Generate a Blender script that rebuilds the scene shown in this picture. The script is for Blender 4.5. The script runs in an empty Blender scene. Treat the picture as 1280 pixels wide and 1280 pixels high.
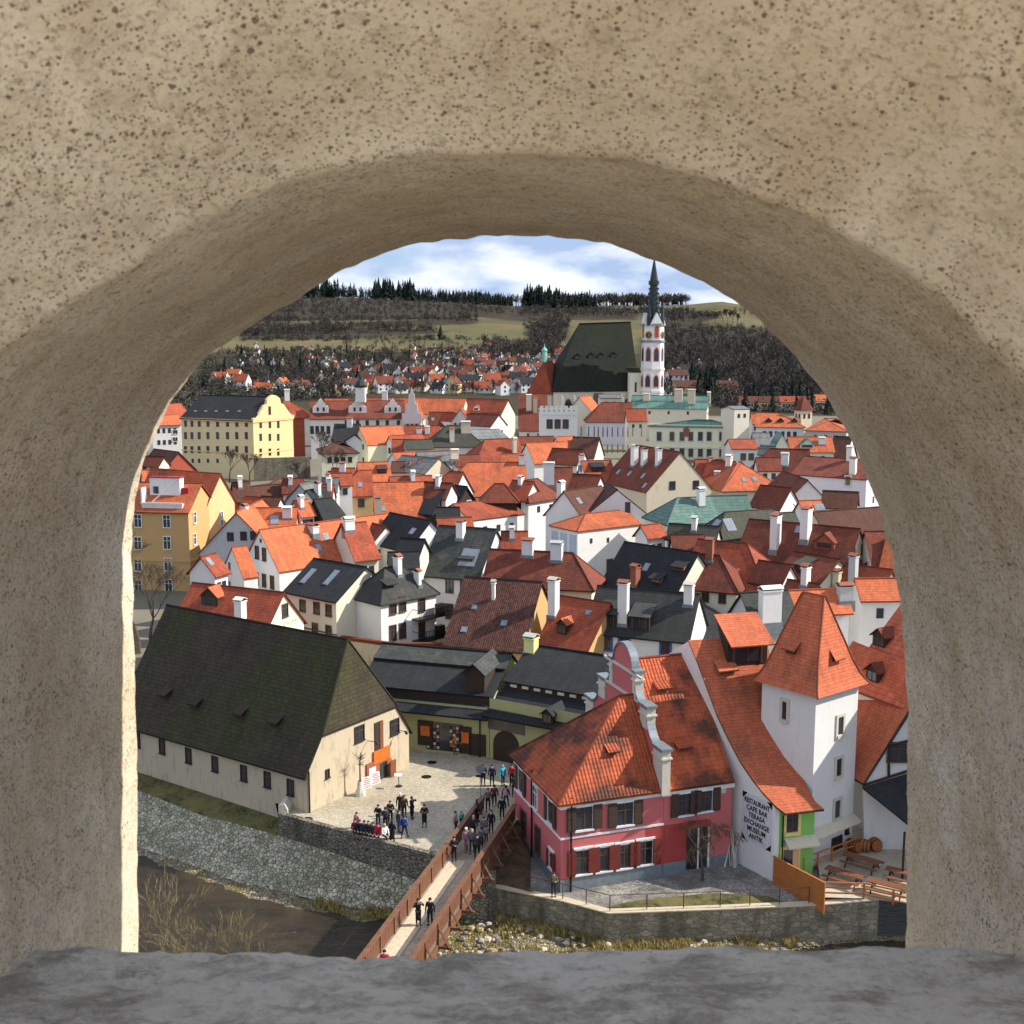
import bpy, bmesh, math, random
import numpy as np
from mathutils import Vector, Matrix, noise
rnd = random.Random(7)
SC = bpy.context.scene; COL = SC.collection
R = math.radians
F, YH, CH = 1450.0, 430.0, 35.0
TH = math.atan((640 - YH) / F); CT, ST = math.cos(TH), math.sin(TH)

# ---------------------------------------------------------------- survey helpers: photo bearing -> place on the ground plan
def ray(px, py):
    u = (px - 640) / F; v = (py - 640) / F
    return Vector((u, CT - v * ST, -ST - v * CT))
def P(px, py, Z):
    d = ray(px, py); t = (Z - CH) / d.z
    return Vector((d.x * t, d.y * t, Z))
def PY(px, py, Y):
    d = ray(px, py); t = Y / d.y
    return Vector((d.x * t, Y, CH + d.z * t))
def Q(p):
    zc = p[1] * CT - (p[2] - CH) * ST; yd = -(p[2] - CH) * CT - p[1] * ST
    return 640 + F * p[0] / zc, 640 + F * yd / zc
def interp(x, pts):
    if x <= pts[0][0]: return pts[0][1]
    for (a, b), (c, d) in zip(pts, pts[1:]):
        if x <= c: return b + (d - b) * (x - a) / (c - a)
    return pts[-1][1]
GP = [(0, 0), (112, 0), (150, .8), (200, 2.6), (260, 4.2), (330, 5.5), (420, 7), (560, 3.5), (650, 4.5), (850, 9), (1050, 17), (1200, 26), (1400, 45), (1650, 70), (1950, 101), (2200, 112), (2800, 100)]
def G(x, y):
    g = interp(y, GP)
    if y > 500:
        px = 640 + F * x / (y * .99)
        k = min(1, max(0, (y - 700) / 500))
        g += k * interp(px, [(300, 12), (420, 8), (560, 0), (640, -6), (720, -8), (860, -3), (900, 2), (960, -10), (1100, -40)]) * (y / 1950)
        g += noise.noise(Vector((x * .004, y * .004, 3))) * 5 * k
        if px > 800: g += (min(1, (px - 800) / 120)) * 14 * max(0, 1 - abs(y - 1050) / 420)
    elif y > 115 and x < 0:
        g *= 1 - .35 * min(1, -x / 60)
    return g

# ---------------------------------------------------------------- tags
def tag(o, label=None, cat=None, group=None, kind=None):
    if label: o['label'] = label
    if cat: o['category'] = cat
    if group: o['group'] = group
    if kind: o['kind'] = kind
    return o
def empty(name, loc, rz=0, **k):
    o = bpy.data.objects.new(name, None); COL.objects.link(o)
    o.location = loc; o.rotation_euler = (0, 0, rz); o.empty_display_size = .3
    return tag(o, **k)
def link(name, me, parent=None, loc=(0, 0, 0), rz=0):
    o = bpy.data.objects.new(name, me); COL.objects.link(o)
    o.parent = parent; o.location = loc; o.rotation_euler = (0, 0, rz)
    return o

class MB:
    def __init__(s): s.v = []; s.f = []; s.mi = []; s.uv = []; s.sm = []
    def poly(s, pts, mi=0, uv=None, smooth=False):
        n = len(s.v); s.v += [tuple(p) for p in pts]
        s.f.append(tuple(range(n, n + len(pts)))); s.mi.append(mi)
        s.uv.append(uv if uv else [(0, 0)] * len(pts)); s.sm.append(smooth)
    def box(s, x0, x1, y0, y1, z0, z1, mi=0, M=None, bottom=True):
        c = [Vector(p) for p in ((x0, y0, z0), (x1, y0, z0), (x1, y1, z0), (x0, y1, z0), (x0, y0, z1), (x1, y0, z1), (x1, y1, z1), (x0, y1, z1))]
        if M is not None: c = [M @ p for p in c]
        fs = [(4, 5, 6, 7), (0, 1, 5, 4), (1, 2, 6, 5), (2, 3, 7, 6), (3, 0, 4, 7)] + ([(3, 2, 1, 0)] if bottom else [])
        for f in fs:
            q = [c[i] for i in f]; a = (q[1] - q[0]); b = (q[3] - q[0])
            s.poly(q, mi, [(0, 0), (a.length, 0), (a.length, b.length), (0, b.length)])
    def prism(s, pts, off, mi=0, mtop=None):
        # pts ccw polygon, off vector extrusion; closed
        off = Vector(off); a = [Vector(p) for p in pts]; b = [p + off for p in a]
        s.poly(a[::-1], mi); s.poly(b, mi if mtop is None else mtop)
        for i in range(len(a)):
            j = (i + 1) % len(a); s.poly([a[i], a[j], b[j], b[i]], mi)
    def tube(s, a, b, r0, r1=None, n=6, mi=0, caps=False, smooth=True):
        a = Vector(a); b = Vector(b); r1 = r0 if r1 is None else r1
        d = b - a
        if d.length < 1e-6: return
        d.normalize(); t = Vector((0, 0, 1)) if abs(d.z) < .9 else Vector((1, 0, 0))
        u = d.cross(t).normalized(); w = d.cross(u)
        A = []; B = []
        for i in range(n):
            an = 2 * math.pi * i / n; e = u * math.cos(an) + w * math.sin(an)
            A.append(a + e * r0); B.append(b + e * r1)
        for i in range(n):
            j = (i + 1) % n; s.poly([A[j], A[i], B[i], B[j]], mi, None, smooth)
        if caps: s.poly(A, mi); s.poly(B[::-1], mi)
    def lathe(s, prof, n=12, c=(0, 0, 0), mi=0, smooth=True, sx=1, sy=1):
        rings = [[Vector((c[0] + r * sx * math.cos(2 * math.pi * i / n), c[1] + r * sy * math.sin(2 * math.pi * i / n), c[2] + z)) for i in range(n)] for r, z in prof]
        for A, B in zip(rings, rings[1:]):
            for i in range(n):
                j = (i + 1) % n; s.poly([A[i], A[j], B[j], B[i]], mi, None, smooth)
        s.poly(rings[0][::-1], mi); s.poly(rings[-1], mi)
    def slab(s, pts, t, mi=0, mside=None):
        # roof face: pts ccw seen from above; uv in metres along eave / up slope; closed with thickness t
        pts = [Vector(p) for p in pts]
        n = (pts[1] - pts[0]).cross(pts[-1] - pts[0]).normalized()
        for k in range(1, len(pts) - 1):
            n2 = (pts[k] - pts[0]).cross(pts[k + 1] - pts[0])
            if n2.length > 1e-6: n = n2.normalized(); break
        if n.z < 0: pts = pts[::-1]; n = -n
        sv = Vector((0, 0, 1)) - n * n.z
        sv = sv.normalized() if sv.length > 1e-4 else Vector((0, 1, 0))
        uv_ = sv.cross(n)
        s.poly(pts, mi, [(p.dot(uv_), p.dot(sv)) for p in pts])
        if t > 0:
            d = Vector((0, 0, -t)); b = [p + d for p in pts]; ms = mi if mside is None else mside
            s.poly(b[::-1], ms)
            for i in range(len(pts)):
                j = (i + 1) % len(pts); s.poly([pts[i], b[i], b[j], pts[j]], ms)
    def mesh(s, name, mats):
        me = bpy.data.meshes.new(name); me.from_pydata(s.v, [], s.f)
        for m in mats: me.materials.append(m)
        me.polygons.foreach_set('material_index', s.mi)
        me.polygons.foreach_set('use_smooth', s.sm)
        ul = me.uv_layers.new(name='UVMap')
        flat = [c for f in s.uv for p in f for c in p]
        ul.data.foreach_set('uv', flat)
        me.update(); return me
    def build(s, name, mats, parent=None, loc=(0, 0, 0), rz=0, merge=False):
        if not isinstance(mats, (list, tuple)): mats = [mats]
        me = s.mesh(name, mats)
        if merge:
            bm = bmesh.new(); bm.from_mesh(me); bmesh.ops.remove_doubles(bm, verts=bm.verts, dist=1e-4); bm.to_mesh(me); bm.free()
        return link(name, me, parent, loc, rz)

# ---------------------------------------------------------------- materials
def srgb(h):
    h = h.lstrip('#'); o = []
    for i in (0, 2, 4):
        c = int(h[i:i + 2], 16) / 255; o.append(c / 12.92 if c < .04045 else ((c + .055) / 1.055) ** 2.4)
    return tuple(o)
class NT:
    def __init__(s, name, rough=.9, spec=.3):
        s.m = bpy.data.materials.new(name); s.m.use_nodes = True; s.t = s.m.node_tree
        s.b = s.t.nodes['Principled BSDF']; s.b.inputs['Roughness'].default_value = rough
        s.b.inputs['Specular IOR Level'].default_value = spec
        s._tc = None
    def n(s, t, **k):
        nd = s.t.nodes.new(t)
        for a, b in k.items(): setattr(nd, a, b)
        return nd
    def l(s, a, b): s.t.links.new(a, b)
    def tc(s, w='Object'):
        if not s._tc: s._tc = s.n('ShaderNodeTexCoord')
        return s._tc.outputs[w]
    def val(s, sock, v):
        if hasattr(v, 'is_output'): s.l(v, sock)
        elif isinstance(v, (tuple, list)) and len(v) == 3 and sock.type == 'RGBA': sock.default_value = (*v, 1)
        else: sock.default_value = v
    def noise(s, scale, detail=3, rough=.55, vec=None, out='Fac', dist=0):
        nd = s.n('ShaderNodeTexNoise'); nd.inputs['Scale'].default_value = scale; nd.inputs['Detail'].default_value = detail
        nd.inputs['Roughness'].default_value = rough; nd.inputs['Distortion'].default_value = dist
        s.l(vec if vec is not None else s.tc(), nd.inputs['Vector']); return nd.outputs[out]
    def voro(s, scale, vec=None, feature='F1', out='Distance', rand=1):
        nd = s.n('ShaderNodeTexVoronoi', feature=feature); nd.inputs['Scale'].default_value = scale
        if 'Randomness' in nd.inputs: nd.inputs['Randomness'].default_value = rand
        s.l(vec if vec is not None else s.tc(), nd.inputs['Vector']); return nd.outputs[out]
    def math(s, op, a, b=0, c=0, clamp=False):
        nd = s.n('ShaderNodeMath', operation=op, use_clamp=clamp)
        s.val(nd.inputs[0], a); s.val(nd.inputs[1], b)
        if len(nd.inputs) > 2: s.val(nd.inputs[2], c)
        return nd.outputs[0]
    def ramp(s, f, a, b, lo=0, hi=1):
        nd = s.n('ShaderNodeMapRange'); nd.clamp = True
        s.val(nd.inputs['Value'], f)
        for k, v in (('From Min', a), ('From Max', b), ('To Min', lo), ('To Max', hi)): nd.inputs[k].default_value = v
        return nd.outputs[0]
    def mix(s, f, a, b, mode='MIX'):
        nd = s.n('ShaderNodeMix', data_type='RGBA', blend_type=mode)
        s.val(nd.inputs[0], f); s.val(nd.inputs[6], a); s.val(nd.inputs[7], b); return nd.outputs[2]
    def vmap(s, vec, scale=(1, 1, 1)):
        nd = s.n('ShaderNodeMapping'); nd.inputs['Scale'].default_value = scale; s.l(vec, nd.inputs['Vector']); return nd.outputs[0]
    def bump(s, h, strength=.5, dist=.02):
        nd = s.n('ShaderNodeBump'); nd.inputs['Strength'].default_value = strength; nd.inputs['Distance'].default_value = dist
        s.l(h, nd.inputs['Height']); s.l(nd.outputs[0], s.b.inputs['Normal'])
    def col(s, c): s.val(s.b.inputs['Base Color'], c); return s.m

def flat(name, c, rough=.8, metal=0, spec=.3):
    m = NT(name, rough, spec); m.b.inputs['Metallic'].default_value = metal
    n = m.noise(3, 3); return m.col(m.mix(m.ramp(n, .35, .7), tuple(x * .85 for x in c), tuple(min(1, x * 1.08) for x in c)))
def plaster(name, c, dirt=(.25, .22, .17), amt=.35):
    m = NT(name, .92, .15)
    n1 = m.noise(.35, 5, .65); n2 = m.noise(2.5, 4, .6, m.vmap(m.tc(), (1, 1, .25)))
    ri = m.n('ShaderNodeObjectInfo').outputs['Random']
    cc = m.mix(m.ramp(n1, .3, .75), tuple(x * .93 for x in c), c)
    cc = m.mix(m.math('MULTIPLY', m.ramp(n2, .55, .85), amt), cc, dirt)
    cc = m.mix(m.math('MULTIPLY', m.ramp(m.noise(.9, 6, .7, m.vmap(m.tc(), (1, 1, .5))), .58, .72), amt * .5), cc, tuple(x * .55 for x in c))
    cc = m.mix(1, cc, m.ramp(ri, 0, 1, .93, 1.04), 'MULTIPLY')
    m.bump(m.noise(9, 4), .3, .01)
    return m.col(cc)
def tiles(name, c, c2, patch=.5, row=.3, width=.22, bumpd=.03, wave=False, lo=.45, hi=.7, pscale=.35, var=.25, rough=.85, moss=None):
    m = NT(name, rough, .25)
    uv = m.tc('UV'); sx = m.n('ShaderNodeSeparateXYZ'); m.l(uv, sx.inputs[0])
    v = m.math('DIVIDE', sx.outputs[1], row); vi = m.math('FLOOR', v); vf = m.math('SUBTRACT', v, vi)
    u = m.math('ADD', m.math('DIVIDE', sx.outputs[0], width), m.math('MULTIPLY', vi, 0.0 if wave else .5)); ui = m.math('FLOOR', u); uf = m.math('SUBTRACT', u, ui)
    cb = m.n('ShaderNodeCombineXYZ'); m.l(ui, cb.inputs[0]); m.l(vi, cb.inputs[1])
    wn = m.n('ShaderNodeTexWhiteNoise', noise_dimensions='2D'); m.l(cb.outputs[0], wn.inputs['Vector'])
    rv = wn.outputs['Value']
    big = m.noise(pscale, 6, .65); fac = m.math('MULTIPLY', m.ramp(big, lo, hi), patch)
    cc = m.mix(fac, c, c2)
    cc = m.mix(m.math('MULTIPLY', m.ramp(m.noise(2.2, 5, .7), .5, .8), .35), cc, tuple(x * .5 for x in c2))
    if moss: cc = m.mix(m.ramp(m.noise(.12, 5, .7, m.vmap(m.tc(), (1, 1, .6))), .45, .62), cc, moss)
    cc = m.mix(1, cc, m.ramp(rv, 0, 1, 1 - var * .55, 1 + var * .55), 'MULTIPLY')
    st = m.noise(1.0, 3, .5, m.vmap(uv, (1.5, .12, 1)))
    cc = m.mix(1, cc, m.ramp(st, .3, .7, .82, 1.1), 'MULTIPLY')
    ri = m.n('ShaderNodeObjectInfo').outputs['Random']
    cc = m.mix(1, cc, m.ramp(ri, 0, 1, .86, 1.1), 'MULTIPLY')
    h = m.math('MULTIPLY', m.math('SUBTRACT', 1, vf), .8)
    gap = m.ramp(vf, .0, .16, .45, 1)
    cc = m.mix(1, cc, gap, 'MULTIPLY')
    if wave: h = m.math('ADD', h, m.math('MULTIPLY', m.math('SINE', m.math('MULTIPLY', uf, 6.283)), .5))
    else: h = m.math('ADD', h, m.math('MULTIPLY', m.ramp(m.math('ABSOLUTE', m.math('SUBTRACT', uf, .5)), .42, .5), -.3))
    h = m.math('ADD', h, m.math('MULTIPLY', rv, .35))
    m.bump(h, .8, bumpd)
    return m.col(cc)

MT = {}
MT['O'] = tiles('roof_tiles_bright_orange', (.56, .140, .055), (.27, .080, .045), .7)
MT['OR'] = tiles('roof_tiles_orange_red', (.36, .078, .036), (.15, .045, .028), .8)
MT['RB'] = tiles('roof_tiles_red_brown', (.20, .050, .028), (.075, .032, .022), .8)
MT['BR'] = tiles('roof_tiles_brown', (.12, .045, .028), (.055, .035, .025), .75)
MT['CHR'] = tiles('roof_tiles_charcoal', (.045, .046, .042), (.075, .07, .058), .6, width=.3, row=.25)
MT['BLK'] = tiles('roof_tiles_black', (.025, .026, .027), (.045, .045, .04), .5, width=.3, row=.25)
MT['SLATE'] = tiles('roof_slate_lichen', (.05, .055, .05), (.14, .125, .09), .7, width=.35, row=.3, lo=.5, hi=.75, pscale=.8)
MT['MOSS'] = tiles('roof_tiles_mossy', (.050, .037, .023), (.028, .022, .015), .7, row=.33, width=.22, bumpd=.05, moss=(.042, .040, .015), var=.35)
MT['MIX'] = tiles('roof_tiles_weathered', (.10, .040, .028), (.045, .024, .02), .75, width=.24, bumpd=.04, var=.55, wave=True)
MT['GN'] = tiles('roof_copper_green', (.10, .175, .145), (.17, .225, .19), .6, row=.6, width=.5, bumpd=.015)
MT['TEAL'] = tiles('roof_copper_sheet', (.15, .27, .22), (.10, .18, .15), .6, row=9, width=.6, bumpd=.02)
MT['GY'] = tiles('roof_sheet_grey', (.16, .165, .16), (.24, .23, .21), .6, row=2, width=.6, bumpd=.01)
MT['OLIVE'] = tiles('roof_tiles_olive', (.07, .07, .05), (.045, .045, .035), .6)
MT['PANO'] = tiles('roof_pantiles_orange', (.42, .092, .036), (.095, .038, .024), .95, row=.34, width=.26, bumpd=.07, wave=True, lo=.44, hi=.56, pscale=.2)
MT['TOW'] = tiles('roof_tiles_new_orange', (.51, .13, .058), (.20, .085, .045), .75, row=.24, width=.2, bumpd=.03, lo=.52, hi=.7, pscale=.25)
MT['BIGO'] = tiles('roof_tiles_striped_orange', (.50, .12, .06), (.33, .085, .045), .6, row=.42, width=.3, bumpd=.06)
for k, c in dict(white=(.76, .745, .71), cream=(.74, .68, .54), yell=(.76, .60, .34), pale=(.80, .76, .55), ochre=(.58, .37, .16), gold=(.76, .52, .27), pinkw=(.70, .60, .56), mauve=(.66, .64, .72),
                 grey=(.50, .50, .48), beige=(.62, .54, .40), green=(.33, .52, .30), lime=(.24, .52, .13), pink=(.58, .155, .155), dpink=(.40, .065, .06), olive=(.42, .41, .20), lemon=(.76, .76, .30), mint=(.45, .62, .50), blue=(.42, .52, .66), umber=(.35, .08, .05)).items():
    MT[k] = plaster('plaster_' + k, c, amt={'white': .3, 'pink': .25, 'lime': .1}.get(k, .45))
MT['barnw'] = plaster('plaster_barn', (.54, .45, .315), (.17, .125, .075), .95)
MT['wood'] = flat('wood_dark', (.045, .03, .022)); MT['woodr'] = flat('wood_red_brown', (.20, .075, .035), .6); MT['woodo'] = flat('wood_orange', (.42, .15, .04), .6)
MT['shut'] = flat('wood_shutter_brown', (.07, .042, .03)); MT['shutr'] = flat('wood_shutter_red', (.17, .03, .022))
MT['wframe'] = flat('paint_white', (.78, .78, .76), .5); MT['bframe'] = flat('paint_brown', (.11, .06, .04), .5); MT['blframe'] = flat('paint_blue', (.07, .12, .35), .5)
MT['yframe'] = flat('paint_yellow', (.75, .62, .20), .5); MT['stone'] = plaster('stone_light', (.58, .54, .45), amt=.6)
MT['orange'] = flat('board_orange', (.60, .14, .02), .6); MT['metal'] = flat('metal_dark', (.03, .03, .032), .4, .6); MT['rust'] = flat('metal_rusty', (.12, .055, .035), .6, .3)
MT['lead'] = flat('sheet_grey', (.22, .25, .27), .45, .3); MT['red'] = flat('paint_red', (.35, .03, .03)); MT['tea'] = MT['TEAL']
MT['brick'] = flat('brick_red', (.30, .10, .06)); MT['barrel'] = flat('wood_barrel', (.38, .13, .04), .5); MT['gold2'] = flat('gilded', (.75, .52, .15), .35, .7)
MT['spire'] = flat('spire_sheet', (.035, .045, .045), .45, .3); MT['blue2'] = flat('plastic_blue', (.02, .05, .35), .4)
gm = NT('window_glass', .12, .6); MT['glass'] = gm.col(gm.mix(gm.noise(1.2, 2), (.012, .014, .018), (.05, .055, .065)))
sm_ = NT('skylight_glass', .08, .8); MT['sky'] = sm_.col(sm_.mix(sm_.noise(2, 2), (.12, .14, .16), (.3, .34, .38)))

# ---------------------------------------------------------------- windows, shared meshes
WC = {}
def win_mesh(w, h, style):
    w = round(w, 1); h = round(h, 1); k = (w, h, style)
    if k in WC: return WC[k]
    fr = {'far': None, 'plain': 'wframe', 'white': 'wframe', 'brown': 'bframe', 'blue': 'blframe', 'yellow': 'yframe', 'shut': 'wframe', 'shutr': 'wframe', 'stone': 'stone', 'dark': 'wood', 'arch': 'pink', 'archd': 'wood'}[style]
    def arch(x, z0, z1, y, n=8):
        pts = [Vector((-x, y, z0)), Vector((x, y, z0))]
        zc = z1 - x
        for i in range(n + 1):
            a = math.pi * i / n; pts.append(Vector((x * math.cos(a), y, zc + x * math.sin(a))))
        return pts
    f = MB(); p = MB()
    if style in ('arch', 'archd'):
        f.prism(arch(w / 2 + .35, -h / 2 - .2, h / 2 + .35, 0)[::-1], (0, -.08, 0)); p.prism(arch(w / 2, -h / 2, h / 2, 0)[::-1], (0, -.12, 0))
        r = (f.mesh('window', [MT[fr]]), p.mesh('pane', [MT['glass'] if style == 'arch' else MT['umber']]), None)
    elif style == 'far':
        f.box(-w / 2, w / 2, -.06, 0, -h / 2, h / 2); r = (f.mesh('window', [MT['glass']]), None, None)
    else:
        t = {'plain': .07, 'white': .1, 'brown': .1, 'blue': .22, 'yellow': .22, 'shut': .1, 'shutr': .1, 'stone': .22, 'dark': .06}[style]
        x, z = w / 2, h / 2
        f.box(-x - t, -x, -.09, 0, -z - t, z + t); f.box(x, x + t, -.09, 0, -z - t, z + t)
        f.box(-x, x, -.09, 0, z, z + t); f.box(-x - .1, x + .1, -.16, 0, -z - t - .02, -z)
        if style in ('shut', 'shutr'):
            f.box(-x - .18, x + .18, -.12, -.0, z + t, z + t + .13)
        b = 1
        if style in ('white', 'brown', 'blue', 'yellow', 'shut', 'shutr', 'dark', 'plain'):
            f.box(-.035, .035, -.05, -.02, -z, z, b)
            if h > 1.0 and style != 'plain': f.box(-x, x, -.055, -.02, z * .3, z * .3 + .06, b)
        p.box(-x, x, -.02, 0, -z, z)
        sash = {'plain': 'bframe', 'white': 'wframe', 'shut': 'bframe', 'shutr': 'bframe', 'stone': 'wood', 'dark': 'bframe', 'blue': 'bframe', 'yellow': 'bframe', 'brown': 'bframe'}[style]
        sh = None
        if style in ('shut', 'shutr'):
            s_ = MB(); s_.box(-w * .28, w * .28, -.14, -.08, -z - .05, z + .08); s_.box(-w * .22, w * .22, -.155, -.14, -z + .08, -.06); s_.box(-w * .22, w * .22, -.155, -.14, .06, z - .06)
            sh = s_.mesh('shutter', [MT[style]])
        r = (f.mesh('window', [MT[fr], MT[sash]]), p.mesh('pane', [MT['glass']]), sh)
    WC[k] = r; return r
def add_window(parent, loc, rz, w, h, style, name='window'):
    f, p, sh = win_mesh(w, h, style)
    o = link(name, f, parent, loc, rz)
    if p: link('pane', p, o)
    if sh:
        for s in (-1, 1): link('shutter', sh, o, (s * (round(w, 1) / 2 + round(w, 1) * .28 + .02), 0, 0))
    return o

# ---------------------------------------------------------------- house builder
LAST = []
class House:
    def __init__(s, label, A, B, W, zg, ze, zr, roof='O', wall='white', ends=('g', 'g'), axis='p', yr=.5, oh=.4, name='house', cat='house', group=None, og=.25, wallbase=1.5, rt=.16, ridgecap=True, flare=0):
        A = Vector((A[0], A[1], 0)); B = Vector((B[0], B[1], 0)); d = B - A
        wallmat = wall; s.L = d.length; s.W = W; s.ang = math.atan2(d.y, d.x); s.zg = zg; s.ze = ze - zg; s.zr = zr - zg; s.yr = yr
        s.root = empty(name, (A.x, A.y, zg), s.ang, label=label, cat=cat, group=group)
        s.Rm = Matrix.Rotation(s.ang, 3, 'Z'); s.Ri = s.Rm.inverted(); s.O = Vector((A.x, A.y, zg))
        s.faces = []
        L, Wd = (s.L, s.W) if axis == 'p' else (s.W, s.L)
        T = (lambda p: Vector(p)) if axis == 'p' else (lambda p: Vector((p[1], p[0], p[2])))
        e, r = s.ze, s.zr
        y0 = yr * Wd; k1 = (r - e) / y0; k2 = (r - e) / (Wd - y0)
        rb = MB(); t = rt
        def end(en, side):
            if en == 'g': return ('g', -og, 0)
            if en[0] == 'h': return ('h', en[1] if len(en) > 1 else y0, 0)
            return ('j', en[1], en[2])
        E0, E1 = end(ends[0], 0), end(ends[1], 1)
        xr0 = E0[1] if E0[0] != 'g' else -og; xr1 = L - E1[1] if E1[0] != 'g' else L + og
        def lim(E): return oh if E[0] == 'h' else og
        xl = -lim(E0); xh = L + lim(E1)
        def zf(y): return e + k1 * y if y <= y0 else e + k2 * (Wd - y)
        fl = flare
        front = [(xl, -oh, zf(-oh) + fl), (xh, -oh, zf(-oh) + fl)]
        back = [(xh, Wd + oh, zf(Wd + oh) + fl), (xl, Wd + oh, zf(Wd + oh) + fl)]
        if E1[0] == 'j':
            fr = E1[2]; front.append((xh, y0 * fr, e + (r - e) * fr)); bj1 = (xh, Wd - (Wd - y0) * fr, e + (r - e) * fr)
        front.append((xr1, y0, r))
        if xr1 - xr0 > .05: front.append((xr0, y0, r))
        if E0[0] == 'j':
            fr = E0[2]; front.append((xl, y0 * fr, e + (r - e) * fr)); bj0 = (xl, Wd - (Wd - y0) * fr, e + (r - e) * fr)
        if E0[0] == 'j': back.append(bj0)
        back.append((xr0, y0, r))
        if xr1 - xr0 > .05: back.append((xr1, y0, r))
        if E1[0] == 'j': back.append(bj1)
        polys = [front, back]
        if E0[0] == 'h': polys.append([(xl, Wd + oh, zf(Wd + oh)), (xl, -oh, zf(-oh)), (xr0, y0, r)])
        if E0[0] == 'j': polys.append([bj0, (xl, y0 * E0[2], e + (r - e) * E0[2]), (xr0, y0, r)])
        if E1[0] == 'h': polys.append([(xh, -oh, zf(-oh)), (xh, Wd + oh, zf(Wd + oh)), (xr1, y0, r)])
        if E1[0] == 'j': polys.append([(xh, y0 * E1[2], e + (r - e) * E1[2]), bj1, (xr1, y0, r)])
        for pl in polys:
            q = [T(p) for p in pl]; rb.slab(q, t); s.faces.append(q)
        if ridgecap:
            rb.tube(T((xr0, y0, r + .0)), T((xr1, y0, r + .0)), .11, n=5)
            for E, xx, xe in ((E0, xr0, xl), (E1, xr1, xh)):
                if E[0] in 'hj':
                    for yy, sgn in ((-oh, 1), (Wd + oh, -1)):
                        if E[0] == 'h': a = (xe, yy, zf(yy))
                        else: a = (xe, y0 * E[2], e + (r - e) * E[2]) if sgn > 0 else (xe, Wd - (Wd - y0) * E[2], e + (r - e) * E[2])
                        rb.tube(T(a), T((xx, y0, r)), .09, n=4)
        s.roof = rb.build('roof', [MT[roof]], s.root)
        # walls
        wb = MB(); zb = -wallbase; g = t + .02
        def wall(pts):
            q = [T(p) for p in pts]; u = (q[1] - q[0]); u.z = 0; u.normalize()
            wb.poly(q, 0, [(p.dot(u), p.z) for p in q])
        wall([(0, 0, zb), (L, 0, zb), (L, 0, e - g), (0, 0, e - g)]); wall([(L, Wd, zb), (0, Wd, zb), (0, Wd, e - g), (L, Wd, e - g)])
        for x, E, flip in ((0, E0, 1), (L, E1, 0)):
            pts = [(x, 0, zb), (x, Wd, zb), (x, Wd, e - g)]
            if E[0] == 'g': pts.append((x, y0, r - g))
            if E[0] == 'j': pts += [(x, Wd - (Wd - y0) * E[2], e + (r - e) * E[2] - g), (x, y0 * E[2], e + (r - e) * E[2] - g)]
            pts.append((x, 0, e - g))
            wall(pts[::-1] if flip else pts)
        s.wallm = wall
        s.wall = wb.build('wall', [MT[wallmat]], s.root)
        LAST.append(s)
    def loc(s, w): return s.Ri @ (Vector(w) - s.O)
    def lray(s, px, py):
        return s.Ri @ (Vector((0, 0, CH)) - s.O), s.Ri @ ray(px, py)
    def hit(s, px, py):
        o, d = s.lray(px, py); best = None
        for q in s.faces:
            n = (q[1] - q[0]).cross(q[2] - q[0])
            if n.length < 1e-6: continue
            n.normalize()
            if abs(n.dot(d)) < 1e-9: continue
            t = n.dot(q[0] - o) / n.dot(d)
            p = o + d * t
            # point in polygon xy
            ins = False; m = len(q)
            for i in range(m):
                a, b = q[i], q[(i + 1) % m]
                if (a.y > p.y) != (b.y > p.y) and p.x < (b.x - a.x) * (p.y - a.y) / (b.y - a.y) + a.x: ins = not ins
            if ins and (best is None or t < best[0]):
                if n.z < 0: n = -n
                best = (t, p, n)
        return best
    def face(s, f, px, py):
        o, d = s.lray(px, py)
        if f == 'f': t = -o.y / d.y; rz = 0
        elif f == 'b': t = (s.W - o.y) / d.y; rz = math.pi
        elif f == 'l': t = -o.x / d.x; rz = -math.pi / 2
        else: t = (s.L - o.x) / d.x; rz = math.pi / 2
        p = o + d * t
        return p, rz
    def win(s, f, w, h, style, *pts, name='window'):
        for px, py in pts:
            p, rz = s.face(f, px, py); add_window(s.root, p, rz, w, h, style, name)
        return s
    def rows(s, f, n, zs, w=.9, h=1.3, style='far', m=.12):
        # n evenly spaced windows at heights zs measured below the eave
        Ln = s.L if f in 'fb' else s.W
        for z in zs:
            for i in range(n):
                u = Ln * (m + (1 - 2 * m) * (i + .5) / n)
                if f == 'f': p, rz = (u, 0, s.ze - z), 0
                elif f == 'b': p, rz = (u, s.W, s.ze - z), math.pi
                elif f == 'l': p, rz = (0, u, s.ze - z), -math.pi / 2
                else: p, rz = (s.L, u, s.ze - z), math.pi / 2
                add_window(s.root, p, rz, w, h, style)
        return s
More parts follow.
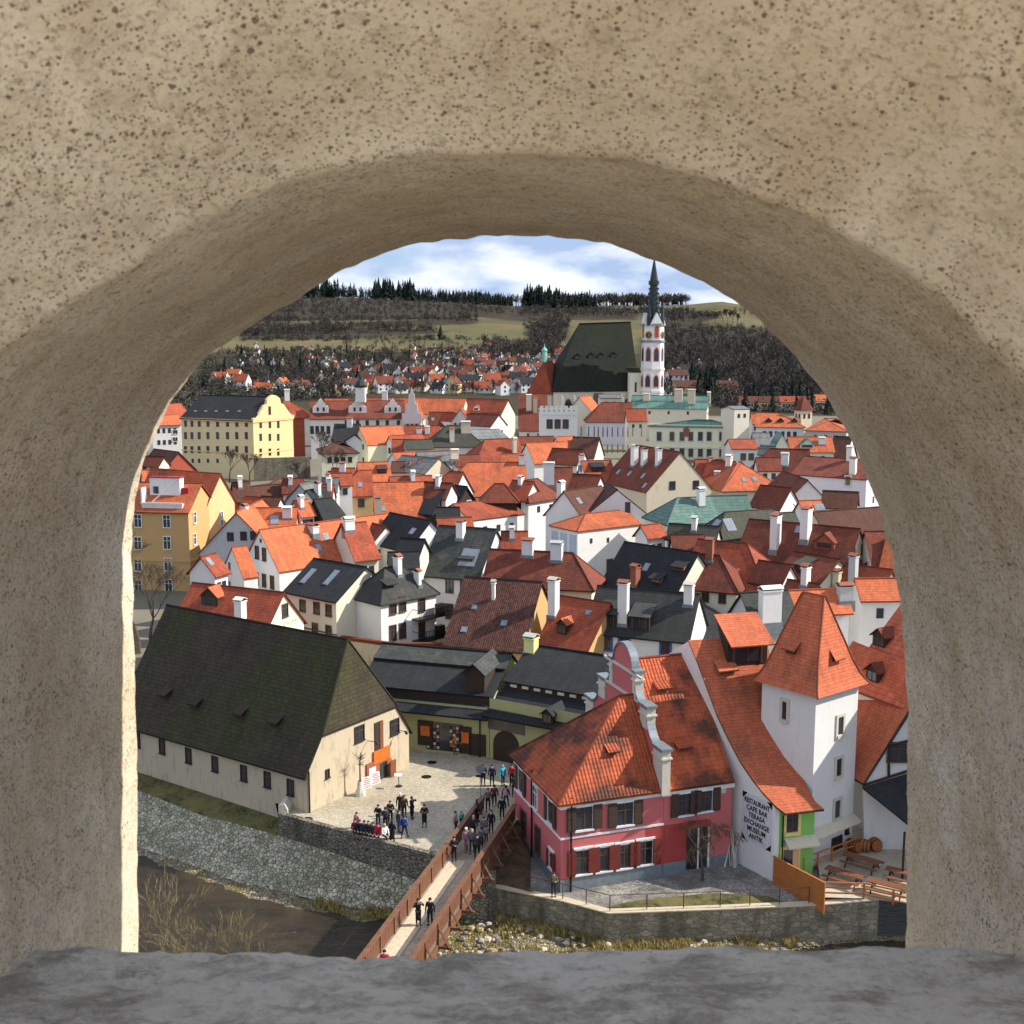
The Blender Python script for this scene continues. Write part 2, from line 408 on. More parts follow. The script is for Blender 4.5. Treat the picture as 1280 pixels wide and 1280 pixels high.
    def chim(s, *items, mat='white', cap='brick', w=.6, d=.9):
        # (px, py of the foot on the roof, height)
        for it in items:
            h = s.hit(it[0], it[1])
            if not h: print('chimney off roof', s.root['label'], it); continue
            p = h[1]; H = it[2]; ww = it[3] if len(it) > 3 else w; mt = it[4] if len(it) > 4 else mat
            b = MB(); b.box(-ww / 2, ww / 2, -d / 2, d / 2, -1.2, H, 0); b.box(-ww / 2 - .08, ww / 2 + .08, -d / 2 - .08, d / 2 + .08, H, H + .12, 0)
            b.box(-ww / 2 + .05, ww / 2 - .05, -d / 2 + .05, d / 2 - .05, H + .12, H + .3, 2)
            b.slab([(-ww / 2 - .1, -d / 2 - .1, H + .3), (ww / 2 + .1, -d / 2 - .1, H + .3), (ww / 2 + .1, 0, H + .55), (-ww / 2 - .1, 0, H + .55)], .06, 1)
            b.slab([(ww / 2 + .1, d / 2 + .1, H + .3), (-ww / 2 - .1, d / 2 + .1, H + .3), (-ww / 2 - .1, 0, H + .55), (ww / 2 + .1, 0, H + .55)], .06, 1)
            b.box(-ww / 2 - .12, ww / 2 + .12, -d / 2 - .12, d / 2 + .12, -1.3, -.22, 3)
            cap = rnd.choice(('brick', 'white', 'grey', 'brick', 'stone')) if not mt == 'brick' else 'brick'
            b.build('chimney', [MT[mt], MT[cap], MT['wood'], MT['lead']], s.roof, p)
        return s
    def skyl(s, *items, w=.8, h=1.1):
        for it in items:
            hh = s.hit(it[0], it[1])
            if not hh: continue
            p, n = hh[1], hh[2]; ww = it[2] if len(it) > 2 else w; wh = it[3] if len(it) > 3 else h
            sv = (Vector((0, 0, 1)) - n * n.z).normalized(); u = sv.cross(n)
            Mx = Matrix((u, sv, n)).transposed().to_4x4(); Mx.translation = p
            b = MB()
            b.box(-ww / 2, ww / 2, -wh / 2, wh / 2, -.05, .07, 0, Mx); b.box(-ww / 2 + .1, ww / 2 - .1, -wh / 2 + .1, wh / 2 - .1, .07, .085, 1, Mx)
            b.build('skylight', [MT['lead'], MT['sky']], s.roof)
        return s
    def dorm(s, *items, kind='shed', w=1.5, h=1.0, roof=None, face='wood', over=.25, glass=True):
        for it in items:
            hh = s.hit(it[0], it[1])
            if not hh: print('dormer off roof', s.root['label'], it); continue
            p, n = hh[1], hh[2]; ww = it[2] if len(it) > 2 else w; H = it[3] if len(it) > 3 else h
            out = Vector((n.x, n.y, 0)).normalized(); tn = math.hypot(n.x, n.y) / n.z
            rz = math.atan2(out.y, out.x) + math.pi / 2
            b = MB(); x = ww / 2
            if kind == 'shed':
                k = .35 * tn; dp = H / (tn - k)
                # side walls
                b.poly([(-x, 0, 0), (x, 0, 0), (x, 0, H), (-x, 0, H)], 0)
                for sx in (-x, x): b.poly([(sx, 0, 0), (sx, dp, dp * tn), (sx, 0, H)], 0); b.poly([(sx, 0, -.3), (sx, 0, 0), (sx, dp, dp * tn), (sx, dp, dp * tn - .3)], 0)
                b.slab([(-x - .15, -over, H - k * over + .06), (x + .15, -over, H - k * over + .06), (x + .15, dp + .1, H + k * dp + .1), (-x - .15, dp + .1, H + k * dp + .1)], .1, 1)
            else:
                g = x * .8; dp = H / tn; dr = (H + g) / tn
                b.poly([(-x, 0, 0), (x, 0, 0), (x, 0, H), (0, 0, H + g), (-x, 0, H)], 0)
                for sx in (-x, x): b.poly([(sx, 0, 0), (sx, dp, H), (sx, 0, H)], 0)
                for sg in (-1, 1):
                    e_ = over * .8
                    b.slab([(sg * (x + .15), -e_, H - .1), (0, -e_, H + g + .06), (0, dr + .1, H + g + .06), (sg * (x + .15), dp + .05, H - .1)], .1, 1)
            if glass:
                b.box(-x * .65, x * .65, -.05, .0, H * .15, H * .85, 2)
                b.box(-.03, .03, -.08, -.04, H * .15, H * .85, 3)
                b.box(-x * .75, -x * .65, -.08, 0, H * .08, H * .92, 3); b.box(x * .65, x * .75, -.08, 0, H * .08, H * .92, 3)
            b.build('dormer', [MT[face], roof or s.roof.data.materials[0], MT['glass'], MT['bframe']], s.roof, p, rz)
        return s
    def band(s, z, mat='wframe', faces='frl', h=.2, d=.08, name='cornice'):
        b = MB(); z -= s.zg
        if 'f' in faces: b.box(-d, s.L + d, -d, -.001, z, z + h)
        if 'r' in faces: b.box(s.L + .001, s.L + d, .0, s.W, z, z + h)
        if 'l' in faces: b.box(-d, -.001, .0, s.W, z, z + h)
        b.build(name, [MT[mat]], s.root); return s
    def pipe(s, f, u, mat='metal', top=.1, bot=0):
        b = MB(); x, y = (u, -.1) if f == 'f' else ((s.L + .1, u) if f == 'r' else (-.1, u))
        b.tube((x, y, bot), (x, y, s.ze - top), .07, n=5); b.build('downpipe', [MT[mat]], s.root); return s

# distance of an eave / a ridge seen at a given image row (the town climbs away from the river in even steps)
DE = [(515, 340), (530, 300), (545, 270), (560, 250), (580, 225), (600, 205), (620, 190), (655, 168), (690, 150), (718, 137), (743, 127), (751, 122.5), (800, 121), (812, 117), (850, 106)]
DR = [(492, 362), (500, 350), (515, 315), (530, 282), (545, 252), (560, 228), (580, 203), (600, 183), (620, 167), (650, 148), (684, 134), (740, 126), (760, 118)]
def solve_corners(A, B, C, he, zabs=None):
    ze = zabs
    if zabs is None: ym = (A[1] + B[1]) / 2; ze = PY((A[0] + B[0]) / 2, ym, interp(ym, DE)).z
    a, b = P(A[0], A[1], ze), P(B[0], B[1], ze)
    W = None
    if C is not None:
        c = P(C[0], C[1], ze); d = (b - a).normalized(); n = Vector((-d.y, d.x, 0)); W = abs((c - a).dot(n))
    return a, b, W, ze
def HE(label, A, B, C=None, ry=None, W=None, he=6.0, pitch=1.0, ze=None, zr=None, axis='p', ends=('g', 'g'), **k):
    """front eave corners A, B; C = far corner or W = depth; ry = image row of the ridge above the middle"""
    a, b, w, z = solve_corners(A, B, C, he, ze)
    if w is not None and W is None: W = w
    d = (b - a).normalized(); n = Vector((-d.y, d.x, 0)); m = (a + b) / 2; yr = k.get('yr', .5)
    if axis == 'p':
        if W is None:
            lo, hi = 3, 40
            for _ in range(40):
                W = (lo + hi) / 2; q = m + n * W * yr; q.z = z + W * yr * pitch
                if Q(q)[1] > ry: lo = W
                else: hi = W
        if zr is None:
            if ry is None: zr = z + W * yr * pitch
            else:
                q = m + n * W * yr; lo, hi = z, z + 25
                for _ in range(40):
                    zr = (lo + hi) / 2; q.z = zr
                    if Q(q)[1] > ry: lo = zr
                    else: hi = zr
                zr = min(zr, z + W * yr * 1.9)
    else:
        if zr is None:
            lo, hi = z, z + 25; q = Vector(m)
            for _ in range(40):
                zr = (lo + hi) / 2; q.z = zr
                if Q(q)[1] > ry: lo = zr
                else: hi = zr
            zr = max(z + 1.2, min(zr, z + (b - a).length * 1.1))
    g = min(z - 3, G(m.x, m.y))
    return House(label, a, b, W, g, z, zr, axis=axis, ends=ends, **k)
def HR(label, x1, y1, x2, y2, ey, hr=10.5, pitch=1.0, zr=None, ends=('g', 'g'), **k):
    """ridge ends and image row of the front eave below the middle"""
    ym = (y1 + y2) / 2
    z = zr if ym < 480 or ym > 720 else PY((x1 + x2) / 2, ym, interp(ym, DR)).z
    a, b = P(x1, y1, z), P(x2, y2, z); d = (b - a).normalized(); n = Vector((-d.y, d.x, 0)); m = (a + b) / 2
    lo, hi = 1, 14
    for _ in range(40):
        w = (lo + hi) / 2; q = m - n * w; q.z = z - w * pitch
        if Q(q)[1] < ey: lo = w
        else: hi = w
    i0 = -.25 if ends[0] == 'g' else w * .9; i1 = -.25 if ends[1] == 'g' else w * .9
    e2 = ('g' if ends[0] == 'g' else ('h', w * .9), 'g' if ends[1] == 'g' else ('h', w * .9))
    A = a - n * w - d * i0; B = b - n * w + d * i1; ze = z - w * pitch
    g = min(ze - 2.5, G(m.x, m.y))
    return House(label, A, B, 2 * w, g, ze, z, ends=e2, **k)
# ================================================================ camera, sun, sky
cam = bpy.data.cameras.new('camera'); co = bpy.data.objects.new('camera', cam); COL.objects.link(co)
co.location = (0, 0, CH); co.rotation_euler = (R(90) - TH, 0, 0)
cam.sensor_fit = 'HORIZONTAL'; cam.sensor_width = 36; cam.lens = 36 * F / 1280; cam.clip_start = .05; cam.clip_end = 9000
cam.dof.use_dof = True; cam.dof.focus_distance = 90; cam.dof.aperture_fstop = 36.0
SC.camera = co
AZ, EL = R(5), R(36)          # sun on the right, a little ahead
PSI = 0
sd = Vector((math.cos(AZ) * math.cos(EL), math.sin(AZ) * math.cos(EL), math.sin(EL)))
sl = bpy.data.lights.new('sun', 'SUN'); sl.energy = 5.0; sl.angle = R(.5); sl.color = (1, .95, .86)
so = bpy.data.objects.new('sun', sl); COL.objects.link(so); so.rotation_euler = (-sd).to_track_quat('-Z', 'Y').to_euler(); so.location = (60, 10, 80)
W = bpy.data.worlds.new('World'); SC.world = W; W.use_nodes = True; wt = W.node_tree
bg = wt.nodes['Background']; bg.inputs['Strength'].default_value = .10
sky = wt.nodes.new('ShaderNodeTexSky'); sky.sky_type = 'NISHITA'; sky.sun_disc = False; sky.sun_elevation = EL; sky.sun_rotation = R(90) - AZ; sky.altitude = 500; sky.air_density = 1.2; sky.dust_density = .6; sky.ozone_density = 2
tc = wt.nodes.new('ShaderNodeTexCoord'); mp = wt.nodes.new('ShaderNodeMapping'); mp.inputs['Scale'].default_value = (3.4, 3.4, 9); mp.inputs['Location'].default_value = (1.25, .4, .55)
wt.links.new(tc.outputs['Generated'], mp.inputs[0])
nz = wt.nodes.new('ShaderNodeTexNoise'); nz.inputs['Scale'].default_value = 1.6; nz.inputs['Detail'].default_value = 7; nz.inputs['Roughness'].default_value = .52; nz.inputs['Distortion'].default_value = .3; wt.links.new(mp.outputs[0], nz.inputs['Vector'])
nz2 = wt.nodes.new('ShaderNodeTexNoise'); nz2.inputs['Scale'].default_value = 3.2; nz2.inputs['Detail'].default_value = 6; wt.links.new(mp.outputs[0], nz2.inputs['Vector'])
cr = wt.nodes.new('ShaderNodeValToRGB'); wt.links.new(nz2.outputs['Fac'], cr.inputs[0])
cr.color_ramp.elements[0].position = .42; cr.color_ramp.elements[0].color = (3.3, 4.3, 6.3, 1); cr.color_ramp.elements[1].position = .70; cr.color_ramp.elements[1].color = (9.5, 9.6, 9.8, 1)
mr = wt.nodes.new('ShaderNodeMapRange'); mr.inputs['From Min'].default_value = .34; mr.inputs['From Max'].default_value = .50; wt.links.new(nz.outputs['Fac'], mr.inputs['Value'])
tint = wt.nodes.new('ShaderNodeMix'); tint.data_type = 'RGBA'; tint.inputs[0].default_value = .55; wt.links.new(sky.outputs[0], tint.inputs[6]); tint.inputs[7].default_value = (2.4, 3.9, 7.4, 1)
mx = wt.nodes.new('ShaderNodeMix'); mx.data_type = 'RGBA'; wt.links.new(mr.outputs[0], mx.inputs[0]); wt.links.new(tint.outputs[2], mx.inputs[6]); wt.links.new(cr.outputs[0], mx.inputs[7]); wt.links.new(mx.outputs[2], bg.inputs['Color'])
SC.view_settings.view_transform = 'Standard'; SC.view_settings.look = 'None'; SC.view_settings.exposure = .50; SC.view_settings.gamma = 1
SC.cycles.max_bounces = 6; SC.cycles.diffuse_bounces = 3; SC.cycles.use_adaptive_sampling = True; SC.cycles.adaptive_threshold = .02; SC.cycles.glossy_bounces = 2; SC.cycles.transparent_max_bounces = 4

# ================================================================ the plastered arch of the lookout
RING = [(176, 1330), (176, 1190), (174.5, 1080), (173, 980), (171.5, 880), (170, 790), (168, 715), (168, 672), (172, 630), (180, 592), (194, 552), (212, 512), (236, 477), (266, 444), (300, 419), (340, 393), (378, 372), (405, 352), (440, 336), (480, 318), (520, 307), (560, 300), (600, 297), (640, 296), (690, 297), (735, 301), (780, 311), (815, 325), (850, 338), (890, 361), (930, 386), (966, 418), (1000, 455), (1030, 495), (1056, 540), (1078, 588), (1096, 636), (1109, 685), (1119, 738), (1126, 795), (1130, 860), (1131, 930), (1130, 1010), (1129, 1100), (1128, 1190), (1127, 1330)]
YO = 1.05
def catmull(pts, per):
    out = []; n = len(pts)
    for i in range(n - 1):
        p0, p1, p2, p3 = pts[max(0, i - 1)], pts[i], pts[i + 1], pts[min(n - 1, i + 2)]
        for k in range(per):
            t = k / per
            out.append(tuple(.5 * ((2 * b) + (-a + c) * t + (2 * a - 5 * b + 4 * c - d) * t * t + (-a + 3 * b - 3 * c + d) * t ** 3) for a, b, c, d in zip(p0, p1, p2, p3)))
    out.append(pts[-1]); return out
WN = Vector((math.sin(PSI), math.cos(PSI), 0)); WE = Vector((math.cos(PSI), -math.sin(PSI), 0)); WC_ = YO * math.cos(PSI)
def onwall(px, py):
    d = ray(px, py); p = d * (WC_ / d.dot(WN)); return (p.dot(WE), p.z + CH)
base = [onwall(px, py) for px, py in RING]
base = catmull(base, 9); NB = len(base)
nrm = []
for i in range(NB):
    a = base[max(0, i - 6)]; b = base[min(NB - 1, i + 6)]; dx, dz = b[0] - a[0], b[1] - a[1]; l_ = math.hypot(dx, dz); nrm.append((-dz / l_, dx / l_))
prof = [(YO, 3.2), (YO, .9), (YO, .3), (YO, .1), (YO, .03), (YO, .008), (YO - .002, .002)] + [(YO - .008 - (YO - .62) * t / 46, 0.0 - .004 * math.sin(3.1 * t / 46)) for t in range(0, 47)] + [(.600, .0), (.594, .0004), (.590, .003), (.586, .0068), (.580, .0115), (.572, .0175), (.562, .0245), (.55, .033), (.537, .042), (.524, .0515), (.51, .062), (.496, .0725), (.481, .084), (.466, .096), (.45, .109), (.434, .123), (.419, .138), (.406, .155), (.396, .175), (.389, .2), (.385, .25), (.383, .34), (.382, .5), (.382, .9), (.382, 3.2)]
vs = []; fs = []
for j, (yy, off) in enumerate(prof):
    for i in range(NB):
        x = base[i][0] - nrm[i][0] * -off; z = base[i][1] + nrm[i][1] * off
        p = Vector((x, yy, z))
        if .3 < yy < YO + .1 and off < .6:
            q = Vector((x, yy, z)) * 1.0
            d = noise.noise(q * 3.1) * (.002 + .004 * (yy < .6)) + noise.noise(q * 9) * (.0012 + .0023 * (yy < .6)) + noise.noise(q * 31) * .0013 + noise.noise(q * 90) * .0007
            if abs(yy - YO) < .02: d += noise.noise(q * 55) * .0022
            p.x += nrm[i][0] * d; p.z += nrm[i][1] * d; p.y += d * .5
        vs.append(WE * p.x + WN * (p.y - YO + WC_) + Vector((0, 0, p.z)))
for j in range(len(prof) - 1):
    for i in range(NB - 1):
        a = j * NB + i; fs.append((a, a + NB, a + NB + 1, a + 1))
me = bpy.data.meshes.new('plaster_arch'); me.from_pydata([tuple(v) for v in vs], [], fs)
me.polygons.foreach_set('use_smooth', [True] * len(fs))
pm = NT('old_lime_plaster', .95, .1); n1 = pm.noise(2.2, 6, .65); n2 = pm.noise(14, 5, .7); n3 = pm.noise(60, 4, .7)
cc = pm.mix(pm.ramp(n1, .3, .7), (.67, .54, .385), (.82, .72, .565)); cc = pm.mix(pm.ramp(n2, .35, .7), pm.mix(1, cc, (.82, .80, .76), 'MULTIPLY'), cc)
cc = pm.mix(pm.math('MULTIPLY', pm.ramp(n3, .52, .68), .35), cc, (.26, .20, .13))
cc = pm.mix(pm.math('MULTIPLY', pm.ramp(pm.noise(10, 6, .75, dist=.6), .5, .66), .55), cc, (.52, .38, .24)); cc = pm.mix(pm.math('MULTIPLY', pm.ramp(pm.noise(3.1, 5, .7, dist=.4), .52, .68), .4), cc, (.90, .84, .72))
# grit: dark pits of several sizes, denser in patches
dens = pm.ramp(pm.noise(5, 4, .6), .35, .62, .10, .85)
def pits(scale, r0, seedmul):
    vn = pm.n('ShaderNodeTexVoronoi', feature='F1'); vn.inputs['Scale'].default_value = scale
    wv = pm.n('ShaderNodeVectorMath', operation='ADD'); pm.l(pm.tc(), wv.inputs[0]); sc_ = pm.n('ShaderNodeVectorMath', operation='SCALE'); pm.l(pm.noise(scale * 1.5, 2, .5, out='Color'), sc_.inputs[0]); sc_.inputs['Scale'].default_value = .6 / scale; pm.l(sc_.outputs[0], wv.inputs[1]); pm.l(wv.outputs[0], vn.inputs['Vector'])
    sp = pm.n('ShaderNodeSeparateColor'); pm.l(vn.outputs['Color'], sp.inputs[0])
    size = pm.math('MULTIPLY', pm.math('POWER', sp.outputs[0], seedmul), r0)
    on = pm.math('LESS_THAN', sp.outputs[1], dens)
    return pm.math('MULTIPLY', pm.ramp(pm.math('SUBTRACT', vn.outputs['Distance'], size), -.06, .05, 1, 0), on)
cc = pm.mix(pm.math('MULTIPLY', pm.ramp(pm.noise(320, 3, .6), .54, .64), .5), cc, (.20, .145, .085)); cc = pm.mix(pm.math('MULTIPLY', pm.ramp(pm.noise(130, 4, .7), .57, .68), .45), cc, (.24, .175, .105)); cc = pm.mix(pm.math('MULTIPLY', pm.ramp(pm.noise(4, 5, .7), .5, .7), .35), cc, (.36, .26, .155))
pt = pm.math('MAXIMUM', pits(520, .46, 1.0), pits(230, .34, 2.4))
cc = pm.mix(pm.math('MULTIPLY', pt, .8), cc, (.10, .066, .04))
st = pm.ramp(pm.noise(6, 5, .7, pm.vmap(pm.tc(), (3, 3, .45))), .55, .75)
cc = pm.mix(pm.math('MULTIPLY', st, .3), cc, (.28, .22, .15))
hh = pm.math('SUBTRACT', pm.math('ADD', pm.math('MULTIPLY', n3, .5), pm.noise(260, 3, .7)), pm.math('MULTIPLY', pt, 2.2))
hh = pm.math('ADD', hh, pm.math('MULTIPLY', n2, 1.5))
pm.bump(hh, .55, .0022); pm.col(cc)
me.materials.append(pm.m)
arch = empty('lookout_wall', (0, YO, CH - 1.6), label='thick beige plaster wall with a round arched opening framing the whole view', cat='wall')
ao = bpy.data.objects.new('plaster_arch', me); COL.objects.link(ao); ao.parent = arch; ao.location = (0, -YO, -(CH - 1.6))
# stone sill
sm = NT('worn_grey_stone', .95, .1); a1 = sm.noise(9, 8, .78, sm.vmap(sm.tc(), (1, 1.3, 1))); a2 = sm.noise(75, 6, .75)
c_ = sm.mix(sm.ramp(a1, .42, .53), (.50, .45, .38), (.97, .91, .81)); c_ = sm.mix(sm.math('MULTIPLY', sm.ramp(a2, .52, .68), .6), c_, (.30, .275, .24)); c_ = sm.mix(sm.math('MULTIPLY', sm.ramp(sm.noise(34, 6, .75), .5, .66), .7), c_, (.86, .82, .74))
sm.bump(sm.math('ADD', a1, sm.math('MULTIPLY', a2, .8)), 1.0, .014); sm.col(c_)
NX, NY = 460, 90; vs = []; fs = []
for j in range(NY + 1):
    for i in range(NX + 1):
        x = -.95 + 1.9 * i / NX; y = .25 + (.80 - .25) * min(1, j / (NY - 14)); z = CH - .443 + (.80 - y) * .22
        q = Vector((x, y, 0))
        z += noise.noise(q * 4) * .010 + noise.noise(q * 13) * .007 + noise.noise(q * 40) * .0035 + noise.noise(q * 110) * .0015 + .008 * x
        if j > NY - 14:
            k = (j - (NY - 14)) / 14; z -= .20 * k * k + .02 * k; y += .02 * math.sin(k * 1.57) + noise.noise(q * 25 + Vector((0, 0, k * 3))) * .006
        vs.append((x, y, z))
for j in range(NY):
    for i in range(NX):
        a = j * (NX + 1) + i; fs.append((a, a + 1, a + NX + 2, a + NX + 1))
me = bpy.data.meshes.new('sill'); me.from_pydata(vs, [], fs); me.polygons.foreach_set('use_smooth', [True] * len(fs)); me.materials.append(sm.m)
o = bpy.data.objects.new('sill', me); COL.objects.link(o); o.parent = arch; o.location = (0, -YO, -(CH - 1.6)); o['label'] = 'rough grey stone sill at the foot of the arch'
b = MB(); b.box(-12, 12, -12, .38, CH - 1.75, CH - 1.6); tag(b.build('gallery_bounce_floor', [flat('pale_bounce_paving', (.70, .63, .50))]), kind='structure')  # unseen floor, enlarged and made pale to bounce sunlight onto the arch

# ================================================================ ground
def ground_mat():
    m = NT('cobbled_ground', .95, .1)
    v = m.voro(5.5, feature='DISTANCE_TO_EDGE'); vc = m.voro(5.5, out='Color')
    s_ = m.n('ShaderNodeSeparateColor'); m.l(vc, s_.inputs[0])
    c = m.mix(s_.outputs[0], (.40, .345, .25), (.55, .48, .36))
    c = m.mix(m.ramp(m.noise(.18, 5, .65), .35, .68), c, m.mix(1, c, (.72, .72, .70), 'MULTIPLY'))
    c = m.mix(m.ramp(v, 0, .07, .55, 0), c, (.16, .135, .10))
    c = m.mix(m.math('MULTIPLY', m.ramp(m.noise(1.1, 5, .75), .55, .75), .45), c, (.24, .215, .165))
    m.bump(m.ramp(v, 0, .12), .5, .02); return m.col(c)
cob = ground_mat()
def strip(name, front, back, mat, n=1, zj=0, wn=None, kind='structure', smooth=False, sub=1):
    """surface between two polylines with the same number of points"""
    fr, bk = front, back
    if sub > 1:
        def dens_(pl):
            o = []
            for a, b in zip(pl, pl[1:]):
                for k in range(sub): o.append(tuple(Vector(a).lerp(Vector(b), k / sub)))
            return o + [tuple(pl[-1])]
        fr, bk = dens_(fr), dens_(bk)
    v = []; f = []
    for i, (a, b) in enumerate(zip(fr, bk)):
        for j in range(n + 1):
            p = Vector(a).lerp(Vector(b), j / n)
            if zj and 0 < j < n: p.z += (noise.noise(p * .6) + .5 * noise.noise(p * 1.9)) * zj
            v.append(tuple(p))
    for i in range(len(fr) - 1):
        for j in range(n):
            k = i * (n + 1) + j; f.append((k, k + n + 1, k + n + 2, k + 1))
    me = bpy.data.meshes.new(name); me.from_pydata(v, [], f); me.materials.append(mat)
    if smooth: me.polygons.foreach_set('use_smooth', [True] * len(f))
    o = link(name, me); tag(o, kind=kind); return o
# edge of the upper square and streets
EDGE = [(-120, 153), (-90, 133), (-60, 113.5), (-32, 95.6), (-17.7, 85.2), (-17.45, 82.5), (-14, 80.4), (-9, 77.5), (-5.2, 75.35), (-1.7, 75.2), (-1.6, 75.9), (.4, 82), (1.35, 82.2), (1.5, 84.3), (6, 86), (14, 84), (24, 88), (60, 92), (160, 96)]
far_ = [(x * 1.6, 125, 0) for x, _ in EDGE]
far_ = [(-190, 160, 0), (-150, 150, 0), (-110, 140, 0), (-55, 125, 0)] + [(x * 1.7, 125, 0) for x, _ in EDGE[4:-1]] + [(190, 125, 0)]
strip('town_square', [(x, y, 0) for x, y in EDGE], far_, cob, n=6)
# far terrain with fields and woods
tv = []; tf = []; tcv = []
ys = [118 + 10 * i for i in range(45)] + [568 + 14 * i for i in range(110)] + [2110 + 60 * i for i in range(12)]
NXT = 150
WOOD = [[(300, 396), (330, 380), (400, 360), (470, 368), (560, 376), (640, 384), (700, 380), (800, 388), (800, 400), (700, 400), (655, 402), (600, 397), (560, 398), (500, 400), (400, 400), (330, 404)],
        [(300, 404), (420, 404), (520, 400), (597, 399), (597, 405), (500, 408), (300, 412)],
        [(300, 411), (430, 409), (540, 412), (560, 416), (430, 424), (300, 424)],
        [(660, 408), (690, 398), (710, 402), (705, 425), (660, 432)], [(690, 395), (720, 396), (720, 400), (690, 402)],
        [(820, 392), (880, 388), (905, 396), (870, 404), (960, 412), (1100, 400), (1100, 500), (960, 497), (900, 470), (830, 470), (815, 440), (818, 405)],
        [(605, 424), (700, 428), (700, 442), (610, 448)], [(700, 440), (735, 425), (735, 455), (700, 460)]]
FIELD2 = [[(870, 404), (930, 396), (1000, 400), (960, 414), (880, 416)]]
def inpoly(x, y, pl):
    r = False; m = len(pl)
    for i in range(m):
        a, b = pl[i], pl[(i + 1) % m]
        if (a[1] > y) != (b[1] > y) and x < (b[0] - a[0]) * (y - a[1]) / (b[1] - a[1]) + a[0]: r = not r
    return r
for y in ys:
    for i in range(NXT + 1):
        x = (-.62 + 1.24 * i / NXT) * (y + 60); z = G(x, y)
        if y < 120: z = -.004
        tv.append((x, y, z)); px, py = Q((x, y, z))
        nn = noise.noise(Vector((x * .01, y * .01, 0)))
        if y < 480: c = (.20, .18, .14)
        elif any(inpoly(px, py, w) for w in WOOD): c = (.045, .037, .026)
        elif py > 441 - 4 * nn or (px > 800 and py > 420): c = (.048, .043, .025)
        else:
            c = (.125, .105, .055) if nn > -.1 else (.10, .088, .045)
            if py > 404: c = (.115, .105, .05) if nn < .1 else (.14, .118, .06)
        tcv.append((*c, 1))
for j in range(len(ys) - 1):
    for i in range(NXT):
        a = j * (NXT + 1) + i; tf.append((a, a + 1, a + NXT + 2, a + NXT + 1))
me = bpy.data.meshes.new('hills'); me.from_pydata(tv, [], tf); ca = me.color_attributes.new('cover', 'FLOAT_COLOR', 'POINT'); ca.data.foreach_set('color', [c for q in tcv for c in q])
me.polygons.foreach_set('use_smooth', [True] * len(tf))
hm = NT('meadow_and_heath', .95, .1); at = hm.n('ShaderNodeAttribute', attribute_name='cover')
c_ = hm.mix(hm.ramp(hm.noise(.02, 5, .65), .3, .7), hm.mix(1, at.outputs['Color'], (.74, .76, .72), 'MULTIPLY'), hm.mix(1, at.outputs['Color'], (1.15, 1.1, 1.0), 'MULTIPLY'))
c_ = hm.mix(hm.math('MULTIPLY', hm.ramp(hm.noise(.15, 4, .7), .5, .75), .4), c_, (.09, .085, .04)); hm.col(c_)
me.materials.append(hm.m); tag(link('hills', me), kind='structure')

# river bank pieces
mgrass = NT('thin_grass', .95, .1); g1 = mgrass.noise(.5, 5, .7); mgrass.col(mgrass.mix(mgrass.ramp(mgrass.noise(2.6, 6, .8), .42, .62), mgrass.mix(mgrass.ramp(g1, .4, .6), (.030, .042, .010), (.17, .145, .04)), (.15, .125, .07))); mgrass.bump(mgrass.noise(14, 4), .8, .05)
def stones(name, c1, c2, gap, scale, stretch=(1, 1, 1), bd=.06, edge=.08, tint=None, drip=.65):
    m = NT(name, .9, .2); vec = m.vmap(m.tc(), stretch)
    wv = m.n('ShaderNodeVectorMath', operation='ADD'); m.l(vec, wv.inputs[0]); sc_ = m.n('ShaderNodeVectorMath', operation='SCALE'); m.l(m.noise(scale * .6, 2, .5, vec, 'Color'), sc_.inputs[0]); sc_.inputs['Scale'].default_value = .5 / scale; m.l(sc_.outputs[0], wv.inputs[1])
    e = m.voro(scale, wv.outputs[0], 'DISTANCE_TO_EDGE'); c = m.voro(scale, wv.outputs[0], 'F1', 'Color'); s_ = m.n('ShaderNodeSeparateColor'); m.l(c, s_.inputs[0])
    cc = m.mix(s_.outputs[0], c1, c2); cc = m.mix(m.math('MULTIPLY', m.ramp(m.noise(.5, 6, .7), .42, .68), .8), cc, tint or tuple(x * .55 for x in c1))
    cc = m.mix(m.math('MULTIPLY', m.ramp(m.noise(8, 4, .7), .5, .75), .4), cc, tuple(x * .6 for x in c1))
    cc = m.mix(m.math('MULTIPLY', m.ramp(m.noise(.8, 4, .6, m.vmap(m.tc(), (1, 1, .15))), .52, .66), drip), cc, tuple(x * .35 for x in c1)); cc = m.mix(m.ramp(e, edge * .3, edge, 1, 0), cc, gap); m.bump(m.math('ADD', m.ramp(e, 0, edge * 2), m.math('MULTIPLY', s_.outputs[1], .5)), .9, bd); return m.col(cc)
embm = stones('river_setts', (.26, .23, .15), (.60, .53, .39), (.095, .085, .055), 3.3, (1, 1, 1), .06, .06, (.16, .155, .085), drip=.2)
rubb = stones('rubble_wall', (.20, .175, .13), (.33, .29, .22), (.06, .05, .04), 3.0, (1, 1, 1.5), .08, .06, (.10, .085, .06))
quay = stones('quay_stone', (.22, .19, .13), (.36, .31, .22), (.14, .12, .08), 1.7, (1, 1, 1.7), .04, .03, (.075, .066, .042))
grav = NT('river_gravel', .9, .2); gv = grav.voro(4.2, feature='F1', out='Color'); gs = grav.n('ShaderNodeSeparateColor'); grav.l(gv, gs.inputs[0]); ge = grav.voro(4.2, feature='DISTANCE_TO_EDGE')
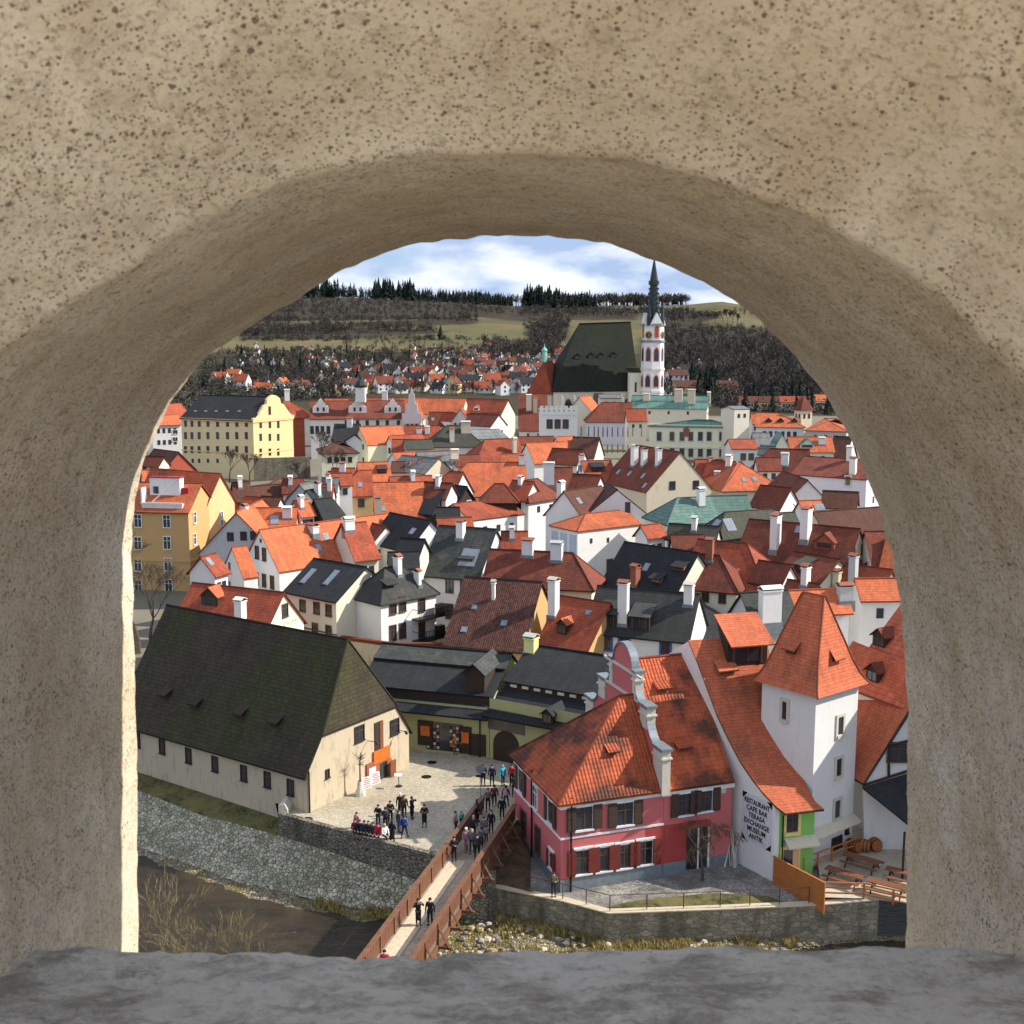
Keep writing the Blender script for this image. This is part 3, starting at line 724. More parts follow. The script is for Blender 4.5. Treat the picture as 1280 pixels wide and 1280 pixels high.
gc = grav.mix(gs.outputs[0], (.20, .15, .09), (.52, .44, .31)); gc = grav.mix(grav.ramp(grav.noise(.22, 5, .7), .42, .6), gc, grav.mix(gs.outputs[1], (.30, .23, .07), (.16, .14, .045))); gc = grav.mix(grav.ramp(ge, 0, .09, .75, 0), gc, (.05, .04, .025)); gc = grav.mix(grav.ramp(grav.noise(9, 3, .7), .6, .8), gc, (.6, .56, .48))
grav.bump(grav.math('ADD', grav.ramp(ge, 0, .25), grav.noise(12, 3)), 1, .12); grav.col(gc)
ZR = -4.25
strip('river_embankment', [(-75, 117, -4.0), (-29.19, 86.14, -4.0), (-23.68, 82.63, -4.0), (-19.88, 80.01, -4.0), (-17.19, 78.88, -4.0), (-11.18, 76.25, -4.0), (-7.94, 75.67, -4.0), (-1.3, 73.9, -4.1)],
      [(-75, 122, -1.4), (-30.8, 91.3, -1.4), (-24.1, 86.1, -1.4), (-21.5, 84.8, -1.4), (-17.4, 82.4, -1.4), (-11.5, 78.7, -1.5), (-6.5, 75.85, -1.8), (-1.4, 75.2, -1.9)], embm, n=8, zj=.05, sub=6)
strip('grass_strip', [(-75, 122, -1.4), (-30.8, 91.3, -1.396), (-24.1, 86.1, -1.396), (-21.5, 84.8, -1.396), (-17.38, 82.4, -1.396)],
      [(-75, 126, -.8), (-32.4, 96.4, -.9), (-26, 92.0, -.9), (-22, 89.0, -.95), (-17.3, 85.8, -1.0)], mgrass.m, n=4, zj=.05, sub=4)
# parapet wall of the square
def wall_line(label, pts, z0s, z1s, th, mat, name='retaining_wall', cat='wall', cap=None, capmat='stone', part='wall'):
    root = empty(name, (pts[0][0], pts[0][1], z0s[0]), label=label, cat=cat); O = Vector(root.location)
    b = MB(); c = MB()
    for i in range(len(pts) - 1):
        a, d = Vector((*pts[i], 0)), Vector((*pts[i + 1], 0)); dr = (d - a).normalized(); n = Vector((-dr.y, dr.x, 0)) * th
        for (bb, lo0, lo1, hi0, hi1, ex) in ((b, z0s[i], z0s[i + 1], z1s[i], z1s[i + 1], 0),) + (((c, z1s[i] + .002, z1s[i + 1] + .002, z1s[i] + cap, z1s[i + 1] + cap, .05),) if cap else ()):
            e = n.normalized() * ex
            q = [a - e, d - e, d + n + e, a + n + e]; lo = [lo0, lo1, lo1, lo0]; hi = [hi0, hi1, hi1, hi0]
            L_ = [Vector((p.x, p.y, z)) - O for p, z in zip(q, lo)]; H_ = [Vector((p.x, p.y, z)) - O for p, z in zip(q, hi)]
            bb.poly(H_, 0); bb.poly(L_[::-1], 0)
            for k in range(4): bb.poly([L_[k], L_[(k + 1) % 4], H_[(k + 1) % 4], H_[k]], 0)
    b.build(part, [mat], root)
    if cap: c.build('coping', [MT[capmat]], root)
    return root
wall_line('low rubble stone parapet wall dropping from the square to the cobbled embankment', [(-17.45, 82.4), (-14, 80.3), (-9, 77.4), (-5.0, 75.15)], [-2.0] * 4, [.36, .34, .34, .34], .45, rubb)
bw = empty('stone_block', (-17.2, 83.0, -1.2), R(-5), label='pale weathered stone stub wall at the near barn corner', cat='stone')
b = MB(); b.prism([(-.35, 0, 0), (.35, 0, 0), (.35, 0, 1.6), (.1, 0, 2.05), (-.35, 0, 1.9)], (0, 2.2, 0)); b.build('block', [MT['stone']], bw)
wall_line('long mossy stone quay wall under the iron railing of the pink house', [(-1.6, 75.2), (3.4, 72.9), (6.3, 71.1), (13.7, 71.6), (20.4, 71.9), (24.3, 72.35)], [-6.5] * 6, [-1.9, -1.85, -1.78, -1.76, -1.6, -1.45], .5, quay, name='quay_wall', cap=.08, capmat='barnw')
# lower terrace, earth bank, path
terr = NT('terrace_gravel', .95, .1); q1 = terr.noise(.45, 6, .7); terr.col(terr.mix(terr.ramp(terr.noise(5, 5, .75), .4, .65), terr.mix(terr.ramp(q1, .4, .62), (.17, .16, .14), (.42, .39, .34)), (.12, .11, .09))); terr.bump(terr.noise(12, 4), .7, .04)
strip('pink_house_terrace', [(1.2, 73.95, -1.8), (3.4, 72.9, -1.8), (6.3, 71.1, -1.8), (13.7, 71.6, -1.8), (20.4, 71.9, -1.7), (23.5, 72.3, -1.6)], [(1.3, 82.2, -1.5), (5, 84, -1.8), (8, 85, -1.8), (14, 85, -1.8), (21, 84, -1.7), (26, 84, -1.6)], terr.m, n=14, zj=.03, sub=4)
earth = NT('bare_earth', .95, .1); earth.col(earth.mix(earth.ramp(earth.noise(1.2, 6, .75), .4, .65), (.07, .045, .028), (.16, .10, .06))); earth.bump(earth.noise(9, 5), 1, .08)
strip('earth_bank', [(-1.7, 75.5, -1.86), (-.5, 75.0, -1.84), (1.25, 74.2, -1.79)], [(.45, 82.0, -.02), (.8, 82.05, -.3), (1.35, 82.1, -1.2)], earth.m, n=10, zj=.12, sub=4)
strip('abutment_face', [(-1.7, 75.2, -1.9), (.4, 81.95, -2)], [(-1.7, 75.2, .0), (.4, 81.95, .0)], rubb)
strip('square_edge_face', [(.35, 82.0, -2.2), (1.45, 82.2, -2.2), (1.45, 84.4, -2.2)], [(.35, 82.0, -.004), (1.45, 82.2, -.004), (1.45, 84.4, -.004)], rubb)
strip('grass_verge', [(5.8, 71.9, -1.77), (13.6, 72.3, -1.77), (18.2, 72.5, -1.70)], [(8.3, 72.9, -1.765), (13.4, 74.0, -1.765), (17.2, 73.4, -1.68)], mgrass.m, n=4, sub=6)
bpav = flat('terrace_paving', (.50, .44, .33))
strip('restaurant_terrace', [(20.6, 72.5, -1.35), (23.6, 72.35, -1.35), (27.5, 71.2, -1.35), (33, 71, -1.35)], [(21.6, 77.5, -1.35), (24, 84, -1.35), (28, 84, -1.35), (34, 84, -1.35)], bpav, n=3)
# gravel river bed rising out of the water
gv_ = []; gf = []
def gz(x, d):
    zl = -4.0 - .22 * d; zr_ = -3.85 - .006 * d
    k = min(1, max(0, (x + 9 + d * .12) / 6)); k = k * k * (3 - 2 * k)
    if x > 15: zr_ -= min(1.3, (x - 15) * .22) * min(1, (d + .5) / 3)
    return zl * (1 - k) + zr_ * k, k
FOOT = [(-80, 120.3), (-29.19, 86.29), (-23.68, 82.78), (-19.88, 80.16), (-17.19, 79.03), (-11.18, 76.40), (-7.94, 75.82), (-1.3, 75.4), (3.4, 73.1), (6.3, 71.4), (13.7, 71.8), (20.4, 72.1), (24, 72.6), (60, 73)]
NXG, NYG = 220, 110
for i in range(NXG + 1):
    x = -34 + 78 * i / NXG; yf = interp(x, FOOT)
    for j in range(NYG + 1):
        y = yf - 34 * (j / NYG) ** 1.25; d = yf - y
        z, k = gz(x, d)
        q = Vector((x, y, 0)); z += noise.noise(q * .35) * .16 + noise.noise(q * 1.1) * .09 + noise.noise(q * 3.1) * .06 + noise.noise(q * 7) * .05 * k
        gv_.append((x, y, z))
for i in range(NXG):
    for j in range(NYG):
        a = i * (NYG + 1) + j; gf.append((a, a + NYG + 1, a + NYG + 2, a + 1))
me = bpy.data.meshes.new('river_bed'); me.from_pydata(gv_, [], [f[::-1] for f in gf]); me.materials.append(grav.m); me.polygons.foreach_set('use_smooth', [True] * len(gf)); tag(link('river_bed', me), kind='structure')
# loose rocks and pebbles on the bank
rk = MB(); r2 = random.Random(3)
for k in range(1500):
    x = r2.uniform(-12, 19); yf = interp(x, FOOT); d = r2.uniform(.1, 13); y = yf - d
    z, kk = gz(x, d)
    if kk < .35 and r2.random() > .1: continue
    s_ = r2.choice((.1, .13, .16, .2, .3)) * r2.uniform(.7, 1.3)
    c = Vector((x, y, z + s_ * .2)); pr = [(0.01, -s_ * .5)] ; n_ = 5
    pts = [[c + Vector((math.cos(a * 6.283 / n_ + k) * s_ * rr * r2.uniform(.75, 1.2), math.sin(a * 6.283 / n_ + k) * s_ * rr * r2.uniform(.7, 1.1), hh_ * s_)) for a in range(n_)] for rr, hh_ in ((.8, -.4), (1, .1), (.55, .5))]
    for A_, B_ in zip(pts, pts[1:]):
        for a in range(n_): rk.poly([A_[a], A_[(a + 1) % n_], B_[(a + 1) % n_], B_[a]], k % 3)
    rk.poly(pts[-1], k % 3)
tag(rk.build('river_rocks', [flat('rock_pale', (.50, .43, .32)), flat('rock_ochre', (.36, .27, .12)), flat('rock_grey', (.20, .18, .15))]), kind='stuff')
# dry tufts along the quay foot
tu = MB()
for k in range(5200):
    x = r2.uniform(-1, 19) if k % 5 else r2.uniform(-14, -1); yf = interp(x, FOOT); d = abs(r2.gauss(0, 2.2)) + .15 if x > -1 else r2.uniform(.1, 1.2); y = yf - d
    if noise.noise(Vector((x * .5, y * .5, 9))) < -.12: continue
    z, kk = gz(x, d)
    if z < -4.2: continue
    h = r2.uniform(.15, .5)
    for q in range(3):
        a = r2.uniform(0, 6.28); ox, oy = math.cos(a) * .06, math.sin(a) * .06; lx, ly = r2.gauss(0, .12), r2.gauss(0, .12)
        tu.poly([(x - ox, y - oy, z - .05), (x + ox, y + oy, z - .05), (x + lx, y + ly, z + h)], k % 2)
tag(tu.build('dry_grass', [flat('dry_grass_yellow', (.42, .32, .10)), flat('dry_grass_olive', (.24, .20, .07))]), kind='stuff')
wm = NT('river_water', .12, .5); wn = wm.noise(.35, 4, .6, wm.vmap(wm.tc(), (1, 2.2, 1)))
wm.col(wm.mix(wm.ramp(wn, .35, .7), (.022, .016, .009), (.06, .038, .018))); wm.bump(wm.math('ADD', wm.noise(1.6, 5, .65, wm.vmap(wm.tc(), (1, 2.5, 1))), wm.math('MULTIPLY', wm.noise(6, 3, .6, wm.vmap(wm.tc(), (1, 2, 1))), .4)), .9, .25)
b = MB(); b.poly([(-160, 5, ZR), (160, 5, ZR), (160, 90, ZR), (-160, 150, ZR)]); tag(b.build('river_water', [wm.m]), kind='structure')
b = MB(); b.poly([(-1500, -900, -7.6), (1500, -900, -7.6), (1500, 160, -7.6), (-1500, 160, -7.6)]); tag(b.build('valley_ground', [mgrass.m if isinstance(mgrass, NT) else mgrass]), kind='structure')
# ================================================================ hero buildings
def absorb(h1, h2):
    off = h1.Ri @ (h2.O - h1.O); da = h2.ang - h1.ang; Rz = Matrix.Rotation(da, 3, 'Z')
    for ch in list(h2.root.children):
        ch.parent = h1.root; ch.location = off + Rz @ Vector(ch.location); ch.rotation_euler.z += da
    bpy.data.objects.remove(h2.root); h2.root = h1.root
def on(h, f, px, py, mb, name, mats, lift=0):
    p, rz = h.face(f, px, py); o = mb.build(name, mats, h.root, p, rz); return o
def bx(x0, x1, y0, y1, z0, z1, mi=0): m = MB(); m.box(x0, x1, y0, y1, z0, z1, mi); return m

# ---- the barn
d_ = Vector((.825, -.565)).normalized(); Bn = Vector((-15.4, 83.3)); An = Bn - d_ * 22.6
barn = House('huge old barn with a dark mossy tiled roof standing on the left of the square', An, Bn, 12.0, 0, 3.35, 12.0, 'MOSS', 'barnw', ends=('g', ('j', 1.1, .27)), oh=.35, og=.15, name='barn', cat='barn')
barn.win('f', .6, 1.2, 'dark', (172, 925), (203, 933), (236, 944.5), (269, 955), (305, 966.5), (334.5, 974.5), (363.5, 984.5))
barn.win('r', 1.0, 1.2, 'dark', (449, 917), (493, 908.5)); barn.win('r', .3, .6, 'dark', (409, 967))
barn.dorm((205, 873), (243, 885), (299, 897), (343, 908), w=.8, h=.5, over=.35, face='wood')
m = MB(); m.box(-.5, .5, -.06, .02, -1.2, 1.2, 0); m.box(.1, .5, -.1, -.06, -1.15, 1.15, 1); on(barn, 'r', 473, 920, m, 'loft_hatch', [MT['wood'], MT['woodr']])
m = MB(); m.prism([Vector(p) for p in ((-1.0, 0, -1.4), (1.0, 0, -1.4), (1.0, 0, .7), (.7, 0, 1.2), (0, 0, 1.45), (-.7, 0, 1.2), (-1.0, 0, .7))][::-1], (0, -.07, 0), 0); m.box(-.6, .35, -.09, -.07, -1.35, .9, 1); m.box(.25, .95, -.5, -.42, -1.35, .9, 2)
on(barn, 'r', 480, 965, m, 'door', [MT['barrel'], MT['glass'], MT['woodr']])
on(barn, 'r', 476, 943, bx(-1.0, 1.0, -.16, .0, -.55, .5), 'sign_board', [MT['orange']])
m = bx(-.65, .65, -.14, 0, -.85, .75); m.box(-.4, .4, -.16, -.14, -.3, .35, 1); on(barn, 'r', 464, 964, m, 'notice_board', [MT['brick'], MT['wframe']])
for px, py in ((459, 926), (496, 913)):
    m = MB(); m.tube((0, 0, 0), (0, -.9, .1), .03); m.tube((0, -.9, .1), (0, -1.1, -.1), .1, .13, 6, caps=True); on(barn, 'r', px, py, m, 'wall_lamp', [MT['metal']])
pp, _ = barn.face('f', 380, 1000)
barn.pipe('r', .12)

# ---- green shop range behind the square
def tier(A, B, zg, wall, tiers, label, name='house', yw=.0, back=8, roofm='BLK', gabr=None):
    A = Vector((*A, 0)); B = Vector((*B, 0)); L = (B - A).length
    h = House.__new__(House); h.L = L; h.W = back; h.ang = math.atan2(B.y - A.y, B.x - A.x); h.zg = zg
    h.root = empty(name, (A.x, A.y, zg), h.ang, label=label, cat='house'); h.Rm = Matrix.Rotation(h.ang, 3, 'Z'); h.Ri = h.Rm.inverted(); h.O = Vector((A.x, A.y, zg)); h.faces = []; h.ze = tiers[0][1] - zg
    m = MB()
    zt = tiers[-1][3] - zg
    m.poly([(0, 0, -1), (L, 0, -1), (L, 0, tiers[0][3] - zg - .3), (0, 0, tiers[0][3] - zg - .3)])
    for x in (0, L):
        pts = [(x, 0, -1), (x, back + 2, -1)]; pts += [(x, back + 2, zt - 1.8), (x, tiers[-1][2], zt - .25)]; pts += [(x, tiers[0][2], tiers[0][3] - zg - .25), (x, 0, tiers[0][1] + 0 - zg)]
        m.poly(pts if x else pts[::-1], 0)
    m.build('wall', [MT[wall]], h.root)
    m = MB()
    for i, (y0, z0, y1, z1) in enumerate(tiers):
        q = [Vector(p) for p in ((-.2, y0, z0 - zg), (L + .2, y0, z0 - zg), (L + .2, y1, z1 - zg), (-.2, y1, z1 - zg))]
        m.slab(q, .14, 1 if len(tiers) == 3 and i == 2 else 0); h.faces.append(q)
        if i: m.poly([(0, y0 + .1, z0 - zg - .1), (0, y0 + .1, z0 - zg - .8), (L, y0 + .1, z0 - zg - .8), (L, y0 + .1, z0 - zg - .1)], 2)
    y1, z1 = tiers[-1][2:]; m.slab([(-.2, y1, z1 - zg), (L + .2, y1, z1 - zg), (L + .2, y1 + 4, z1 - zg - 2.4), (-.2, y1 + 4, z1 - zg - 2.4)], .14, 0)
    m.tube((-.2, y1, z1 - zg + .02), (L + .2, y1, z1 - zg + .02), .12)
    h.roof = m.build('roof', [MT[roofm], MT['SLATE'], MT['wood']], h.root); return h
sh = tier((-13.6, 98.7), (-1.95, 95.05), 0, 'olive', [(-1.1, 3.75, 1.2, 4.75), (.5, 5.25, 4.2, 6.65), (3.9, 6.8, 6.0, 7.6)], 'low olive-green shop building with stepped black roofs at the back of the square')
m = MB(); m.poly([(-.9, 0, -2), (.9, 0, -2), (.9, 0, .6), (0, 0, 1.3), (-.9, 0, .6)], 0); m.poly([(-.9, 0, -2), (-.9, 0, .6), (-.9, 5, .6), (-.9, 5, -2)], 0); m.poly([(.9, 0, -2), (.9, 5, -2), (.9, 5, .6), (.9, 0, .6)], 0)
m.slab([(-1.1, -.4, .45), (0, -.4, 1.4), (0, 5, 1.4), (-1.1, 5, .45)], .1, 1); m.slab([(1.1, -.4, .45), (1.1, 5, .45), (0, 5, 1.4), (0, -.4, 1.4)], .1, 2); m.build('dormer', [MT['wood'], MT['BLK'], MT['SLATE']], sh.roof, (10.6, .9, 6.6))
def leaf_door(px, py, w, hgt, panel=None, name='door', mat='wood', open_=0):
    m = MB(); m.box(-w / 2, w / 2, -.12 - open_, -open_, -hgt / 2, hgt / 2, 0)
    if panel: m.box(-w * .3, w * .3, -.15 - open_, -.12 - open_, -hgt * .1, hgt * .3, 1)
    on(sh, 'f', px, py, m, name, [MT[mat], MT[panel or 'wood']])
leaf_door(532, 916, 1.4, 2.2, 'orange'); leaf_door(582, 925, 1.1, 2.4, 'orange'); leaf_door(597, 931, 1.5, 1.9)
m = MB(); m.box(-1.7, 1.7, -.05, 0, -1.25, 1.25, 0)
for k in range(-5, 6):
    if abs(k) > 1:
        for q in range(7): m.box(k * .3 - .1, k * .3 + .1, -.12, -.05, -1.1 + q * .32, -.9 + q * .32, 1 + (q + k) % 3)
on(sh, 'f', 556, 921, m, 'shop_front', [MT['glass'], MT['brick'], MT['beige'], MT['metal']])
sh.pipe('f', 11.4, bot=0)
gr = tier((-1.9, 95.0), (6.6, 90.0), 0, 'olive', [(-.9, 4.0, 3.0, 5.65), (2.5, 6.15, 7.3, 8.3)], 'olive-green gatehouse with two black roof tiers joining the square\'s shop range to the pink house', back=9)
m = MB(); m.poly([(8.5 + 1.24, -.3, 3.4), (9.74, 2.6, 6.0), (9.74, 7.3, 8.1), (9.74, 11, 5.5), (9.74, 11, -1), (9.74, 0, -1)], 0); m.build('gable_wall', [MT['lemon']], gr.root, (.05, 0, 0))
for k in range(8): m = MB(); m.box(.6 + k * 1.15, 1.2 + k * 1.15, 2.45, 2.58, 5.75, 5.98); m.build('vent', [MT['beige']], gr.roof)
ap = [Vector((1.25 * math.cos(math.pi * i / 10), 0, .6 + 1.25 * math.sin(math.pi * i / 10))) for i in range(11)] + [Vector((-1.25, 0, -1.4)), Vector((1.25, 0, -1.4))]
m = MB(); m.prism(ap, (0, -.1, 0)); on(gr, 'f', 633, 940, m, 'gate', [MT['wood']])
on(gr, 'f', 633, 902, bx(-1.8, 1.8, -.06, 0, -.9, .9), 'loggia', [MT['glass']])
gr.dorm((684, 905), w=1.0, h=.9, kind='gab')
gr.chim((664, 812, 1.0), mat='lemon', w=1.0)

# ---- pink house with its scrolled gable
u_ = Vector((.945, .327)).normalized(); A_ = Vector((3.3, 74.1)); nn_ = Vector((-u_.y, u_.x))
pk = House('pink riverside house with orange hipped roof, scrolled white gable and brown shutters', A_, A_ + u_ * 7.6, 9.5, -1.8, 5.0, 10.1, 'PANO', 'pink', ends=(('h', 6.2), 'g'), yr=.46, oh=.35, name='pink_house', wallbase=.6)
pk.win('f', 1.2, 1.6, 'shut', (730, 1022.5), (781, 1017)); pk.win('f', 1.1, 1.7, 'shutr', (729, 1077), (754.5, 1073.5), (780, 1070), (806, 1065.5))
for y_, z_, w_, h_, st_ in ((1.9, 5.0, 1.0, 1.6, 'shut'), (5.0, 4.9, .9, 1.6, 'white'), (8.0, 5.0, 1.0, 1.7, 'shut'), (1.7, 1.6, .7, 1.2, 'shutr'), (4.4, 1.9, .9, 1.9, 'brown'), (7.4, 1.9, .9, 1.9, 'brown')): add_window(pk.root, (0, y_, z_), -math.pi / 2, w_, h_, st_)
pk.band(1.95, h=.15, d=.05); pk.band(4.1, 'wframe', h=.22, d=.1); pk.band(-1.85, 'lead', h=.95, d=.05, name='plinth')
pk.skyl(); pk.dorm((766, 943), w=.6, h=.35, over=.3); pk.pipe('f', .7); pk.pipe('l', 5.5)
p2_ = House('tmp', A_ + u_ * 7.62, A_ + u_ * 12.95, 12.4, -1.8, 5.0, 12.1, 'PANO', 'pink', ends=('g', 'g'), yr=.52, oh=.35, og=.0, wallbase=.6)
p2_.win('f', 1.1, 1.6, 'shut', (857, 1004.5), (881, 1000)); p2_.band(4.05, 'wframe', 'f', .3, .14); p2_.band(-1.85, 'lead', 'f', .95, .05, name='plinth')
on(p2_, 'f', 902, 984, bx(-.35, .35, -.03, 0, -.45, .45), 'niche', [MT['stone']])
m = MB(); m.box(-.9, .9, -.05, 0, -1.5, 1.5, 0); m.box(.75, .9, -.1, -.05, -1.5, 1.5, 1); m.box(-.05, .05, -.1, -.05, -1.5, 1.5, 1); on(p2_, 'f', 872, 1060, m, 'door', [MT['wood'], MT['wframe']])
m = MB(); m.box(-2.7, 2.3, -.02, 0, -1.6, 1.55, 0); on(p2_, 'f', 851, 1055, m, 'wall_patch', [MT['dpink']])
p2_.dorm((829, 864), (855, 938), w=.9, h=.35, over=.3, face='brick'); p2_.chim((783, 822, 1.9, .9), w=.9)
sa = [(-.35, 4.4), (-.35, 7.3), (.85, 7.3)]
for i in range(7): t = i / 6; sa.append((.95 + 1.15 * t, 7.5 + 1.3 * t * t))
sa += [(2.1, 9.6), (3.1, 9.6)]
for i in range(6): t = i / 5; sa.append((3.15 + 1.0 * t, 9.7 + .9 * t * t))
sa += [(4.15, 11.4)]; c0 = 6.3
for i in range(9): a = math.pi - math.pi / 2 * i / 8; sa.append((c0 + 1.75 * math.cos(a), 11.6 + 1.75 * math.sin(a)))
sb = [(2 * c0 - y, z) for y, z in sa[::-1]][1:]
out = sa + sb
m = MB(); T_ = .42
pts = [Vector((0, y, z + 1.8)) for y, z in out]; m.prism(pts[::-1], (T_, 0, 0), 0)
gb = m.build('gable', [MT['pink']], p2_.root, (-.3, 0, 0))
for (ya, za), (yb, zb) in zip(out, out[1:]):      # lead flashing along the scrolled edge
    if abs(ya - yb) < .02: continue
    m = MB(); m.prism([Vector((-.12, ya, za + 1.8)), Vector((-.12, yb, zb + 1.8)), Vector((-.12, yb, zb + 1.95)), Vector((-.12, ya, za + 1.95))], (T_ + .2, 0, 0), 0); m.build('flashing', [MT['lead']], gb)
m = MB()
for y0, y1, z0, z1 in ((-.5, .95, 4.3, 7.45), (1.95, 3.2, 8.2, 9.75), (3.95, 4.5, 9.9, 11.75)):
    for f_ in (lambda y: y, lambda y: 2 * c0 - y):
        a, b_ = sorted((f_(y0), f_(y1))); m.box(-.1, T_ + .1, a, b_, z0 + 1.8, z1 + 1.8); m.box(-.22, T_ + .22, a - .12, b_ + .12, z1 + 1.8, z1 + 1.98, 1); m.box(-.2, T_ + .2, a - .1, b_ + .1, z1 + 1.2, z1 + 1.32)
for z in (9.7, 11.5): m.box(-.14, -.01, 3, 2 * c0 - 3, z + 1.8, z + 2.0)
m.build('pilaster', [MT['stone'], MT['lead']], gb)
absorb(pk, p2_)

# ---- white tower
dT = Vector((.783, .622)).normalized(); AT = Vector((21.0, 77.45))
tw = House('white square tower with a steep bell-cast orange tile roof beside the green restaurant', AT, AT + dT * 4.9, 4.7, -1.6, 11.15, 12.0, 'TOW', 'white', ends=(('h',), ('h',)), name='tower_house', ridgecap=False)
bpy.data.objects.remove(tw.roof); tw.faces = []
m = MB(); cx, cy = 2.45, 2.35
def rect(z, hx, hy): return [Vector((cx - hx, cy - hy, z + 1.6)), Vector((cx + hx, cy - hy, z + 1.6)), Vector((cx + hx, cy + hy, z + 1.6)), Vector((cx - hx, cy + hy, z + 1.6))]
rs = [rect(10.98, 3.0, 2.9), rect(11.35, 2.72, 2.62), rect(11.85, 2.42, 2.38), rect(12.6, 2.08, 2.12), rect(13.6, 1.68, 1.86), rect(17.35, .08, .95)]
for a, b_ in zip(rs, rs[1:]):
    for i in range(4):
        j = (i + 1) % 4; q = [a[i], a[j], b_[j], b_[i]]; m.slab(q, 0); tw.faces.append(q)
for i in range(4):
    for a, b_ in zip(rs, rs[1:]): m.tube(a[i], b_[i], .08, n=5)
m.poly(rs[0][::-1], 1); m.slab([rs[-1][0], rs[-1][1], rs[-1][2], rs[-1][3]], 0); m.tube((cx, cy - .95, 18.97), (cx, cy + .95, 18.97), .1)
tw.roof = m.build('roof', [MT['TOW'], MT['wood']], tw.root)
tw.win('l', .4, 1.3, 'stone', (981, 888)); tw.win('f', .6, 1.3, 'stone', (1050, 907), (1048, 959), (1046, 1011)); tw.win('f', 1.1, .8, 'dark', (1045.5, 1053)); tw.win('f', .3, .4, 'dark', (1058, 1038))
tw.dorm((988, 817), (1046, 826), w=.9, h=.6, over=.35, roof=MT['TOW'])
m = MB(); m.slab([(-.6, -.75, -.12), (4.9, -.75, -.12), (4.9, 0, .28), (-.6, 0, .28)], .12, 0)
for k in range(28): m.box(-.55 + k * .2, -.43 + k * .2, -.7, 0, -.3, -.13, 1)
zc_ = 1.15 + 1.6 - .2; m.build('canopy', [MT['beige'], MT['stone']], tw.root, (0, -.002, zc_))

# ---- restaurant house with the swept roof
a0 = P(966, 1103, -1.8); b0 = P(912, 1074, -1.8); wd = (b0 - a0); wd.z = 0; wd.normalize()
wl = Vector((20.75, 76.35, 0)) - a0; wl.z = 0; wl.normalize(); O_ = Vector((a0.x, a0.y, -1.8))
rt_ = empty('restaurant_house', O_, 0, label='restaurant house with white side wall, lime-green front and long swept orange roof', cat='house')
prof = []
nn2 = Vector((-wd.y, wd.x, 0))
for px, py in ((966, 1006), (954, 991), (940, 973), (925.6, 952), (911, 924), (897, 895), (884, 860), (871, 825), (861, 801)):
    d = ray(px, py); o = Vector((0, 0, CH)); t = (a0 - o).dot(nn2) / d.dot(nn2); p = o + d * t; prof.append(((p - a0).dot(wd), p.z))
prof[0] = (0.0, prof[0][1])
T2 = prof[-1][0]; widths = [3.0 + 3.2 * (t / T2) for t, z in prof]
def wp(t, w, z): p = a0 + wd * t + wl * w; return Vector((p.x, p.y, z)) - O_
m = MB(); m2 = MB(); rf = MB(); RP = []
tback = T2 + 6
side = [wp(0, 0, -2.4)] + [wp(tback, 0, -2.4), wp(tback, 0, prof[-1][1] - 4)] + [wp(t, 0, z - .02) for t, z in prof[::-1]]
m.prism(side, (wl * .35), 0); m.build('side_wall', [MT['white']], rt_)
e0, e1 = wp(0.02, .34, -2.4), wp(0.02, 3.05, -2.4); up = Vector((0, 0, prof[0][1] + 2.3))
m2.poly([e0, e1, e1 + up, e0 + up]); m2.build('front_wall', [MT['lime']], rt_)
rx = MB(); rx.poly([wp(0, widths[0], -2.4), wp(tback, 6.2, -2.4), wp(tback, 6.2, prof[-1][1] - 4)] + [wp(t, w, z - .3) for (t, z), w in list(zip(prof, widths))[::-1]]); rx.build('back_wall', [MT['white']], rt_)
pf = [(-.75, prof[0][1] - .35)] + prof
pw = [3.1] + widths
lw = [.15] + [-.04] * len(prof)
for i in range(len(pf) - 1):
    (ta, za), (tb, zb) = pf[i], pf[i + 1]
    q = [wp(ta, lw[i], za + .05), wp(ta, pw[i], za + .05), wp(tb, pw[i + 1], zb + .05), wp(tb, lw[i + 1], zb + .05)]
    rf.slab(q, .14, 0, 1); RP.append(q)
zt = pf[-1][1]; rf.slab([wp(T2, .32, zt + .05), wp(T2, 6.2, zt + .05), wp(T2 + 6, 6.2, zt - 4), wp(T2 + 6, .32, zt - 4)], .14, 0, 1)
rfo = rf.build('roof', [MT['TOW'], MT['wood']], rt_)
class HH: pass
rh = House.__new__(House); rh.root = rt_; rh.Rm = Matrix.Identity(3); rh.Ri = rh.Rm; rh.O = O_; rh.faces = RP; rh.roof = rfo
rh.dorm((908, 843), w=1.3, h=.6, over=.45, face='brick')
rh.dorm((934, 832), w=3.2, h=2.2, over=.9, roof=MT['TOW'], kind='shed')
def on_plane(o, u, n, px, py):   # ray hit on a vertical plane through o with normal n
    d = ray(px, py); c = Vector((0, 0, CH)); return c + d * ((o - c).dot(n) / d.dot(n))
nf = Vector((wl.y, -wl.x, 0)); rzf = math.atan2(wl.y, wl.x)
p = on_plane(a0 + wd * .02, wl, nf, 990, 1026) - O_; add_window(rt_, p, rzf, .9, 1.6, 'yellow')
p = on_plane(a0 + wd * .02, wl, nf, 987, 1077) - O_
m = MB(); m.box(-.75, .75, -.12, 0, -1.2, 1.15, 0); m.box(-.55, .15, -.14, -.12, -1.2, .95, 1); m.box(.18, .6, -.14, -.12, -1.2, .95, 2); m.build('door', [MT['yframe'], MT['glass'], MT['gold']], rt_, p, rzf)
p = on_plane(a0 + wd * .02, wl, nf, 1002, 1049) - O_
m = MB(); m.slab([(-1.35, -.8, -.15), (1.0, -.8, -.15), (1.0, 0, .25), (-1.35, 0, .25)], .12, 0)
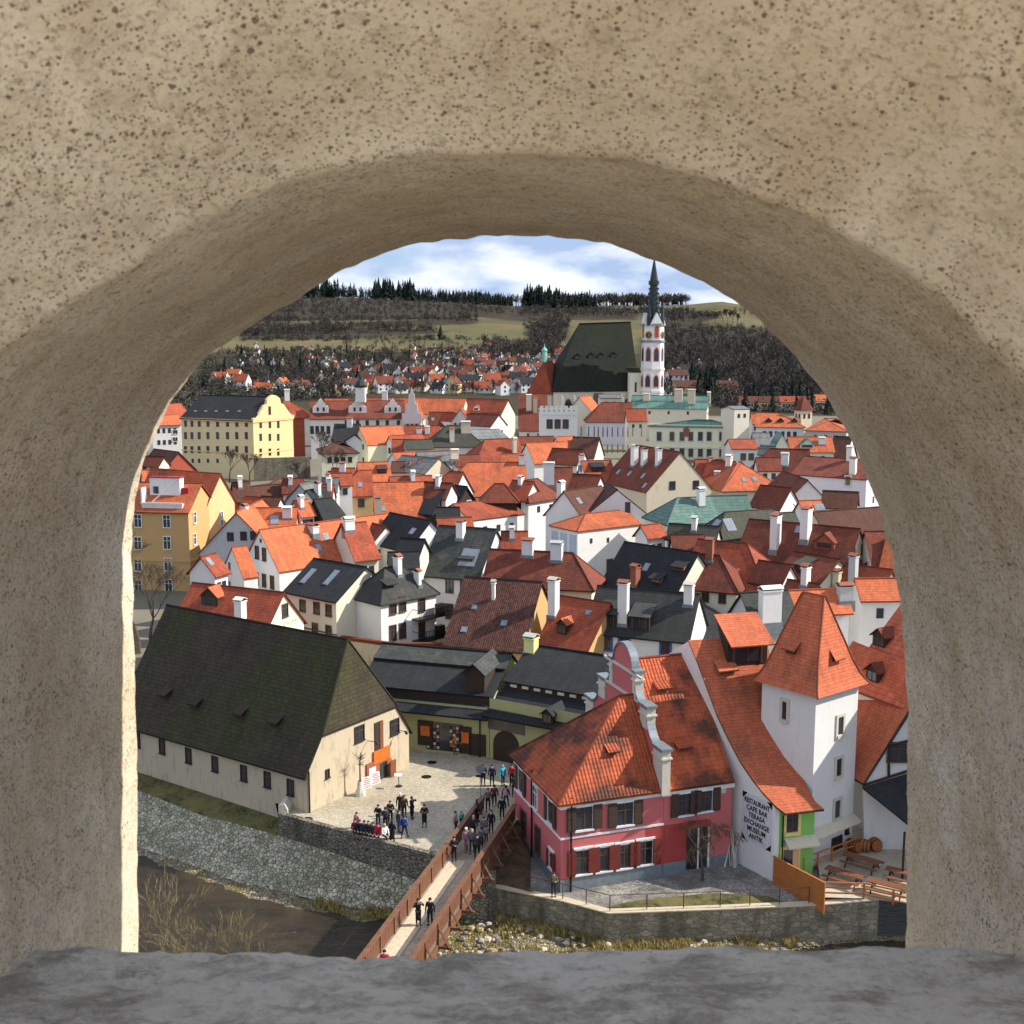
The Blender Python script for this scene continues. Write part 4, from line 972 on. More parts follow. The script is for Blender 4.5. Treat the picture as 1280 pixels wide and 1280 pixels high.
for k in range(12): m.box(-1.3 + k * .2, -1.18 + k * .2, -.75, 0, -.33, -.16, 1)
m.build('canopy', [MT['beige'], MT['stone']], rt_, p, rzf)
m = MB(); q = wp(-.12, .55, 0); m.tube((q.x, q.y, -.6), (q.x, q.y, prof[0][1] + 1.1), .06, n=5); m.build('downpipe', [MT['metal']], rt_)
# painted lettering on the white side wall
sp_ = on_plane(a0, wd, nn2, 946, 1026) - O_; rzs = math.atan2(-wd.y, -wd.x)
m = MB(); m.box(-1.45, 1.45, -.02, 0, -1.75, 1.75, 0)
for sx in (-1, 1):
    for sz in (-1, 1):
        cx_, cz_ = sx * 1.45, sz * 1.75; tri = [Vector((cx_, -.024, cz_)), Vector((cx_ - sx * .5, -.024, cz_)), Vector((cx_, -.024, cz_ - sz * .5))]
        m.poly(tri if sx * sz > 0 else tri[::-1], 1); m.poly((tri if sx * sz > 0 else tri[::-1])[::-1], 1)
sgn = m.build('painted_sign', [flat('paint_pale_grey', (.62, .61, .64)), MT['metal']], rt_, sp_, rzs)
def text(s, size, parent, loc, rx=R(90), rz=0, mat='metal', name='lettering', bold=.012, ext=.006, sx=1):
    cu = bpy.data.curves.new('t', 'FONT'); cu.body = s; cu.size = size; cu.align_x = 'CENTER'; cu.align_y = 'CENTER'; cu.extrude = ext; cu.offset = bold; cu.resolution_u = 2
    o = bpy.data.objects.new('t', cu); COL.objects.link(o); dg = bpy.context.evaluated_depsgraph_get(); me = bpy.data.meshes.new_from_object(o.evaluated_get(dg)); bpy.data.objects.remove(o)
    me.materials.clear(); me.materials.append(MT[mat]); o = link(name, me, parent, loc); o.rotation_euler = (rx, 0, rz); o.scale = (sx, 1, 1); return o
for i, s_ in enumerate(('RESTAURANT', 'CAFE BAR', 'TERASA', 'EXCHANGE', 'MUSEUM', 'ANTIK')):
    text(s_, .5, sgn, (0, -.034, 1.22 - i * .5), sx=.8 if i == 0 else .92)

# ---- big striped orange roof and annex right of the tower
bg_ = HE('large building with a ridged bright orange roof right of the white tower', (1058, 852), (1210, 908), ry=738, W=15, ze=9.5, roof='BIGO', wall='white', name='house', oh=.3, ends=('g', 'g'))
bg_.dorm((1098, 808), (1090, 852), w=1.3, h=.9, kind='gab', roof=MT['RB']); bg_.skyl((1113, 851, .4, .4))
# annex: half-timbered gable with orange roof, and the dark canopy
ax = empty('annex', P(1080, 1000, -1.3), 0, label='white half-timbered annex under the low end of the orange roof', cat='annex')
def axp(px, py, Y): return PY(px, py, Y) - Vector(ax.location)
m = MB(); dd_ = Vector((-3.0, 9.0, 0)); q = [axp(1079, 979, 79.6), axp(1165, 841, 79.6), axp(1165, 841, 79.6) + dd_, axp(1079, 979, 79.6) + dd_]; m.slab(q, .18, 0, 1); m.build('roof', [MT['TOW'], MT['wood']], ax)
m = MB(); m.prism([axp(1080, 983, 79.9), axp(1080, 1075, 79.9), axp(1165, 1075, 79.9), axp(1165, 850, 79.9)], (0, .3, 0)); m.build('wall', [MT['white']], ax)
m = MB()
for (a, b_, c, d) in ((1078, 982, 1140, 962), (1111, 934, 1111, 972), (1110, 932, 1140, 925)):
    m.tube(axp(a, b_, 79.8), axp(c, d, 79.8), .1, n=4)
m.build('timber', [MT['wood']], ax)
for px, py in ((1124, 940),): add_window(ax, axp(px, py, 79.85), 0, 1.6, 1.3, 'brown')
cn = empty('terrace_canopy', (24.5, 79, -1.35), 0, label='dark sloping canopy roof over the restaurant terrace', cat='canopy')
cl_ = Vector(cn.location)
m = MB(); m.slab([PY(1078, 984, 79.4) - cl_, PY(1150, 1042, 74.5) - cl_, PY(1185, 1010, 76) - cl_, PY(1150, 962, 79.4) - cl_], .12); m.build('roof', [MT['BLK']], cn)
for px, py, Y in ((1131, 1040, 74.8), (1160, 1010, 79)):
    m = MB(); q = PY(px, py, Y) - cl_; m.tube((q.x, q.y, 0), q, .09, n=5); m.build('post', [MT['wood']], cn)
# ================================================================ the town, house by house
def annexe(h1, h2): absorb(h1, h2)
CHR, BLK = 'CHR', 'BLK'
# --- row behind the barn
h = HR('red-roofed house with pale yellow lettered gable just behind the barn ridge', 240, 728, 356, 740.5, 786, zr=9.2, roof='OR', wall='pale', pitch=1.05)
h.dorm((262, 757), w=2.2, h=1.1, kind='gab', roof=MT['O']); h.chim((301, 778, 2.2), cap='O', w=.9); h.win('r', .9, 1.3, 'brown', (356, 763)); H_OST = h
p, rz = h.face('r', 363, 777); text('Ostrově', .75, h.root, p + Vector((.03, 0, 0)), rz=rz, mat='beige')
h = HE('cream two-storey house with black roof left of the balcony house', (357, 737.5), (420, 750), ry=703, W=9, he=6.5, roof=BLK, wall='cream', pitch=.8, oh=.3)
h.win('f', .8, 1.2, 'brown', (378.5, 757), (396, 760), (411, 763), (394, 786), (411, 789)); h.skyl((385, 720, .8, 2.4), (414, 722, .8, 2.4)); h.band(h.ze + h.zg - 4.0, 'bframe', 'f', .15, .06)
h = HE('white corner house with dark hipped roof and two iron balconies', (476, 751.5), (545, 738), C=(428, 743.5), ry=708, he=7, roof='CHR', wall='white', ends=(('h',), ('h',)), oh=.35)
h.win('f', .8, 1.6, 'brown', (491, 758), (503, 755), (491, 791), (503, 788), (527, 755), (527, 787))
h.chim((497, 715, 1.6), (522, 728, 1.1, .4)); h.dorm((487, 732), w=1.4, h=.4, over=.6)
for py in (769, 796):
    p, rz = h.face('f', 535, py); m = MB(); m.box(-2.3, 2.0, -1.3, 0, -.15, 0, 0); 
    for k in range(19): m.box(-2.3 + k * .235, -2.26 + k * .235, -1.3, -1.26, 0, 1.0, 0)
    m.box(-2.3, 2.0, -1.32, -1.25, 1.0, 1.06, 0); m.box(-2.3, -2.25, -1.3, 0, 1.0, 1.06, 0)
    m.box(.6, 1.6, -1.1, -.5, 0, 1.3, 0); m.build('balcony', [MT['metal']], h.root, p, rz)
h = HE('tall white house with a long grey slate roof behind the balcony house', (528, 715), (598, 721), ry=659, he=8.5, roof='SLATE', wall='white', pitch=1.0, oh=.4)
h.win('f', .9, 1.7, 'brown', (562, 731.5), (580.5, 733), (591, 734), (562, 764)); h.chim((576, 670, 1.6, .9)); h.skyl((586, 697, 2.2, 2.6), (531, 694)); h.dorm((582, 702), w=1.8, h=.4, over=.2)
h = HR('small black-roofed house tucked behind the balcony house chimneys', 484, 690, 524, 689, 706, zr=13, roof=BLK, wall='white'); h.chim((483, 704, 1.5, .9))
h = HE('ochre building under a patched weathered brown roof beside the slate-roofed house', (556, 803), (652, 811.5), ry=724, he=3.6, roof='MIX', wall='ochre', pitch=.9, oh=.3)
h.win('f', 1.9, .6, 'brown', (578, 823)); h.win('f', .9, 1.4, 'white', (618, 823)); h.skyl((580, 787, .7, .7), (630, 779, .7, .7), (593, 759, .6, .6)); h.chim((617, 748, 1.6, .35), d=.35)
h = HR('brown tiled house with a bright orange hip and two short white chimneys', 612, 686, 716, 691, 729, zr=13, roof='RB', wall='cream', ends=('g', 'h')); h.chim((660, 691, 1.3, 1.3), (696, 697, 1.5, 1.3))
h = HE('red-brown house with a little gabled dormer and a tall white chimney', (670, 808), (730, 819), ry=749, he=3.4, roof='OR', wall='ochre', pitch=.95, oh=.3)
h.chim((692, 766, 3.4, .9)); h.dorm((702, 793), w=1.2, h=1.2, kind='gab', roof=MT['O']); h.skyl((735, 766, .6, .6))
h = HE('white house with blue-framed windows and two big dormers on a mossy black roof', (734, 787), (860, 799.5), ry=737, ze=5.3, roof='CHR', wall='white', oh=.3)
h.win('f', .9, 1.4, 'blue', (758.5, 803), (780, 804), (832, 811)); h.chim((779, 776, 3.9, 1.0), (861, 752, 1.6, .9)); h.dorm((759, 784), w=2.0, h=1.5); h.dorm((799, 788), w=2.1, h=1.5, roof=MT['SLATE'])
m = MB(); [m.box(-.05, .3 + .15 * (k % 2), -.05, .0, .35 * k - 1, .35 * k - .68) for k in range(13)]; m.build('quoin', [MT['blframe']], h.root)
h = HE('black-roofed house between the blue-windowed house and the white tower', (871, 800), (950, 797), ry=746, W=12, he=4, roof=BLK, wall='white', ends=('g', 'h')); H_BK = h
h = HR('mossy grey-roofed house carrying the broad white chimney behind the tower', 925, 741, 985, 737, 775, zr=12.5, roof='CHR', wall='grey'); h.chim((962, 774, 2.6, 1.9))
h = HR('black-roofed house with brown hip and two tiny orange dormers', 780, 677, 874, 691, 741, zr=14.5, roof=BLK, wall='cream', ends=('g', 'g'))
h.dorm((848, 713), (820, 728), w=1.5, h=.6, over=.5, face='brick'); h.chim((794, 730, 1.9, .8, 'brick')); h.skyl((808, 709))
h = HR('brown-roofed cream house end right of the black roof', 872, 692, 899, 694, 733, zr=13.5, roof='RB', wall='cream', ends=('g', 'h')); h.chim((887, 697, 1.9, .8, 'brick')); h.rows('f', 2, (1.2,), .7, .9, 'brown')
h = HR('large red-brown house with a lit salmon hip and two skylights', 872, 673.5, 934, 679.5, 736, zr=14, roof='OR', wall='grey', ends=('g', 'h')); h.skyl((949, 720, .8, 1), (958, 719, .8, 1)); h.dorm((912, 722), w=1.4, h=.6)
h = HE('red-roofed house with narrow cream gable and grey dormer', (962, 727), (1016, 738), ry=694, he=5, W=9, roof='RB', wall='cream'); h.dorm((999, 716), w=1.5, h=1.0, roof=MT['OLIVE'])
h.rows('r', 1, (-1.6,), .6, .9, 'white')
h = HR('long dark red house with two tall white chimneys and a curved dormer', 936, 648.5, 1076, 661, 703, zr=15, roof='RB', wall='cream')
h.chim((969, 684, 3.9, .9), (1007, 671, 3.4, 1.0), d=1.6); h.dorm((1030, 686), w=2.6, h=.9, kind='gab', face='brick'); h.skyl((998, 662)); h.rows('r', 2, (.5, -1.5), .7, 1.2, 'brown')
m = MB(); m.box(0, 1.3, -.5, 5, -.15, 0); [m.box(1.22, 1.3, -.5 + k * .3, -.44 + k * .3, 0, 1) for k in range(19)]; m.box(1.2, 1.3, -.5, 5, 1, 1.08); m.build('balcony', [MT['wood']], h.root, (h.L, 3, h.ze - .8))
h = HR('reddish house with a grey-white chimney in front of the cream balcony gable', 1046, 703, 1116, 712, 741, zr=12.5, roof='OR', wall='white'); h.chim((1066, 729, 3.0, .8, 'grey'), (1046, 729, 1.2, .7, 'beige'))
h = HR('orange roof strip left behind the tower apex', 984, 738, 1056, 735, 762, zr=11.8, roof='O', wall='white'); h.chim((1056, 747, 1.0, 1.4, 'grey'))
h = HR('orange-roofed house at the right edge above the striped roof', 1068, 723, 1150, 722, 745, zr=12.2, roof='O', wall='white')
h = HR('brown long-roofed house at the right edge with a small dish', 1016, 640, 1118, 632, 664, zr=16, roof='BR', wall='cream')
h = HR('red roof at the right edge above the balcony gable', 1080, 664, 1140, 664, 708, zr=14, roof='RB', wall='white')
h = HR('salmon roof slope at the far right edge beside the arch', 1108, 668, 1160, 672, 712, zr=13, roof='O', wall='lemon')
# --- left middle
h = HE('tall orange-ochre house with white-framed windows at the left edge of the opening', (120, 635.5), (235, 638.5), C=(258.5, 628), he=12, ze=12.2, zr=15.5, roof='O', wall='ochre', oh=.35, ends=(('h',), 'g'))
h.win('f', 1.0, 1.7, 'white', (172.5, 651), (208.5, 651.5), (172.5, 679), (209, 678.5), (172.5, 706), (210, 705.5), (173, 733), (211, 732)); h.band(h.zg + h.ze - 7.2, 'ochre', 'fr', .3, .15); h.win('r', .8, 1.5, 'white', (243, 647), (243, 674))
m = MB(); m.box(0, 6.0, 0, 3.4, 0, 1.0, 0); m.box(.3, 4.8, 2.0, 3.3, 1, 4.4, 0); m.box(4.9, 5.9, 2.3, 3.3, 1, 3.0, 2); m.box(.8, 1.6, 1.9, 2.0, 2.2, 3.2, 1); m.box(-.1, 6.1, -.1, .1, .9, 1.2, 0); m.box(-.1, .1, 0, 1.5, 1, 3.2, 0); m.box(.2, 4.9, 1.9, 3.4, 4.4, 4.55, 2)
for k in range(12): m.box(.1 + k * .25, .14 + k * .25, 1.95, 2.0, 4.5, 5.5, 3)
m.box(.1, 3.2, 1.95, 2.0, 5.5, 5.55, 3); m.tube((1.2, .8, 1.2), (5.2, .8, 4.4), .08, n=4, mi=0)
m.build('roof_terrace', [MT['white'], MT['glass'], MT['red'], MT['metal']], h.root, (h.L - 7.0, .3, h.ze - .2))
h = HE('orange gabled wing joined to the back of the ochre corner house', (258.5, 629), (293, 623.5), C=None, W=14, ry=592, ze=12.4, axis='x', roof='O', wall='gold', oh=.25); h.rows('f', 1, (2.0, 3.2), .5, .8, 'white')
h = HR('cream house with brown roof behind the roof terrace', 168, 569, 206, 571, 580, zr=19, roof='RB', wall='cream'); h.rows('f', 3, (1.2,), .7, 1, 'brown')
h = HR('brown-red roofed house peeping above the roof terrace', 192, 561, 224, 565, 590, zr=18.4, roof='BR', wall='umber')
h = HR('small reddish house under the arch left of the mansion', 176, 588, 220, 586, 604, zr=15, roof='O', wall='white')
h = HE('white house with an orange roof left of the yellow mansion', (190, 531), (226, 530), ry=519, he=9, W=10, roof='O', wall='white'); h.rows('f', 4, (1.6, 4.6), .7, 1.2, 'far'); h.win('f', 1.2, 1.0, 'white', (219, 540), (219, 549))
h = HR('yellow turreted gable house above the white house on the left', 196, 506, 226, 504, 520, zr=21, roof='OR', wall='yell')
h = HE('white half gable house with grey side front and long orange roof', (250, 689), (345, 690), ry=640, W=12, he=5.5, axis='x', roof='O', wall='grey', oh=.2); h.win('f', .9, 1.2, 'far', (288, 671), (304.5, 670), (317, 669.5))
h = HR('long orange roof running behind the grey-fronted house', 299, 635, 372, 634, 664, zr=14.4, roof='O', wall='grey', pitch=.9); h.skyl((277, 659), (343, 650, 1.2, 1.6)); h.chim((359, 645, .9, 1.2))
h = HE('small white pointed gable with orange roof in front of the grey front', (278, 713), (305, 722), ry=684, W=1.8, he=5.5, axis='x', roof='O', wall='white', oh=.1, og=.1); h.win('f', .5, 1.2, 'far', (287, 709)); h.win('f', .5, .7, 'far', (281, 729), (287, 730))
h = HR('low brown-orange lean roof at the foot of the ochre house', 250, 696, 270, 691, 714, zr=10.5, roof='OR', wall='white'); h.skyl((262, 702))
h = HE('white gabled house with a big bright orange roof and two skylights', (304.7, 702), (349, 713), ry=662, W=21, axis='x', roof='O', wall='white', og=.15, oh=.15)
h.win('f', .7, 1.5, 'brown', (312, 721), (321, 723), (330.5, 725.5), (340.5, 728), (321.5, 690.5), (330.5, 693)); h.win('f', .4, .5, 'far', (326, 676)); h.skyl((398, 685), (407.5, 671)); h.chim((391, 664, .6, 1.5))
h = HR('orange-red hip-roofed house right of the big orange roof', 425, 655, 458, 652, 696, zr=14.2, roof='OR', wall='cream'); h.chim((436, 660, 1.0, 1.3))
h = HE('white blank gable house beneath the black roofs at centre left', (454, 693), (511, 686), ry=658, W=10, he=6.5, axis='x', roof='RB', wall='white', oh=.1, og=.1); h.win('f', .3, .5, 'far', (474, 689))
h = HR('black-roofed house with one skylight above the white blank gable', 487, 640.5, 539, 651, 680, zr=14.6, roof=BLK, wall='white'); h.skyl((516, 664, 1, 1))
h = HR('narrow red roof ladder beside the slate roof', 545, 648, 590, 646, 672, zr=13.6, roof='OR', wall='white')
h = HE('square yellow house with brown windows below a shallow orange hip', (417, 618.5), (465, 617.5), ry=588, W=9, he=8, roof='OR', wall='gold', ends=(('h',), 'g')); h.win('f', .9, 1.2, 'brown', (433.5, 629), (451.5, 628.5), (433.5, 646)); h.skyl((450, 606))
h = HR('broad orange roof with a white chimney right of the yellow square house', 466, 603, 530, 602, 647, zr=15.6, roof='O', wall='white', ends=('g', 'g')); h.chim((533, 632, 2.0, 1.0), (473, 645, 2.6, 1.0, 'beige')); h.skyl((479, 636))
h = HR('orange double-pitched house in the middle of the old town left side', 446, 578, 487, 577, 602, zr=17.5, roof='O', wall='gold'); h.dorm((478, 592), w=1.6, h=.9, roof=MT['BR'])
h = HR('small orange-red roof left of the double-pitched house', 414, 585, 444, 585, 600, zr=16.5, roof='OR', wall='cream'); h.chim((428, 588, 1.0, 1.0))
h = HE('white gable house under an orange roof in the left mid town', (482, 579), (500, 583), ry=566, W=12, he=7, axis='x', roof='O', wall='white', oh=.1, og=.1)
h = HE('small white house with brown roof and two windows', (489, 589), (507, 589), ry=577, W=6, he=6, roof='BR', wall='white'); h.rows('f', 2, (1.6,), .9, 1.3)
h = HE('narrow yellow twin gable house, left one with orange roof', (507, 588), (517, 588), ry=573, W=9, he=7, axis='x', roof='O', wall='gold', oh=.1, og=.1); h.rows('f', 1, (1.8,), .7, 1.2)
h = HE('narrow cream gable house right of the yellow twin gable', (517, 588), (530, 589), ry=574, W=9, he=7, axis='x', roof='BR', wall='cream', oh=.1, og=.1); h.rows('f', 1, (1.8,), .7, 1.2)
h = HE('wide grey-cream gable house with grey roof at centre left', (531, 592), (566, 588), ry=573, W=10, he=6.5, axis='x', roof='GY', wall='beige', oh=.1, og=.1); h.rows('f', 2, (1.8,), .7, 1.4)
h = HR('low white strip house below the olive hipped roof', 520, 565, 572, 563, 574, zr=18, roof='GY', wall='blue')
h = HR('flat grey roofed terrace house right of the strip house', 566, 569, 600, 568, 580, zr=17.4, roof='RB', wall='white'); h.chim((568, 572, 1.2, 1.4, 'cream'))
h = HR('huge bright orange roof in the very centre of the town', 585, 578, 657, 577.5, 618, zr=17, roof='O', wall='cream', ends=('h', 'g'), pitch=.9); h.chim((652, 579, 1.2, 1.0))
h = HR('red hipped annex on the left of the huge orange roof', 562, 589, 580, 590, 618, zr=15.5, roof='OR', wall='white', ends=('h', 'g'))
h = HR('red-brown pyramid roof in front of the huge orange roof', 618, 604.5, 630, 604.5, 625, zr=15.4, roof='RB', wall='wood', ends=('h', 'h'))
h = HR('red-brown hipped roof under the twin chimneys', 657, 600, 672, 598, 622, zr=15.4, roof='RB', wall='white', ends=('h', 'h'))
h = HE('black wooden gable house left of the bare white house', (540, 641), (572, 634), ry=612, W=9, he=5, axis='x', roof=BLK, wall='wood', oh=.3)
h = HE('second black wooden gable house with one window, the nearer to the white house', (569, 634), (597, 630), ry=608, W=9, he=5.5, axis='x', roof=BLK, wall='wood', oh=.3); h.win('f', .8, .8, 'white', (586, 629)); h.chim((597, 621, 1.6, 1.2))
h = HR('low black-roofed shed in front of the two wooden gables', 545, 634, 575, 634, 646, zr=12.6, roof=BLK, wall='wood')
h = HE('white house with a stout white chimney between two orange roofs', (590, 650), (655, 642), ry=626, W=9, he=5, roof='OR', wall='white', oh=.1); h.chim((625, 648, 4.4, 2.4, 'white'))
h = HE('large white building with panels tinted blue for shade below an orange roof', (722, 663), (800, 654), C=(632, 662), he=8.5, zr=None, ry=641, roof='O', wall='white', ends=(('h', 4), 'g'), oh=.2)
h.win('f', .4, .7, 'far', (739, 676), (760, 675), (808, 677)); h.win('f', 1, 1.6, 'brown', (762, 706)); h.chim((675, 645, 1.1, 1.0), (681, 643, 1.1, 1.0), (652, 650, .5, .4))
for u in (0, .33, .66): 
    p = Vector((-.03, h.W * (u + .17), h.ze - 3)); m = MB(); m.box(-.02, 0, -h.W * .12, h.W * .12, -2.6, 2.2); m.build('shade_panel', [MT['blue']], h.root, p)  # pale blue puts the bluish shade of this side into the colour
h = HR('orange-red roof wedge right of the large white building', 800, 657, 826, 654, 668, zr=13, roof='OR', wall='white')
h = HE('white house with ragged stepped gable and brown roof', (724, 650), (818, 649), ry=612, W=9, he=4.5, axis='x', roof='BR', wall='white', oh=.1, og=.05); h.win('f', .8, 1.8, 'far', (784.5, 635)); h.chim((752, 632, 2.2, 1.6, 'pinkw'), (770, 622, .9, 3.4, 'white'))
h = HR('brown roof with tall white chimney left of the stepped gable', 704, 614, 752, 607, 643, zr=14.8, roof='BR', wall='white'); h.chim((701, 636, 3.9, 1.0)); h.skyl((724, 626))
h = HE('big brown-red roofed house with three white chimneys and a cream gable', (752, 601), (808.5, 614), C=(897, 611), ry=560, he=8, W=None, roof='RB', wall='beige', oh=.2, og=.1)
h.win('r', 1.2, 1.5, 'far', (840.5, 607), (870, 606)); h.chim((793, 580, 3.0, 1.2), (805, 580, 2.4, .8), (823, 580, 2.4, .8)); h.skyl((773, 590), (787, 592), (804, 595), (806, 607))
h = HR('red-brown roof with two wedge chimneys at the centre', 680, 584, 716, 584, 626, zr=16, roof='RB', wall='white'); h.chim((671, 597, 2.2, 1.2), (686, 604, 3.2, 1.8))
h = HR('orange-red roof strip behind the wedge chimneys', 726, 576, 764, 575, 601, zr=17, roof='OR', wall='white'); h.chim((727, 580, 1.4, .8)); h.dorm((748, 590), w=2.4, h=1.0, roof=MT['BLK'])
h = HR('bright orange roof with a whitewashed end chimney', 657, 554, 705, 552, 576, zr=18, roof='O', wall='white'); h.chim((664, 574, 2.6, 1.0, 'beige'))
h = HR('reddish square roof block left of the bright orange one', 606, 549.5, 648, 548, 576, zr=18.4, roof='OR', wall='ochre', ends=('h', 'g')); h.chim((643, 567, 3.0, .8, 'beige'))
h = HR('small orange cube roof in front of the reddish block', 626, 567, 648, 567, 577, zr=17.2, roof='O', wall='white')
h = HR('brown roof right of the bright orange roof in front of the palace', 716, 546, 750, 547, 570, zr=18.6, roof='BR', wall='cream')
h = HR('orange roof seam between the bright and the brown roofs', 694, 546, 718, 545, 563, zr=19, roof='O', wall='cream')
h = HR('thin brown roof line behind the orange cube roof', 640, 546, 692, 545, 553, zr=19.4, roof='RB', wall='cream')
h = HR('red-brown roof at the foot of the palace right side', 868, 574, 904, 574, 592, zr=17, roof='OR', wall='white'); h.chim((889, 582, 1.2, 1.0))
h = HE('cream house with an orange pyramid roof and one brown window', (903, 612), (980, 610), ry=577, W=12, he=6.5, roof='O', wall='pale', ends=(('h',), ('h',)), oh=.4); h.win('f', 1.4, 1.6, 'brown', (959, 621.5)); h.skyl((930, 600), (943, 599)); h.pipe('f', h.L * .55)
h = HR('red roofs joined behind the pyramid-roofed cream house', 885, 575, 920, 577, 606, zr=16.4, roof='OR', wall='white'); h.chim((897, 600, 1.2, 1.0), (911, 581, 1.4, 1.0))
h = HR('green copper roof with a white chimney', 846, 622.5, 896, 620, 650, zr=14.5, roof='GN', wall='pale', ends=('h', 'g'), pitch=.8); h.chim((876, 630, 2.0, 1.0))
h = HR('second green copper roof, the right-hand one of the pair', 884, 620, 934, 619, 645, zr=14.2, roof='GN', wall='grey', pitch=.8)
h = HE('small pale yellow house front under the left copper roof', (822, 644), (853, 651), ry=640, W=4, he=5, roof='GN', wall='pale', oh=.15); h.rows('f', 2, (1.4,), .7, .9)
h = HR('dark grey house with two skylight dormers beside the copper roofs', 906, 640, 966, 636, 668, zr=14, roof='OLIVE', wall='grey', ends=('h', 'g')); h.skyl((894, 657, 1.4, 2), (912, 656, 1.4, 2))
h = HR('small dark gable roof next to the skylight house', 974, 641, 994, 640, 653, zr=13.6, roof='OLIVE', wall='pinkw')
h = HE('salmon-roofed little house with pinkish gable', (976, 645), (1002, 641), ry=629, W=7, he=5, axis='x', roof='O', wall='pinkw', oh=.1); h.win('f', 1, 1.2, 'far', (999, 639))
h = HR('orange mansard house behind the little pinkish gable', 998, 626, 1026, 625, 640, zr=15, roof='O', wall='white'); h.skyl((1021, 634), (1027, 634))
h = HR('low brown roof under the mauve wall', 1028, 613, 1074, 615, 632, zr=15, roof='BR', wall='white')
h = HR('red-brown roof with long grey dormer left of the mauve wall', 978, 588, 1010, 600, 625, zr=15.5, roof='RB', wall='white'); h.dorm((994, 617), w=2.6, h=1.0)
h = HE('long mauve-white house with a wide brown-red roof', (990, 592), (1083, 598.5), ry=573, W=13, he=7, roof='RB', wall='mauve', oh=.3); h.win('f', .9, 1.6, 'stone', (1060, 601)); h.chim((1066, 592, 2.6, 1.1), (1062, 575, 2.2, 1.0)); h.pipe('f', 1.5); h.rows('r', 2, (1.8, 4.2), .7, 1.2, 'far')
h = HR('wide red-brown roof with a square white chimney', 963, 560.5, 1012, 562, 590, zr=17.4, roof='RB', wall='white', ends=('h', 'g')); h.chim((981, 580, 1.8, 1.4))
h = HR('dark brown roof under the right arch edge', 1042, 545, 1066, 546, 580, zr=18, roof='BR', wall='white'); h.chim((1061, 580, 2.4, 1.2), (1052, 580, .8, 1.2))
h = HR('orange roof with two green copper-edged gables behind the brown roofs', 984, 546, 1040, 546, 563, zr=18.6, roof='O', wall='cream'); h.dorm((1009, 560), w=3, h=.8, kind='gab', roof=MT['TEAL'], face='mint'); h.chim((1027, 554, .9, 1.4))
h = HE('cream gable with green copper edging left of that orange roof', (966, 562), (988, 562), ry=542, W=5, he=6, axis='x', roof='TEAL', wall='cream', oh=.1)
h = HE('white house with hipped orange roof and three small dormers', (945, 532.5), (1005, 533.5), ry=516.5, W=13, he=7, roof='O', wall='white', ends=('g', ('h',))); h.dorm((961, 528), (976, 528), (993, 528), w=1.4, h=.6, kind='gab'); h.rows('f', 6, (2.0,), .9, 1.5)
h = HE('long orange hipped roof right of the white three-dormer house', (1007, 537), (1058, 538.5), ry=523, W=13, he=5, roof='O', wall='grey', ends=(('h',), ('h',)))
h = HR('orange-roofed wing left behind the three-dormer house', 938, 517, 952, 517, 528, zr=20, roof='O', wall='white'); h.rows('f', 2, (1.5,), .8, 1.2)
# small church tower with red spire
b_ = PY(1003.5, 532, 300); r_ = empty('chapel_tower', (b_.x, b_.y, 5), R(20), label='small cream tower with a steep red spire among the right-hand roofs', cat='tower')
zt = PY(1003, 513, 300).z - 5; m = MB(); m.box(-1.6, 1.6, -1.6, 1.6, -2, zt); m.build('wall', [MT['pale']], r_)
m = MB(); za = PY(1003, 501, 300).z - 5
c4 = [Vector((x, y, zt)) for x, y in ((-2, -2), (2, -2), (2, 2), (-2, 2))]
for i in range(4): m.slab([c4[i], c4[(i + 1) % 4], Vector((0, 0, za + 1.5))], 0)
m.build('roof', [MT['RB']], r_)
for k in range(4):
    a = k * math.pi / 2
    for s in (-.7, .7):
        p = Matrix.Rotation(a, 3, 'Z') @ Vector((s, -1.6, zt - 1.4)); add_window(r_, p, a, .6, 1.2, 'far')
# --- church quarter
D_ = 372
h = HE('yellow mansion with a long dark roof and a baroque gable front', (226, 521.4), (316, 524.8), W=15, ry=495, he=13, ze=17.3, roof=BLK, wall='yell', og=.1, oh=.4)
h.win('f', .9, 1.7, 'far', *[(x, y) for x in (232, 240, 249, 260, 272, 284.5, 296, 308) for y in (529, 544.5, 562)]); h.win('f', .7, 1, 'far', *[(x, 576) for x in (241, 249, 260, 272)])
h.win('r', .9, 1.7, 'far', *[(x, y) for x in (325.5, 337, 347.5) for y in (530.5, 546.5, 565)]); h.band(h.ze + h.zg - .7, 'gold', 'fr', .6, .3); h.band(h.ze + h.zg - 8.2, 'gold', 'fr', .3, .15)
h.skyl(*[(x, 514) for x in (244, 257, 270, 284, 299)], w=.8, h=.5)
Wm = h.W; gz = h.ze; hz = h.zr
out = [(-.2, 0), (-.2, 1.0), (.8, 1.1), (Wm * .12, 2.2), (Wm * .2, 4.0), (Wm * .25, 5.2), (Wm * .32, 5.6), (Wm * .34, 7.3), (Wm * .42, 8.4), (Wm * .5, 8.8)]
out += [(Wm - y, z) for y, z in out[::-1][1:]]
m = MB(); m.prism([Vector((0, y, gz - .3 + z * (hz - gz) / 7.6)) for y, z in out][::-1], (.7, 0, 0)); m.build('gable', [MT['gold']], h.root, (h.L - .35, 0, 0))
wq = MB(); wq.box(0, .06, 0.0, Wm, -2, gz); wq.build('gable_front', [MT['gold']], h.root, (h.L + .005, 0, 0))
h.win('r', .8, 2.0, 'far', (335.5, 513))
for w_ in [c for c in h.root.children if c.name.startswith('window') and abs(c.rotation_euler.z - math.pi / 2) < .1]: w_.location.x += .08 if w_.location.z < gz else .42
b = PY(318, 600, 262)
